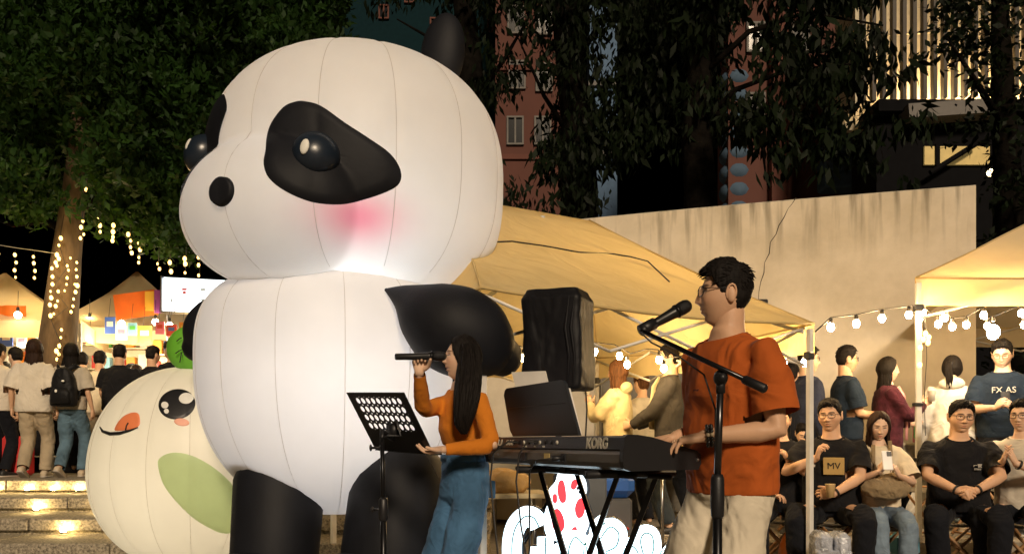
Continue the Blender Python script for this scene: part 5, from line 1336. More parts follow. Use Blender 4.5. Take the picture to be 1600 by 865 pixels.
IVORY = M('key_white', (.75, .74, .70), .3); wk = MB().box((0, 0, 0), (.0222, .145, .02), bev=.002).mesh('key', False); bk_ = MB().box((0, 0, 0), (.011, .09, .014), bev=.002).mesh('key', False)
ang = math.atan2(ka.y, ka.x)
for i in range(50):
    a = .035 + i * .0231
    o = ob('key', wk, IVORY, KB); o.location = kp(a, .232, 1.022); o.rotation_euler = (0, 0, ang)
    if i % 7 in (0, 1, 3, 4, 5):
        o = ob('key', bk_, BLACK, KB); o.location = kp(a + .0115, .205, 1.037); o.rotation_euler = (0, 0, ang)
KTX = M('keyboard_lettering', (.62, .58, .48), .5)
def ktext(s, a, z, size, sh=0, bold=0):
    Mx = Matrix(((-ka.x, 0, -kb.x, 0), (-ka.y, 0, -kb.y, 0), (0, 1, 0, 0), (0, 0, 0, 1))); Mx.translation = kp(a, -.0035, z)
    return text('lettering', s, size, KTX, KB, Mx, .0012, sh, bold)
o = ktext('KORG', .185, 1.044, .056, .14, .0022); o.scale = (1.0, 1, 1)
ktext('AU', 1.105, 1.046, .040, .2, .0014).scale = (1.9, 1, 1); ktext('860', .965, 1.046, .034, .2, .0008).scale = (1.7, 1, 1)
for i in range(9): ob('jack', MB().tube([kp(.50 + .052 * i, .0, 1.048), kp(.50 + .052 * i, -.006, 1.048)], .0085, 8), KTX if i % 3 == 0 else BLKMET, KB)
for i, (a, s) in enumerate(((.62, .10), (.70, .06), (.80, .09))): ktext(('MIDI', 'USB', 'OUTPUT')[i], a, 1.030, .011)
ob('port', MB().box(kp(.80, -.009, .985), (.045, .012, .036), rot=ang), BLACK, KB, smooth=False)
ob('port', MB().box(kp(.43, -.009, .985), (.036, .012, .036), rot=ang), BLACK, KB, smooth=False)
ob('sticker', MB().box(kp(.58, -.0085, .990), (.05, .003, .026), rot=ang), M('sticker_yellow', (.65, .5, .2), .6), KB, smooth=False)
ob('plug', MB().tube([kp(.43, -.01, .985), kp(.435, -.06, .985)], .011, 8), BLACK, KB); ob('plug', MB().tube([kp(.50, -.01, .985), kp(.50, -.03, .985)], .009, 8), BLACK, KB)
K0 = Vector(KB.location)
ob('power_cable', MB().tube([K0 + kp(.435, -.06, .985), K0 + kp(.52, -.09, .975), K0 + kp(.62, -.07, .93), K0 + kp(.66, -.05, .6), K0 + kp(.66, -.1, .2), K0 + kp(.7, -.15, .012)], .004, 6), CORD, label='black power cable drooping from the back of the keyboard', cat='cable')
for a, dd, lb in ((.66, .0, 'black signal cable looping over the keyboard edge, nearer the letters'), (.86, .08, 'black signal cable looping over the keyboard edge, nearer the woman singer')):
    ob('signal_cable', MB().tube([K0 + kp(a, -.008, 1.048), K0 + kp(a + .02, -.05, 1.052), K0 + kp(a + .05 + dd, -.075, 1.0), K0 + kp(a + .07 + dd, -.08, .88), K0 + kp(a - .02 + dd, -.10, .70), K0 + kp(a - .06 + dd * 1.3, -.09, .55), K0 + kp(a - .02 + dd, -.10, .3), K0 + kp(a, -.12, .012)], .0042, 6), CORD, label=lb, cat='cable')
# rest panel and white folder
RESTM = M('rest_panel', (.018, .022, .028), .42, var=.1)
rest = empty('music_rest', K0 + kp(.66, .02, 1.075), label='dark rounded panel propped up on the back of the keyboard', cat='music rest')
lean_ = -.045; pts = []
for a, z in ((-.30, 0), (.32, 0), (.34, .03), (.335, .19), (.315, .212), (.29, .220), (-.22, .223), (-.25, .218), (-.262, .205)): pts.append(ka * a + UP * z + kb * lean_ * (z / .22))
ob('panel', MB().prism(pts, kb * .012), RESTM, rest, smooth=False)
ob('groove', MB().tube([ka * -.24 + UP * .13 + kb * (lean_ * .6 - .001), ka * .30 + UP * .13 + kb * (lean_ * .6 - .001)], .0015, 5), BLACK, rest)
ob('page', MB().prism([ka * -.275 + UP * .006 + kb * .016, ka * .1 + UP * .006 + kb * .016, ka * .1 + UP * .19 + kb * -.02, ka * -.245 + UP * .19 + kb * -.02], kb * .012), SHEETW, rest, smooth=False)
ob('sheet_folder', MB().prism([P(826, 678, 4.12), P(876, 678, 4.02), P(852, 579, 4.06), P(799, 581, 4.16)], Vector((.004, .012, -.002))), SHEETW, smooth=False, label='white folder standing behind the dark rest panel', cat='folder')
# stand
ks = empty('keyboard_stand', K0 + kp(.5, .16, 0), label='black double braced folding stand under the keyboard', cat='keyboard stand')
ko = kp(.5, .16, 0); q_ = lambda a, b, z: kp(a, b, z) - ko
for b in (.07, .25):
    ob('leg', MB().tube([q_(.80, b, .925), q_(.21, b, .03)], (.013, .022), 4, up=kb), BLKMET, ks, smooth=False)
    ob('leg', MB().tube([q_(.20, b + .03, .925), q_(.79, b + .03, .03)], (.013, .022), 4, up=kb), BLKMET, ks, smooth=False)
for a in (.20, .80):
    ob('top_bar', MB().tube([q_(a, -.04, .928), q_(a, .36, .928)], .016, 10), BLACK, ks)
    ob('foot_bar', MB().tube([q_(a, -.06, .022), q_(a, .40, .022)], .018, 10), BLACK, ks)
ob('spreader', MB().tube([q_(.08, .10, .925), q_(1.10, .10, .925)], .012, 10).tube([q_(.06, .24, .918), q_(.98, .24, .918)], .010, 10), BLKMET, ks)
for a in (.3, .45, .62, .9): ob('rail_clip', MB().box(q_(a, .10, .93), (.05, .03, .03), rot=ang), BLACK, ks, smooth=False)
ob('pivot', MB().tube([q_(.5, .04, .478), q_(.5, .31, .478)], .018, 12), STEEL, ks)

# loudspeaker under a loose black cover on a pole stand
COVER = M('nylon_cover', (.008, .008, .010), .5, var=.3, vs=3, fold=.02, fs=4, bump=.0006, bs=350, spec=.2, stretch=(1, 1, .5))
sp = empty('loudspeaker', (P(873, 690, 4.6).x, 4.62, 1.33), R(-22), label='loudspeaker under a creased black nylon cover on its pole', cat='loudspeaker')
cb_ = MB()
def covf(z): return .172 + .006 * math.sin(z * 14)
cb_.loft([(Vector((.004 * math.sin(z * 9), 0, z)), Vector((1, 0, 0)), Vector((0, 1, 0)), (covf(z) if .01 < z < .53 else .150) * (1.0 if z < .56 else .95), .150 if .01 < z < .53 else .13) for z in (0, .012, .05, .1, .2, .3, .4, .5, .54, .556)], 40, 9)
cm = bake(cb_.mesh('cover'), .009, 5, [(.30, .014), (.09, .008)])
ob('cover', cm, COVER, sp)
for x, y in ((.10, -.150), (.13, -.148)):
    ob('crease', MB().cap_tube([(x, y, .03), (x + .012, y - .004, .18), (x - .008, y - .008, .33), (x + .01, y, .50)], [.003, .008, .009, .003], 8), COVER, sp)
ss = empty('speaker_stand', (sp.location.x, sp.location.y, 0), label='black tripod stand carrying the covered loudspeaker', cat='speaker stand')
ob('pole', MB().tube([(0, 0, .25), (0, 0, 1.335)], .018, 12), BLKMET, ss); ob('collar', MB().lathe([(.02, .78), (.03, .80), (.03, .86), (.02, .88)], n=12), BLACK, ss)
for k in range(3):
    q = R(120 * k + 75); ob('leg', MB().tube([(0, 0, .82), (.50 * math.cos(q), .50 * math.sin(q), .015)], .012, 8), BLKMET, ss)
    ob('brace', MB().tube([(0, 0, .42), (.28 * math.cos(q), .28 * math.sin(q), .36)], .009, 8), BLKMET, ss)
ob('speaker_cable', MB().tube([P(915, 605, 4.7), P(917, 640, 4.72), P(914, 700, 4.75), P(911, 790, 4.8), P(908, 905, 4.85)], .005, 6), CORD, label='cable hanging from the covered loudspeaker', cat='cable')

# glowing sign of channel letters
SIGNW = M('sign_face', (.9, .95, 1), .4, emit=3.4, ecol=(.72, .92, 1.0)); SIGNR = M('sign_red', (.8, .02, .03), .4, emit=1.2, ecol=(1, .06, .08)); SIGNK = M('sign_case', (.02, .025, .035), .5); SIGNT = M('sign_teal', (.15, .6, .6), .5)
NY = 4.42; ns = empty('lit_sign', (P(905, 690, NY).x, NY, 0), label='glowing white cursive sign with a round red and white figure below the keyboard', cat='sign')
no = Vector(ns.location)
def slab(name, outline, mat, y0, y1, parent=ns):
    pts = [P(a, b, NY) + Vector((0, y0, 0)) - no for a, b in outline]
    return ob(name, MB().prism(pts, (0, y1 - y0, 0)), mat, parent, smooth=False)
def rounded(pts, sub=5):
    n = len(pts); o = []
    for i in range(n):
        p0, p1, p2, p3 = [pts[(i + k) % n] for k in (-1, 0, 1, 2)]
        for s in range(sub):
            t_ = s / sub; f = lambda a, b, c, d: .5 * (2 * b + (c - a) * t_ + (2 * a - 5 * b + 4 * c - d) * t_ * t_ + (3 * b - a - 3 * c + d) * t_ ** 3)
            o.append((f(p0[0], p1[0], p2[0], p3[0]), f(p0[1], p1[1], p2[1], p3[1])))
    return o
fig = rounded([(868, 752), (874, 736), (890, 733), (903, 737), (914, 748), (917, 765), (914, 778), (921, 800), (919, 822), (906, 842), (880, 846), (856, 838), (850, 815), (853, 795), (860, 780), (858, 765)])
slab('figure', fig, SIGNW, 0, .02); cxm, cym = 886, 790
slab('figure_case', [(cxm + (a - cxm) * 1.02 + 5, cym + (b - cym) * 1.0) for a, b in fig], SIGNK, .022, .14)
for pts in ([(873, 752), (880, 750), (884, 765), (884, 782), (876, 784), (871, 768)], [(893, 752), (899, 748), (902, 756), (898, 764), (892, 762)], [(862, 800), (872, 794), (880, 806), (882, 822), (874, 832), (864, 824)], [(903, 780), (911, 778), (914, 794), (910, 806), (902, 808), (898, 794)], [(864, 772), (870, 772), (870, 784), (864, 784)], [(893, 826), (900, 822), (902, 832), (895, 836)]):
    slab('red_patch', rounded(pts, 4), SIGNR, -.006, 0)
for a, b in ((903, 762), (909, 760), (906, 768)): ob('face_dot', MB().ball(P(a, b, NY) - no, (.008, .006, .010), 8, 6), SIGNK, ns)
def stroke(name, pts, r=10.5):
    pp = []; m = len(pts)
    for i in range(m - 1):
        p0, p1, p2, p3 = pts[max(i - 1, 0)], pts[i], pts[i + 1], pts[min(i + 2, m - 1)]
        for s in range(5):
            t_ = s / 5; f = lambda a, b, c, d: .5 * (2 * b + (c - a) * t_ + (2 * a - 5 * b + 4 * c - d) * t_ * t_ + (3 * b - a - 3 * c + d) * t_ ** 3)
            pp.append((f(p0[0], p1[0], p2[0], p3[0]), f(p0[1], p1[1], p2[1], p3[1])))
    pp.append(pts[-1]); rm = r * 1.28 / F * NY
    path = [P(a, b, NY) - no for a, b in pp]
    L_ = ob(name, MB().tube(path, [(rm, .018)] * len(path), 10, up=(0, -1, 0)), SIGNW, ns)
    ob('letter_case', MB().tube([p + Vector((.012, .075, 0)) for p in path], [(rm * 1.05, .05)] * len(path), 10, up=(0, -1, 0)), SIGNK, L_)
    ob('letter_line', MB().tube([p + Vector((0, -.019, 0)) for p in path], .004, 5), SIGNT, L_)
stroke('letter', [(842, 822), (834, 808), (820, 806), (806, 822), (800, 850), (803, 885), (820, 905), (838, 895), (844, 872), (828, 868)], 12)
stroke('letter', [(852, 838), (853, 870), (860, 890), (872, 885), (878, 850), (880, 890)], 10)
stroke('letter', [(912, 850), (898, 838), (888, 860), (894, 888), (908, 885), (914, 845), (918, 890)], 10)
stroke('letter', [(946, 815), (936, 826), (934, 860), (936, 895)], 11)
stroke('letter', [(936, 842), (952, 822), (966, 832), (962, 852), (946, 862), (964, 872), (962, 892), (944, 898)], 11)
stroke('letter', [(978, 850), (972, 872), (980, 893), (994, 886), (996, 862), (984, 850), (976, 856)], 9)
stroke('letter', [(1006, 870), (1000, 845), (1006, 832), (1018, 836), (1020, 858), (1010, 875), (1004, 890)], 10)
stroke('letter', [(1034, 858), (1024, 876), (1030, 895), (1044, 890), (1046, 868), (1036, 858)], 9)
ob('support', MB().box(P(920, 900, NY) + Vector((0, .12, 0)) - no, (.9, .04, .05)).box(P(830, 905, NY) + Vector((0, .12, -.08)) - no, (.05, .3, .30)).box(P(1010, 905, NY) + Vector((0, .12, -.08)) - no, (.05, .3, .30)), SIGNK, ns, smooth=False)
# ---------------------------------------------------------------- bulbs and strings of light
def sagpts(a, b, sag, n=10):
    a, b = Vector(a), Vector(b); return [a.lerp(b, i / n) - UP * sag * 4 * (i / n) * (1 - i / n) for i in range(n + 1)]
bulb_me = MB().ball((0, 0, -.07), (.026, .026, .033), 14, 10).mesh('bulb'); sock_me = MB().lathe([(.006, 0), (.014, -.006), (.016, -.04), (.012, -.045)], n=10).mesh('socket')
bulb_me.materials.append(BULB); sock_me.materials.append(CORD)
def bulb_string(label, pts, bulbs, root_loc=None, scale=1.0, white=()):
    t = empty('bulb_string', pts[0], label=label, cat='string lights'); o0 = Vector(pts[0])
    ob('cord', MB().tube([Vector(p) - o0 for p in pts], .0055, 6), CORD, t)
    for i, p in enumerate(bulbs):
        s = ob('socket', sock_me, None, t); s.location = Vector(p) - o0
        b = ob('bulb', bulb_me, None, s)
        if i in white:
            b.data = bulb_me.copy(); b.data.materials.clear(); b.data.materials.append(BULBW); b.scale = (1.9,) * 3
    return t
def dropbulbs(pxs, Y, dz=.062): return [P(a, b, Y) + UP * dz for a, b in pxs]
bl = [(1298, 513), (1338, 507), (1378, 498), (1420, 494)]
pp = [Vector((2.23, 6.12, 1.86))] + [p + UP * .004 for p in (P(1298, 497, 6.2), P(1338, 492, 6.4), P(1378, 484, 6.6), P(1420, 479, 6.85))] + [Vector((QA[0], QA[1] - .03, 2.19))]
bulb_string('string of round bulbs between the yellow tent corner and the right tent post', pp, [pp[1], pp[2], pp[3], pp[4]])
b2 = [(1436, 500), (1442, 487), (1466, 507), (1476, 497), (1488, 511), (1510, 508), (1537, 493), (1543, 510), (1552, 508), (1596, 490), (1600, 508)]
p2_ = [P(1438, 478, 6.98)] + [P(a, b - 14, 7.05) for a, b in b2[2:]] + [P(1640, 470, 6.8)]
bulb_string('string of round bulbs under the right tent edge', p2_, [P(a, b, 7.05) + UP * .075 for a, b in b2], white=(8,))
b3 = [(818, 559), (929, 549), (968, 556), (980, 569)]
bulb_string('string of bulbs inside the yellow tent beside the loudspeaker', [P(800, 535, 6.4), P(822, 545, 6.5), P(929, 535, 7.0), P(960, 538, 7.0), P(985, 552, 7.0), P(1010, 545, 7.0)], [P(a, b, Y) + UP * .07 for (a, b), Y in zip(b3, (6.5, 7.0, 7.0, 7.0))])
b4 = [(1030, 562), (1037, 575), (1257, 566), (1225, 565)]
bulb_string('string of bulbs inside the yellow tent before the cropped haired man', [P(1010, 545, 7.0), P(1028, 546, 7.0), P(1040, 559, 6.9), P(1100, 552, 6.8), P(1225, 550, 6.6), P(1257, 549, 6.45), P(1268, 545, 6.3)], [P(a, b, Y) + UP * .07 for (a, b), Y in zip(b4, (7.0, 6.9, 6.45, 6.6))])
loop = empty('fairy_cluster', P(1436, 560, 6.92), label='small tangle of lit fairy lights hanging on the right tent post', cat='string lights')
ob('cord', MB().tube([P(a, b, 6.92) - loop.location for a, b in ((1440, 480), (1447, 510), (1448, 560), (1444, 620), (1446, 680))], .003, 5), CORD, loop)
fb = MB().ball((0, 0, 0), (.020, .020, .026), 8, 6).mesh('bulb'); fb.materials.append(FAIRY)
for a, b in ((1446, 521), (1451, 527), (1443, 530), (1438, 543), (1450, 535), (1437, 570)): ob('bulb', fb, None, loop).location = P(a, b, 6.90) - loop.location

def fairy(label, pts, n=None, group=None, r=1.0, cordmat=CORD):
    t = empty('fairy_lights', pts[0], label=label, cat='fairy lights', group=group); o0 = Vector(pts[0])
    ob('cord', MB().tube([Vector(p) - o0 for p in pts], .005, 5), cordmat, t)
    return t, o0
def fairy_bulbs(t, o0, locs):
    for p in locs:
        b = ob('bulb', fb, None, t); b.location = Vector(p) - o0; s = random.uniform(.65, 1.35); b.scale = (s, s, s)
FY = 11.4
t, o0 = fairy('pale wire with drops of warm fairy lights strung left of the lit trunk', [P(-30, 378, FY), P(25, 387, FY), P(55, 391, FY), P(88, 396, FY)], cordmat=PALE_CORD)
for x, ys in ((24, (398, 410, 422, 433)), (54, (401, 411, 423, 434)), (-4, (396, 408, 420))):
    ob('drop', MB().tube([P(x, ys[0] - 8, FY) - o0, P(x - 1, ys[-1], FY) - o0], .003, 5), CORD, t); fairy_bulbs(t, o0, [P(x + random.uniform(-2, 2), y, FY) for y in ys])
FY2 = 10.8
for i, (x, ys, lb) in enumerate(((128, (345, 355, 366, 372), 'just right of the trunk top'), (155, (343, 352, 362), 'two drops right of the trunk'), (176, (352, 362, 370, 376), 'above the small tent, left of its peak'), (203, (366, 376, 386, 395), 'touching the small tent peak from the left'), (219, (380, 390, 402, 410), 'directly over the small tent peak'), (247, (412, 420), 'left of the bright menu board'), (265, (410, 424), 'over the left end of the menu board'), (290, (404, 412, 426), 'over the middle of the menu board'), (312, (402, 414, 430), 'nearest the panda cheek'), (135, (285, 296), 'high in the crown above the trunk'))):
    t, o0 = fairy('strand of warm fairy lights hanging %s' % lb, [P(x + 2, ys[0] - 26, FY2), P(x + 1, ys[0] - 8, FY2), P(x, ys[-1], FY2)], group='fairy light strands below the tree')
    fairy_bulbs(t, o0, [P(x + random.uniform(-3, 3), y, FY2) for y in ys])

# ---------------------------------------------------------------- trees
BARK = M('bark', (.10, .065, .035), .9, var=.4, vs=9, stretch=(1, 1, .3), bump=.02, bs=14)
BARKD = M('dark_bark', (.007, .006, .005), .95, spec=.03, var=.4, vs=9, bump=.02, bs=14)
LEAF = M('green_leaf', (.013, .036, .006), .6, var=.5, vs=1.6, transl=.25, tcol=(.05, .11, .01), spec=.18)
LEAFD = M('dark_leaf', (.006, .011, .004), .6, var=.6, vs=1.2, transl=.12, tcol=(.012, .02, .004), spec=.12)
def leaves(name, base, dirs, L, wd, mat, parent, bend=.0):
    base = np.asarray(base, np.float32); d = np.asarray(dirs, np.float32); n = len(base)
    d /= np.linalg.norm(d, axis=1, keepdims=True) + 1e-9
    a = rng.normal(size=(n, 3)); w = np.cross(d, a); w /= np.linalg.norm(w, axis=1, keepdims=True) + 1e-9; nn = np.cross(d, w)
    L = np.asarray(L).reshape(-1, 1); Wd = (wd * L)
    V = np.stack([base, base + d * L * .45 + w * Wd + nn * L * .04, base + d * L, base + d * L * .45 - w * Wd + nn * L * .04], 1).reshape(-1, 3)
    return ob(name, np_mesh(name, V, np.arange(n * 4).reshape(n, 4)), mat, parent)
def sprigs(cent, n_leaf, L, up=.8, spread=.7):
    n = len(cent); ax = rng.normal(size=(n, 3)) * spread + np.array([0, -.15, up]); ax /= np.linalg.norm(ax, axis=1, keepdims=True)
    b, d, l = [], [], []
    for k in range(n_leaf):
        f = k / n_leaf
        b.append(cent + ax * (f * L * 1.2)); d.append(ax * .75 + rng.normal(size=(n, 3)) * .55); l.append(L * rng.uniform(.6, 1.1, n))
    return np.concatenate(b), np.concatenate(d), np.concatenate(l)
def clumps(blobs, per):
    "points near the surface and inside of many small lobes: (px, py, Y, rx, ry, rz)"
    o = []
    for (px, py, Y, r) in blobs:
        c_ = np.array(P(px, py, Y)); k = int(per * r * r)
        v = rng.normal(size=(k, 3)); v /= np.linalg.norm(v, axis=1, keepdims=True); rad = r * rng.uniform(.25, 1, (k, 1)) ** .6
        o.append(c_ + v * rad * np.array([1.15, 1.0, .72]))
    return np.concatenate(o)
lt_ = empty('broad_tree', P(90, 600, 11.6), label='leafy tree on the left with fairy lights wound round its trunk', cat='tree'); lo = Vector(lt_.location)
tp_ = [(84, 655, .34), (86, 600, .28), (89, 550, .25), (94, 500, .23), (99, 450, .21), (104, 400, .19), (110, 350, .17), (114, 310, .15), (120, 240, .12), (126, 150, .08)]
ob('trunk', MB().tube([P(a, b, 11.6) - lo for a, b, r in tp_], [r for *_, r in tp_], 16), BARK, lt_)
for e in ([(108, 362), (70, 345), (20, 352), (-40, 330)], [(112, 335), (160, 300), (230, 280), (300, 240)], [(116, 300), (80, 230), (30, 170), (-20, 120)], [(120, 250), (190, 180), (280, 120), (380, 60)], [(122, 200), (110, 120), (130, 40), (150, -40)]):
    ob('limb', MB().tube([P(a, b, 11.6 + .25 * i) - lo for i, (a, b) in enumerate(e)], [.08, .05, .03, .015], 8), BARKD, lt_)
bl_ = []
r_ = random.Random(3)
for i in range(95):
    px = r_.uniform(-60, 330); py = r_.uniform(-60, 350)
    if py > 330 - .15 * abs(px - 110) and px < 70: py -= 60
    bl_.append((px, py, r_.uniform(10.6, 13.4), r_.uniform(.28, .62)))
for i in range(34): bl_.append((r_.uniform(300, 520), r_.uniform(-60, 120), r_.uniform(10.8, 13), r_.uniform(.3, .6)))
for a, b in ((30, 330), (160, 345), (230, 350), (255, 380), (280, 390), (300, 350), (205, 330), (20, 300), (60, 318), (255, 330)): bl_.append((a, b, 11.0, .38))
bl_ += [(r_.uniform(-40, 340), r_.uniform(-40, 300), r_.uniform(9.9, 10.6), r_.uniform(.25, .45)) for _ in range(46)]
cen_ = clumps(bl_, 360) - np.array(lo)
b, d, l = sprigs(cen_, 5, .14, up=.95, spread=.55)
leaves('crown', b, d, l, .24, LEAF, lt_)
# lights wound round the trunk
t, o0 = fairy('fairy lights wound up and down the left tree trunk', [P(100, 335, 11.35), P(92, 380, 11.33), P(104, 420, 11.32), P(82, 450, 11.31), P(106, 480, 11.30), P(80, 500, 11.29), P(96, 540, 11.27), P(90, 565, 11.26)])
loc_ = []
for pts in ([(89, 398), (87, 410), (81, 419), (82, 432), (82, 444), (79, 455), (80, 465), (78, 476), (79, 493)], [(92, 404), (89, 415), (91, 455), (90, 470), (87, 478), (84, 490)], [(110, 403), (105, 415), (107, 422), (105, 434), (104, 444), (101, 454)], [(120, 410), (119, 421), (120, 432), (117, 444), (121, 446), (118, 456), (115, 467), (114, 478), (111, 487)], [(96, 515), (95, 527), (93, 540), (88, 548), (89, 561), (92, 553)], [(78, 640), (74, 652), (77, 664)], [(92, 383), (95, 372)]):
    loc_ += [P(a, b, 11.30) for a, b in pts]
fairy_bulbs(t, o0, loc_)
point('tree_glow', P(118, 425, 10.9), 30, (1, .68, .26), .15); point('tree_glow', P(210, 410, 10.4), 22, (1, .68, .26), .15); point('tree_glow', P(40, 425, 10.9), 18, (1, .68, .26), .15)

def hang_tree(label, base, blobs, per, L, mat, trunk, limbs, droop=-.9, wd=.17):
    t = empty('hanging_tree', base, label=label, cat='tree'); o0 = Vector(base)
    ob('trunk', MB().tube([P(a, b, Y) - o0 for a, b, Y, r in trunk], [q[3] for q in trunk], 12), BARKD, t)
    for e in limbs: ob('limb', MB().tube([P(a, b, Y) - o0 for a, b, Y in e], [.06 * (1 - .8 * i / (len(e) - 1)) for i in range(len(e))], 6), BARKD, t)
    cen_ = clumps(blobs, per) - np.array(o0); n = len(cen_)
    d = rng.normal(size=(n, 3)) * .38 + np.array([0, 0, droop])
    leaves('crown', cen_, d, L * rng.uniform(.4, 1.25, n), wd, mat, t); return t
r_ = random.Random(9)
def blobs_in(poly, n, Y0, Y1, r0, r1):
    o = []
    xs = [p[0] for p in poly]; ys = [p[1] for p in poly]
    while len(o) < n:
        x, y = r_.uniform(min(xs), max(xs)), r_.uniform(min(ys), max(ys)); ins = False; j = len(poly) - 1
        for i in range(len(poly)):
            if (poly[i][1] > y) != (poly[j][1] > y) and x < (poly[j][0] - poly[i][0]) * (y - poly[i][1]) / (poly[j][1] - poly[i][1]) + poly[i][0]: ins = not ins
            j = i
        if ins: o.append((x, y, r_.uniform(Y0, Y1), r_.uniform(r0, r1)))
    return o
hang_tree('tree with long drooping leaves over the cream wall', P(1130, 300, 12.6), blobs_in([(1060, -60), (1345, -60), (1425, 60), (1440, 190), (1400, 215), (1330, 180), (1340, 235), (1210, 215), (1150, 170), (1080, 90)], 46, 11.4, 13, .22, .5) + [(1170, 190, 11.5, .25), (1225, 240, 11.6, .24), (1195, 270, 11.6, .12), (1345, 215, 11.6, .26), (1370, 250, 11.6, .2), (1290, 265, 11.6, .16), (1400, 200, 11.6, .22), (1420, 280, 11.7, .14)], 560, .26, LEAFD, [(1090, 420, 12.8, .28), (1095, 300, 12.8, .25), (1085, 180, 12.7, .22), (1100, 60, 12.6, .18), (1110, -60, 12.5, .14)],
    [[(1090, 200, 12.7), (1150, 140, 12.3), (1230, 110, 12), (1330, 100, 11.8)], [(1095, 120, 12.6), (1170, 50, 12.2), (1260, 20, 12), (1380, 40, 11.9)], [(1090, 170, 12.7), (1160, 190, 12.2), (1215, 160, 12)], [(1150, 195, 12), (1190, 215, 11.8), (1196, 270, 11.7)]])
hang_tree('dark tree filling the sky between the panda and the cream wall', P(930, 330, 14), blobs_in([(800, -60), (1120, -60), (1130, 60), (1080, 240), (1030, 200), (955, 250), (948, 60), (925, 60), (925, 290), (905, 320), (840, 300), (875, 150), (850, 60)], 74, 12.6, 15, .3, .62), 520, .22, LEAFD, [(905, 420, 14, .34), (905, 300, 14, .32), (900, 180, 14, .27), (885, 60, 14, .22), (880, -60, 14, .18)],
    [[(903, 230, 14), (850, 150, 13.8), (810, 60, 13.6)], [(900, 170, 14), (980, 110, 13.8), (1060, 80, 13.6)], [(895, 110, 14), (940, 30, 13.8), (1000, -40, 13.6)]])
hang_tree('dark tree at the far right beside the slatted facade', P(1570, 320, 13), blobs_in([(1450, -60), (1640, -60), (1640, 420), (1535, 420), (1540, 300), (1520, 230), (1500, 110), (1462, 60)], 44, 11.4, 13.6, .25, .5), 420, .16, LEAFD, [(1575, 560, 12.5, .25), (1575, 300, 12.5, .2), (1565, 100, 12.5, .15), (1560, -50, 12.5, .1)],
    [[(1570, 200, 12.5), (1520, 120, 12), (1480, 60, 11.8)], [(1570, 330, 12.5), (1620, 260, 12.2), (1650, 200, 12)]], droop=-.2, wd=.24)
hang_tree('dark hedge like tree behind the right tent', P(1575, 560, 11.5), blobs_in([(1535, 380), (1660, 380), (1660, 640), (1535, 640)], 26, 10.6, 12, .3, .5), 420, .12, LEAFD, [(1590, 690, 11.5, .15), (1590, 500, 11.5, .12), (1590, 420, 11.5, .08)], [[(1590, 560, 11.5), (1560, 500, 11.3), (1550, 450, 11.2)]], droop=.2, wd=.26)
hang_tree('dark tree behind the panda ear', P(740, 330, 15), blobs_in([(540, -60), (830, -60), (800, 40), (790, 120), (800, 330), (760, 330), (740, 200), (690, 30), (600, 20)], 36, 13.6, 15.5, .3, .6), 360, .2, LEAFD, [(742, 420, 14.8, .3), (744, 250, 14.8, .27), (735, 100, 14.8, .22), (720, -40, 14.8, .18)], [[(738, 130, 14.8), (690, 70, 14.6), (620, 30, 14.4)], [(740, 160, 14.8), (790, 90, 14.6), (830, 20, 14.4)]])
# ---------------------------------------------------------------- buildings behind
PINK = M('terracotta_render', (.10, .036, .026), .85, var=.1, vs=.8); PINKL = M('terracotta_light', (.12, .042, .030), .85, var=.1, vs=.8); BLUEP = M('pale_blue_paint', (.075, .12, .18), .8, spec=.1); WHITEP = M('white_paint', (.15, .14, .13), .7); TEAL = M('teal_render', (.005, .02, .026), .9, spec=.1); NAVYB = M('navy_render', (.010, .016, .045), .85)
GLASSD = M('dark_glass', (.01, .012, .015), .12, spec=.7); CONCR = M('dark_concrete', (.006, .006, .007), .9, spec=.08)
def part_win(px, py, w, h, Y, root, o0, frame=WHITEP):
    c_ = P(px, py, Y) - o0; W_, H_ = w / F * Y, h / F * Y; f = MB(); th = .06
    for x in (-W_ / 2, 0, W_ / 2): f.box(c_ + Vector((x, -.05, 0)), (th, .10, H_ + th))
    for z in (-H_ / 2, H_ / 2): f.box(c_ + Vector((0, -.052, z)), (W_ + th, .11, th))
    wn = ob('window', f, frame, root, smooth=False)
    ob('pane', MB().box(c_ + Vector((0, -.01, 0)), (W_, .04, H_)), GLASSD, wn, smooth=False)
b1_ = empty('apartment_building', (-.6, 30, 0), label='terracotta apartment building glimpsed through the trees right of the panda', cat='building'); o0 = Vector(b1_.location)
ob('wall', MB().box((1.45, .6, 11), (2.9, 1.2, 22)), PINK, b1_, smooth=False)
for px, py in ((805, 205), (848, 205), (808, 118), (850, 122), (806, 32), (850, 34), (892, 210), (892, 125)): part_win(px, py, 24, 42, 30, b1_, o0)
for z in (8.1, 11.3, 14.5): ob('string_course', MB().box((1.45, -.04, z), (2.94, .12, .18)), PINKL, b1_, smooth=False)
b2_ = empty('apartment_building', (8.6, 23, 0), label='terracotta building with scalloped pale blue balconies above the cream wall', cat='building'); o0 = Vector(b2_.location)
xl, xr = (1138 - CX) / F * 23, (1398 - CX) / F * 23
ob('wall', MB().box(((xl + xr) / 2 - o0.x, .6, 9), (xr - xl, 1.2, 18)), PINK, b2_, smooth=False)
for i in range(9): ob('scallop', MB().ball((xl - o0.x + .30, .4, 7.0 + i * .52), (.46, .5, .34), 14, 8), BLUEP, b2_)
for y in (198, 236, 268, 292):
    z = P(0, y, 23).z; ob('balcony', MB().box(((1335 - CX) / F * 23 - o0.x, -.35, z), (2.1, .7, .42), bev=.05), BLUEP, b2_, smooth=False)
ob('pier', MB().box(((1385 - CX) / F * 23 - o0.x, -.3, 9), (.35, .8, 18)), PINKL, b2_, smooth=False); ob('pier', MB().box(((1215 - CX) / F * 23 - o0.x, -.15, 9), (.5, .3, 18)), PINKL, b2_, smooth=False)
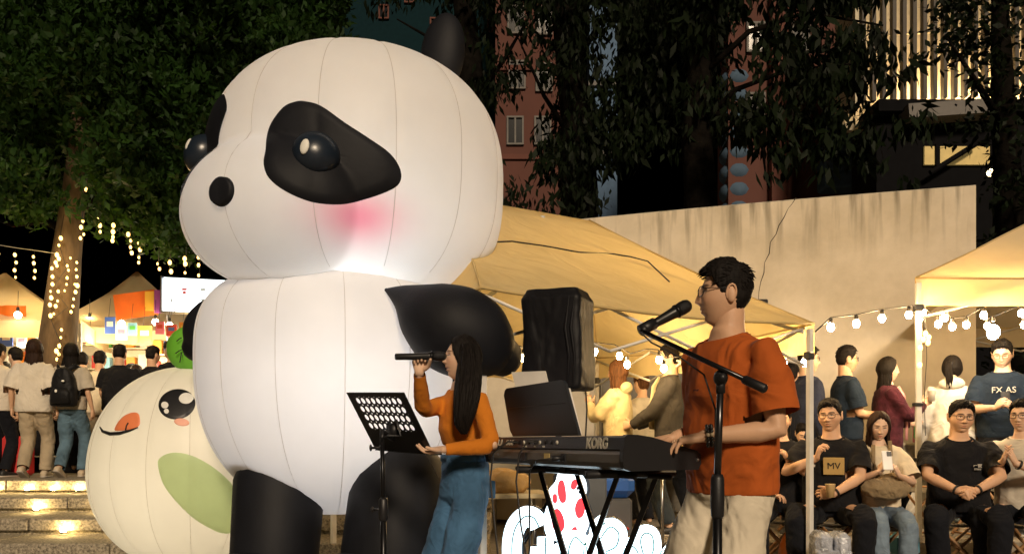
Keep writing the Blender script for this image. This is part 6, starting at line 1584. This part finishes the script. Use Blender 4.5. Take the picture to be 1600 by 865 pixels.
for px, py in ((1180, 60), (1250, 60), (1180, 170), (1290, 130), (1250, 170)): part_win(px, py, 26, 44, 23, b2_, o0)
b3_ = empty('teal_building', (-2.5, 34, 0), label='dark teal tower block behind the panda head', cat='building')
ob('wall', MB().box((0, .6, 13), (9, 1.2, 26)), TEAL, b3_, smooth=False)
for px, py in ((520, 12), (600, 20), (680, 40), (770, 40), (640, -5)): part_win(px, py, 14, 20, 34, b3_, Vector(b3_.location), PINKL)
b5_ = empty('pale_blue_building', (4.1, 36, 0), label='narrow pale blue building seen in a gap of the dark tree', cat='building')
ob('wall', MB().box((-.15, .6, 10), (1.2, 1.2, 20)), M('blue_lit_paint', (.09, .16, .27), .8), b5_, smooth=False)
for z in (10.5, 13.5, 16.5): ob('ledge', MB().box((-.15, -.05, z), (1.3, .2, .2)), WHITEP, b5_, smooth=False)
# modern block with a lit slatted screen
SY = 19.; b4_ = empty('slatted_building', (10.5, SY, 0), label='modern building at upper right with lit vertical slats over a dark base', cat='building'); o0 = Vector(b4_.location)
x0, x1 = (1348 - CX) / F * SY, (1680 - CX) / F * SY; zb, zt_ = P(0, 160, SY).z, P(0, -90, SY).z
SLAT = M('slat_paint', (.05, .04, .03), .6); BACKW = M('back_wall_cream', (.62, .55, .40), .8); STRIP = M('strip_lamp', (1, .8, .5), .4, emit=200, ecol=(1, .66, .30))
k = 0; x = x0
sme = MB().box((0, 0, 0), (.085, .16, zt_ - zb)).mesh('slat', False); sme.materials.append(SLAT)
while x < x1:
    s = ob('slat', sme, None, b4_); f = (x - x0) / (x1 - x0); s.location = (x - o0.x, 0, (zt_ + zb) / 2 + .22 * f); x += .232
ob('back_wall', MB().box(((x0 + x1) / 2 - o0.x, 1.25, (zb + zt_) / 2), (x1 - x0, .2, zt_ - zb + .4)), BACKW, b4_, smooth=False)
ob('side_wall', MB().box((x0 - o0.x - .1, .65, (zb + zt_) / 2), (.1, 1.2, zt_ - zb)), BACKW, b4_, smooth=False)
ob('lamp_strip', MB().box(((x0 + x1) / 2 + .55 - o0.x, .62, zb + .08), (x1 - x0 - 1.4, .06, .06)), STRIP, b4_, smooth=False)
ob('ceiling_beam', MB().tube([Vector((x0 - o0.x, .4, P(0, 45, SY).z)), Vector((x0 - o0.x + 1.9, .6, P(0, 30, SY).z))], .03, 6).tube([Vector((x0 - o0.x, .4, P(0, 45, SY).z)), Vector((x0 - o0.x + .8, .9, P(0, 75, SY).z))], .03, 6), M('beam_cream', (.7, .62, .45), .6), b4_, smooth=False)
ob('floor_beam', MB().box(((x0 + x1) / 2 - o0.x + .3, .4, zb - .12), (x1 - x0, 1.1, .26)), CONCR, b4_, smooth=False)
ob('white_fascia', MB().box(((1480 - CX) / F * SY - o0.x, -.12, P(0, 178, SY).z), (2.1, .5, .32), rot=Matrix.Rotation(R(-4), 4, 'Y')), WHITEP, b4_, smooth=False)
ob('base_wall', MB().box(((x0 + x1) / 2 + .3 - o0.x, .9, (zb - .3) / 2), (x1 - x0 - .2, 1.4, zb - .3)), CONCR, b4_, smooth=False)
ob('lit_window', MB().box(((1500 - CX) / F * SY - o0.x, .15, P(0, 240, SY).z), (1.5, .06, .42)), M('dim_lit_window', (.6, .45, .15), .5, emit=.10, ecol=(1, .72, .25)), b4_, smooth=False)
ob('mullion', MB().box(((1468 - CX) / F * SY - o0.x, .10, P(0, 240, SY).z), (.09, .08, .5)).tube([P(1450, 272, SY) - o0 + Vector((0, -.1, 0)), P(1525, 225, SY) - o0 + Vector((0, -.1, 0))], .06, 6), CONCR, b4_, smooth=False)
ob('wall_lamp', MB().ball(P(1548, 270, 16) - o0, .07, 10, 8), M('far_lamp', (1, .7, .3), .4, emit=12, ecol=(1, .72, .35)), b4_)
# ---------------------------------------------------------------- market stalls on the left
CANV3 = M('pale_canvas', (.62, .50, .30), .8, var=.08, vs=2, fold=.02, fs=3, transl=.3, tcol=(.80, .55, .22))
def pal(n, c, e=0, **k): return M(n, c, .6, emit=e, **k)
ORNG = M('orange_banner', (.75, .18, .02), .7, transl=.4, tcol=(.9, .25, .03)); YELW = M('yellow_banner', (.80, .50, .06), .7, transl=.4, tcol=(.9, .55, .06)); PURP = M('purple_banner', (.30, .06, .30), .7, transl=.3)
BLKCL = cloth('black_cloth', (.012, .011, .012)); REDCL = M('red_bag', (.55, .03, .03), .5); CREAMB = M('cream_board', (.75, .66, .5), .7)
LED = M('led_board', (.9, .95, 1), .4, emit=2.6, ecol=(.86, .94, 1)); STALLAMP = M('stall_lamp', (1, .9, .7), .4, emit=60, ecol=(1, .84, .55))
def stall(label, px, Y, w, d, eave, peak, rot, valm, bars=True, zf=TG):
    X = (px - CX) / F * Y; t = empty('stall_tent', (X, Y, zf), label=label, cat='tent'); c, s = math.cos(R(rot)), math.sin(R(rot))
    q = lambda x, y: (X + x * c - y * s, Y + x * s + y * c)
    A, B, C, D = q(w / 2, -d / 2), q(-w / 2, -d / 2), q(w / 2, d / 2), q(-w / 2, d / 2); pk_ = q(0, 0)
    under(t, canopy(A, B, C, D, zf + eave, zf + peak, (pk_[0] + .02, pk_[1]), (pk_[0] - .02, pk_[1]), mat=CANV3, sag=.12))
    for a, b in ((B, A), (A, C), (C, D), (D, B)): under(t, valance(a, b, zf + eave - .003, .26, valm, None, amp=0))
    for p in (A, B, C, D): under(t, ob('post', MB().box((p[0], p[1], zf + eave / 2 - .03), (.04, .04, eave - .06)), WHITEMET, smooth=False))
    return t, q
s1, q1_ = stall('pale stall tent at the far left edge behind the crowd', 8, 13.4, 2.9, 2.9, 2.25, 3.15, 14, CANV3)
s2, q2_ = stall('pale pyramid stall tent left of the bright menu board', 214, 14.6, 2.5, 2.5, 2.30, 3.42, 24, CANV3)
random.seed(21)
def thing1(name, mb, mat, label, cat, group=None, smooth=False): return ob(name, mb, mat, smooth=smooth, label=label, cat=cat, group=group)
thing1('banner', MB().grid(lambda u, v: P(0, 474 + 46 * v, 12.6) * 0 + P(-12 + 52 * u, 477 + 40 * v, 12.3) + Vector((0, .03 * math.sin(u * 9), 0)), 12, 4), ORNG, 'orange printed banner hanging under the far left stall tent', 'banner', smooth=True)
thing1('banner', MB().box(P(212, 476, 13.2), (.66, .03, .40), rot=Matrix.Rotation(R(-8), 4, 'Y')), ORNG, 'orange banner under the eave of the pyramid stall tent', 'banner')
thing1('banner', MB().box(P(234, 470, 13.15), (.14, .03, .30)), YELW, 'yellow panel at the right end of the orange banner', 'banner')
thing1('banner', MB().box(P(247, 471, 13.1), (.11, .03, .36)), PURP, 'narrow purple and pink banner beside the menu board', 'banner')
# LED menu board with faint marks
mbz = empty('menu_board', P(306, 462, 13.0), R(-6), label='bright white lit menu board left of the panda cheek', cat='sign'); o0 = Vector(mbz.location)
ob('screen', MB().box((0, 0, 0), (1.06, .06, .52), rot=Matrix.Rotation(R(4), 4, 'Y')), LED, mbz, smooth=False)
ob('frame', MB().box((-.545, 0, .03), (.025, .10, .58)), STEEL, mbz, smooth=False); ob('frame', MB().box((0, .0, -.285), (1.08, .10, .03), rot=Matrix.Rotation(R(4), 4, 'Y')), STEEL, mbz, smooth=False)
ob('leg', MB().tube([(-.5, .06, -.28), (-.5, .06, -(P(0, 462, 13.0).z - TG))], .02, 8), STEEL, mbz); ob('leg', MB().tube([(.5, .06, -.28), (.5, .06, -(P(0, 462, 13.0).z - TG))], .02, 8), STEEL, mbz)
INKP = M('menu_pink', (.75, .2, .3), .6); INKG = M('menu_grey', (.25, .3, .32), .6)
for (x, z, w, h, m) in ((-.17, .10, .08, .035, INKP), (-.17, .05, .05, .05, INKP), (.13, .09, .08, .03, INKG), (.23, .07, .03, .02, INKG), (.30, .06, .03, .02, INKG), (.12, -.07, .06, .018, INKG), (.20, -.075, .04, .014, INKP), (.28, -.085, .09, .014, INKP), (-.17, -.03, .03, .02, INKG), (-.38, -.07, .02, .06, INKG), (-.33, -.2, .012, .09, INKG), (-.06, -.14, .02, .02, INKG), (.06, -.15, .03, .02, INKG)):
    ob('print', MB().box((x, -.034, z), (w, .006, h)), m, mbz, smooth=False)
COLS = [M('goods_%s' % n, c, .5) for n, c in (('red', (.6, .05, .04)), ('blue', (.05, .12, .5)), ('yellow', (.8, .55, .06)), ('orange', (.8, .28, .03)), ('white', (.75, .72, .65)), ('pink', (.7, .2, .3)), ('green', (.1, .4, .08)), ('sky', (.2, .45, .6)))]
def counter(label, px, py, Y, w, h=.78, d=.6, zf=TG, cl=BLKCL, top=None):
    X = (px - CX) / F * Y; t = empty('stall_counter', (X, Y, zf), label=label, cat='counter')
    ob('cloth', MB().grid(lambda u, v: Vector((-w / 2 + w * u, -d / 2 + .015 * math.sin(u * 40), h * v)), 40, 3), cl, t)
    ob('cloth_side', MB().grid(lambda u, v: Vector((w / 2 + .01 * math.sin(u * 20), -d / 2 + d * u, h * v)), 10, 3).grid(lambda u, v: Vector((-w / 2, -d / 2 + d * u, h * v)), 10, 3), cl, t)
    ob('top', MB().box((0, 0, h + .012), (w + .04, d + .04, .024)), top or CREAMB, t, smooth=False); return t
counter('counter with black cloth at the far left edge of the crowd', -22, 690, 10.9, .62, .82)
counter('counter with black cloth beyond the people in black tees', 215, 690, 12.1, 2.0, .84)
counter('counter with dark cloth under the pyramid stall tent', 120, 690, 12.6, 1.3, .84)
def goods(px, Y, w, zt, n, rows=1, lab='', big=1.0):
    X = (px - CX) / F * Y
    for i in range(n):
        x = X + random.uniform(-w / 2, w / 2); y = Y + random.uniform(-.2, .2); m = random.choice(COLS); kind = random.random()
        if kind < .5:
            h = random.uniform(.10, .24) * big; thing1('goods_box', MB().box((x, y, zt + h / 2), (random.uniform(.08, .2) * big, .1, h), rot=random.uniform(-.4, .4), bev=.006), m, 'small %s pack among the goods %s' % (m.name.split('_')[1], lab), 'box', 'goods %s' % lab)
        elif kind < .8:
            h = random.uniform(.12, .22) * big; thing1('goods_jar', MB().lathe([(.04 * big, 0), (.045 * big, h * .7), (.025 * big, h * .85), (.027 * big, h)], (x, y, zt), 10), m, 'small %s jar among the goods %s' % (m.name.split('_')[1], lab), 'jar', 'jars %s' % lab, True)
        else:
            thing1('goods_bag', MB().ball((x, y, zt + .07 * big), (.09 * big, .06 * big, .08 * big), 10, 8), m, 'plump %s bag among the goods %s' % (m.name.split('_')[1], lab), 'bag', 'bags %s' % lab, True)
goods(-12, 10.9, .5, TG + .85, 8, lab='at the far left edge'); goods(215, 12.1, 1.9, TG + .865, 16, lab='on the counter past the black tees'); goods(120, 12.6, 1.2, TG + .865, 9, lab='under the pyramid stall tent')
# bright back shelves of the stalls
def shelf(label, px, Y, w, h, z0, rows, n):
    X = (px - CX) / F * Y; t = empty('display_shelf', (X, Y, z0), label=label, cat='shelf')
    ob('back_panel', MB().box((0, .12, h / 2), (w, .03, h)), CREAMB, t, smooth=False)
    for r in range(rows): ob('shelf_board', MB().box((0, 0, h * (r + .05) / rows), (w, .24, .02)), CREAMB, t, smooth=False)
    for r in range(rows):
        for i in range(n):
            hh = random.uniform(.4, .8) * h / rows; x = -w / 2 + w * (i + .5) / n + random.uniform(-.02, .02)
            o = thing1('display_item', MB().box((X + x, Y - .02, z0 + h * (r + .05) / rows + .012 + hh / 2), (w / n * random.uniform(.5, .85), .1, hh), bev=.008), (cm_ := random.choice(COLS)), '%s packet on %s' % (cm_.name.split('_')[1], label), 'packet', 'packets on %s' % label)
shelf('the tall lit shelf behind the pyramid stall', 225, 14.2, 1.4, 1.5, TG + 1.25, 4, 7)
shelf('the lit shelf under the menu board', 300, 13.6, 1.3, .95, TG + 1.2, 3, 7)
shelf('the lit shelf at the far left stall', 10, 13.9, 1.5, 1.3, TG + 1.2, 3, 7)
shelf('the lit shelf behind the trunk', 125, 14.6, 1.2, 1.3, TG + 1.25, 3, 6)
for i, (px, py, Y, lb) in enumerate(((118, 462, 13.2, 'behind the trunk'), (28, 492, 12.0, 'beside the far left orange banner'), (190, 505, 13.4, 'under the pyramid stall tent'), (243, 503, 13.0, 'under the purple banner'), (265, 508, 12.9, 'below the left half of the menu board'), (140, 500, 13.4, 'between trunk and pyramid stall post'), (60, 510, 13.2, 'above the woman in the white tee'))):
    t = empty('stall_lamp', P(px, py, Y), label='glaring stall lamp %s' % lb, cat='lamp', group='lamps inside the stalls')
    ob('bulb', MB().ball((0, 0, 0), .05, 12, 8), STALLAMP, t); ob('socket', MB().lathe([(.02, .045), (.025, .06), (.02, .11), (.008, .12)], n=10), CORD, t); ob('cord', MB().tube([(0, 0, .11), (0, .01, .35)], .004, 5), CORD, t)
bags = thing1('shopping_bag', MB().box((P(28, 690, 10.6).x, 10.6, TG + .26), (.34, .2, .50), bev=.03), REDCL, 'large red shopping bag standing beside the white tee woman', 'bag')
for i in range(7):
    x = random.uniform(-10, 260); Y = 11.9; X = (x - CX) / F * Y
    thing1('storage_crate', MB().box((X, Y, TG + .12), (.4, .3, .24), bev=.02), random.choice((BLACK, CREAMB, COLS[4])), 'low crate pushed under the stall counters', 'crate', 'crates under the stall counters')
for px in (40, 100, 150, 220, 290, 330): point('stall_glow', P(px, 545, 12.9), 42, (1, .82, .50), .2)

hx = [(172, 508, 13.0, 16, 26), (190, 520, 13.2, 18, 22), (207, 514, 13.0, 14, 20), (226, 522, 13.1, 22, 26), (250, 512, 12.8, 14, 20), (268, 516, 12.7, 16, 18), (288, 514, 12.6, 16, 22), (308, 517, 12.6, 18, 16), (10, 530, 12.8, 20, 22), (34, 534, 12.9, 16, 18), (66, 520, 13.0, 20, 16), (142, 528, 13.2, 14, 22), (328, 520, 12.6, 14, 18)]
for i, (a, b, Y, w_, h_) in enumerate(hx):
    m = COLS[(i * 3 + 1) % 8]; ps = empty('poster', P(a, b, Y), label='small %s poster hanging in the stalls, %s' % (m.name.split('_')[1], ('left of the trunk', 'right of the trunk')[a > 95]), cat='poster', group='posters hanging in the stalls')
    ob('sheet', MB().box((0, 0, 0), (w_ / F * Y, .012, h_ / F * Y)), m, ps, smooth=False)
    ob('string', MB().tube([(-.02, 0, h_ / F * Y / 2), (0, .02, h_ / F * Y / 2 + .3)], .003, 4), CORD, ps)
    ob('print', MB().box((0, -.008, .02), (w_ / F * Y * .6, .004, h_ / F * Y * .3)), COLS[(i + 4) % 8], ps, smooth=False)

# ---------------------------------------------------------------- backpack, phones, cups
bpk = empty('backpack', (a2['lT'](0, 0, 0)), label='black backpack on the woman in the grey tee', cat='backpack')
bpk.location = a2['Mw'] @ a2['lT'](0, -.215, .52); bpk.rotation_euler = (0, 0, R(2))
BPM = cloth('backpack_nylon', (.010, .010, .011), rough=.5, fold=.012)
bm_ = MB().loft([(Vector((0, .03 - .02 * abs(f), z)), Vector((1, 0, 0)), Vector((0, 1, 0)), rx, ry) for f, z, rx, ry in ((0, -.28, .10, .06), (0, -.27, .145, .085), (0, -.18, .155, .10), (0, -.05, .145, .095), (0, .08, .12, .08), (0, .17, .08, .06), (0, .20, .03, .03))], 24, 3)
ob('bag_body', bake(bm_.mesh('bag_body'), .012, 3, [(.06, .014)]), BPM, bpk)
ob('front_pocket', MB().loft([(Vector((0, -.05, z)), Vector((1, 0, 0)), Vector((0, 1, 0)), rx, ry) for z, rx, ry in ((-.25, .10, .03), (-.24, .12, .045), (-.12, .115, .045), (-.06, .08, .03))], 20, 3), BPM, bpk)
for s in (-1, 1): ob('strap', MB().tube([(s * .05, .02, .16), (s * .11, .10, .22), (s * .13, .20, .18), (s * .14, .17, .0), (s * .13, .08, -.2)], (.028, .010), 8, up=(0, 1, 0)), BPM, bpk)
ob('keyring', MB().ball((-.03, -.10, -.10), (.016, .008, .02), 8, 6).ball((.05, -.095, .02), (.02, .008, .012), 8, 6), HILITE, bpk)
def hold_phone(label, pi, nm, col, yaw, off):
    W_ = pi['J'][nm][2]; t = empty('phone', W_ + Vector(off), label=label, cat='phone'); t.rotation_euler = (R(-18), 0, R(yaw))
    ob('case', MB().box((0, 0, 0), (.072, .009, .148), bev=.006), col, t, smooth=False); ob('screen', MB().box((0, .0052, 0), (.066, .001, .140)), M('phone_screen', (.2, .25, .3), .2, emit=.8, ecol=(.8, .9, 1)), t, smooth=False)
    ob('camera_bump', MB().box((.016, -.0065, .048), (.034, .004, .036), bev=.002), BLACK, t, smooth=False); return t
hold_phone('white cased phone held by the seated young woman', p2, 'R', M('phone_white', (.7, .68, .66), .35), -6, (.045, -.035, .085))
hold_phone('dark phone in the hands of the man under the right tent', q5, 'R', BLACK, -20, (.06, -.05, .07))
CUP = M('paper_cup', (.6, .42, .2), .6); CUPW = M('white_cup', (.75, .72, .65), .5)
def cup(label, loc, m=CUPW, s=1.0): return thing1('cup', MB().lathe([(.026 * s, 0), (.036 * s, .095 * s), (.038 * s, .098 * s), (.034 * s, .098 * s), (.028 * s, .02 * s)], loc, 14), m, label, 'cup', None, True)
cup('paper cup held on the knee of the seated man with glasses', p1['J']['L'][2] + Vector((-.05, -.07, -.02)), CUP)
cup('small white cup in the raised hand of the woman in maroon', q3['J']['R'][2] + Vector((.06, -.03, .03)))
cup('white cup in the hand of the man in the navy tee', q2['J']['R'][2] + Vector((.06, -.04, .0)))
cup('white cup lifted by the woman in the cream hoodie', q7['J']['L'][2] + Vector((-.03, .0, .10)))
# bag on the young woman's lap
BAGM = cloth('khaki_bag', (.27, .20, .115), fold=.04, fs=8)
f_ = fwd(172); lb_ = p2['root'].location + f_ * .21 + UP * .70
lap = ob('lap_bag', bake(MB().ball((0, 0, 0), (.185, .09, .085), 24, 14).ball((.05, 0, .05), (.10, .07, .07), 16, 10).mesh('lap_bag'), .012, 3, [(.07, .035), (.03, .012)]), BAGM, label='khaki cloth bag resting on the lap of the young woman', cat='bag'); lap.location = lb_
ob('strap', MB().tube([(-.02, .06, .05), (-.05, .11, .18), (-.06, .09, .33)], (.016, .004), 8).tube([(.08, .06, .05), (.09, .12, .2), (.07, .10, .36)], (.016, .004), 8), BAGM, lap)
# wrapped case, orange bag
WRAP = M('plastic_wrap', (.42, .45, .52), .14, var=.5, vs=9, fold=.012, fs=26, spec=.8, coat=.6, bump=.003, bs=60)
wc = empty('wrapped_suitcase', P(1297, 690, 5.75) * 1, label='suitcase wrapped in shiny clear plastic beside the tent post', cat='suitcase'); wc.location.z = 0; wc.rotation_euler = (0, 0, R(-6))
for x, w in ((-.062, .118), (.062, .112)):
    ob('bundle', bake(MB().box((x, 0, .22), (w, .24, .43), bev=.035).mesh('bundle'), .007, 2, [(.05, .010), (.015, .006)]), WRAP, wc)
ob('wrap_band', MB().box((0, 0, .30), (.235, .232, .03), bev=.01), WRAP, wc, smooth=False)
ORB = M('orange_shell', (.70, .20, .03), .4)
ob_ = empty('orange_backpack', P(1243, 690, 6.35), label='glossy orange bag on the ground under the seated people', cat='bag'); ob_.location.z = 0
ob('shell', bake(MB().ball((0, 0, .19), (.13, .11, .20), 20, 14).mesh('shell'), .012, 2, [(.08, .02)]), ORB, ob_)
ob('rib', MB().tube([(.03, -.09, .02), (.04, -.125, .15), (.035, -.105, .30), (.02, -.03, .385)], .012, 8), M('dark_orange', (.35, .08, .02), .5), ob_)
# tables and clutter under the centre tent
TCL = M('table_cream', (.70, .58, .34), .7, transl=.2)
def table(label, x, y, w, d, h, zf, rot=0, cl=None):
    t = empty('trestle_table', (x, y, zf), R(rot), label=label, cat='table')
    ob('top', MB().box((0, 0, h), (w, d, .03), bev=.005), TCL, t, smooth=False)
    for sx in (-1, 1):
        for sy in (-1, 1): ob('leg', MB().tube([(sx * w * .45, sy * d * .4, 0), (sx * w * .42, sy * d * .36, h - .015)], .013, 8), STEEL, t)
    if cl: ob('cloth', MB().grid(lambda u, v: Vector((-w / 2 + w * u, -d / 2 - .012 + .012 * math.sin(u * 30), h * .35 + (h * .66) * v)), 30, 3), cl, t)
    return t
table('cream trestle table with drinks inside the yellow tent', .95, 6.55, 1.15, .55, .92, .0, 32)
tx = lambda a, b: (.95 + a * .848 - b * .53, 6.55 + a * .53 + b * .848)
JUICE = M('juice', (.85, .48, .05), .3, transl=.5, tcol=(.95, .6, .06)); PAPERB = M('blue_paper', (.25, .38, .55), .6)
for i, (a, b) in enumerate(((-.45, -.12), (-.33, .1), (-.18, -.05), (.0, -.16), (.12, .08), (.25, -.1), (.4, .05), (.47, -.14))):
    x, y = tx(a, b); cup('tumbler of yellow drink on the cream trestle table', (x, y, .937), JUICE if i % 3 else CUPW, 1.15)['group'] = 'drinks on the cream trestle table'
x, y = tx(.08, -.2); thing1('paper_box', MB().box((x, y, .99), (.22, .02, .10), rot=R(32)), PAPERB, 'pale blue card standing on the cream trestle table', 'card')
x, y = tx(.34, -.2); thing1('paper_box', MB().box((x, y, .98), (.2, .12, .08), rot=R(20), bev=.01), COLS[2], 'yellow snack box on the cream trestle table', 'box')
GREYW = M('grey_backdrop', (.14, .13, .11), .8, var=.1, fold=.01)
bd = empty('backdrop_screen', (.9, 9.0, PG), label='grey cloth backdrop at the rear of the yellow tent', cat='screen')
ob('cloth', MB().grid(lambda u, v: Vector((.05 + 1.35 * u, -.15 + .3 * u + .03 * math.sin(u * 25), 1.56 * v + (.08 * math.sin(u * 3.1)))), 40, 6), GREYW, bd); ob('frame', MB().tube([(.05, 0, 0), (.05, 0, 1.6)], .015, 8), STEEL, bd); ob('frame', MB().tube([(1.4, .2, 0), (1.4, .2, 1.6)], .015, 8), STEEL, bd)
thing1('stacking_crate', MB().box(P(952, 757, 6.0), (.34, .26, .17), bev=.05), M('blue_plastic', (.03, .12, .42), .35), 'blue plastic tub hanging under the table behind the sign', 'tub')
thing1('storage_crate', MB().box((P(952, 757, 6.0).x, 6.0, .325), (.30, .24, .65), bev=.015), M('grey_crate', (.09, .09, .09), .6), 'grey crate standing under the blue plastic tub', 'crate')
st_ = empty('plastic_stool', (P(945, 690, 5.9).x, 5.9, 0), label='red plastic stool behind the lit sign', cat='stool'); RP = M('red_plastic', (.6, .04, .03), .4)
ob('seat', MB().lathe([(.17, .43), (.175, .445), (.15, .455), (.02, .452)], n=20), RP, st_)
for k in range(4): q = R(45 + 90 * k); ob('leg', MB().tube([(.14 * math.cos(q), .14 * math.sin(q), .44), (.19 * math.cos(q), .19 * math.sin(q), 0)], (.03, .012), 8), RP, st_)
thing1('equipment_case', MB().box((P(905, 768, 5.6).x + .02, 5.6, .48), (.30, .3, .96), bev=.012), M('grey_case', (.10, .11, .12), .5), 'grey equipment case standing behind the lit sign figure', 'case')
table('low folding table with a bag behind the woman singer', -.12, 5.25, .7, .45, .72, 0, 10)
thing1('tote_bag', bake(MB().ball((P(788, 718, 5.2).x, 5.2, .80), (.17, .12, .085), 18, 10).mesh('tote_bag'), .014, 2, [(.06, .03)]), M('tan_bag', (.45, .26, .08), .7, fold=.02), 'tan bag lying on the low folding table', 'bag', None, True)
thing1('red_cloth', bake(MB().ball((P(775, 690, 5.0).x, 5.0, .10), (.25, .2, .10), 18, 10).mesh('red_cloth'), .016, 2, [(.06, .05)]), M('red_fabric', (.45, .03, .02), .8, fold=.02), 'crumpled red cloth on the ground beside the woman singer', 'cloth', None, True)
# right tent counter
counter('counter with pale cloth under the right tent behind the ponytail', 1500, 690, 8.3, 1.6, .80, .5, PG, cloth('pale_cloth', (.5, .46, .38)))
gx = P(1460, 690, 8.0); thing1('cool_box', MB().box((gx.x, 8.0, PG + .93), (.30, .25, .16), bev=.02), M('green_plastic', (.05, .42, .06), .4), 'bright green box on the counter beside the right tent post', 'box')
thing1('cool_box', MB().box((gx.x, 8.0, PG + 1.04), (.26, .22, .05), bev=.015), CUPW, 'white tray on top of the green box', 'tray')
thing1('wooden_crate', MB().box((P(1527, 690, 8.2).x, 8.15, PG + .94), (.34, .3, .24), bev=.01), WOOD, 'small wooden crate on the right tent counter', 'crate')
goods(1520, 8.25, 1.2, PG + .826, 7, lab='on the right tent counter', big=.8)
for i, (px, Y) in enumerate(((1415, 7.3), (1540, 7.35))):
    t = copy_tree(stool0); t.location = ((px - CX) / F * Y, Y, PG); t.rotation_euler = (0, 0, R(20)); tag(t, ('empty folding stool behind the young woman with the phone', 'empty folding stool behind the clapping man')[i], 'stool', 'folding wooden stools under the seated row')
thing1('water_bag', MB().box(P(1413, 850, 6.7), (.24, .1, .2), bev=.04), M('sky_plastic', (.1, .35, .5), .4), 'light blue bag on the ground behind the seated row', 'bag')
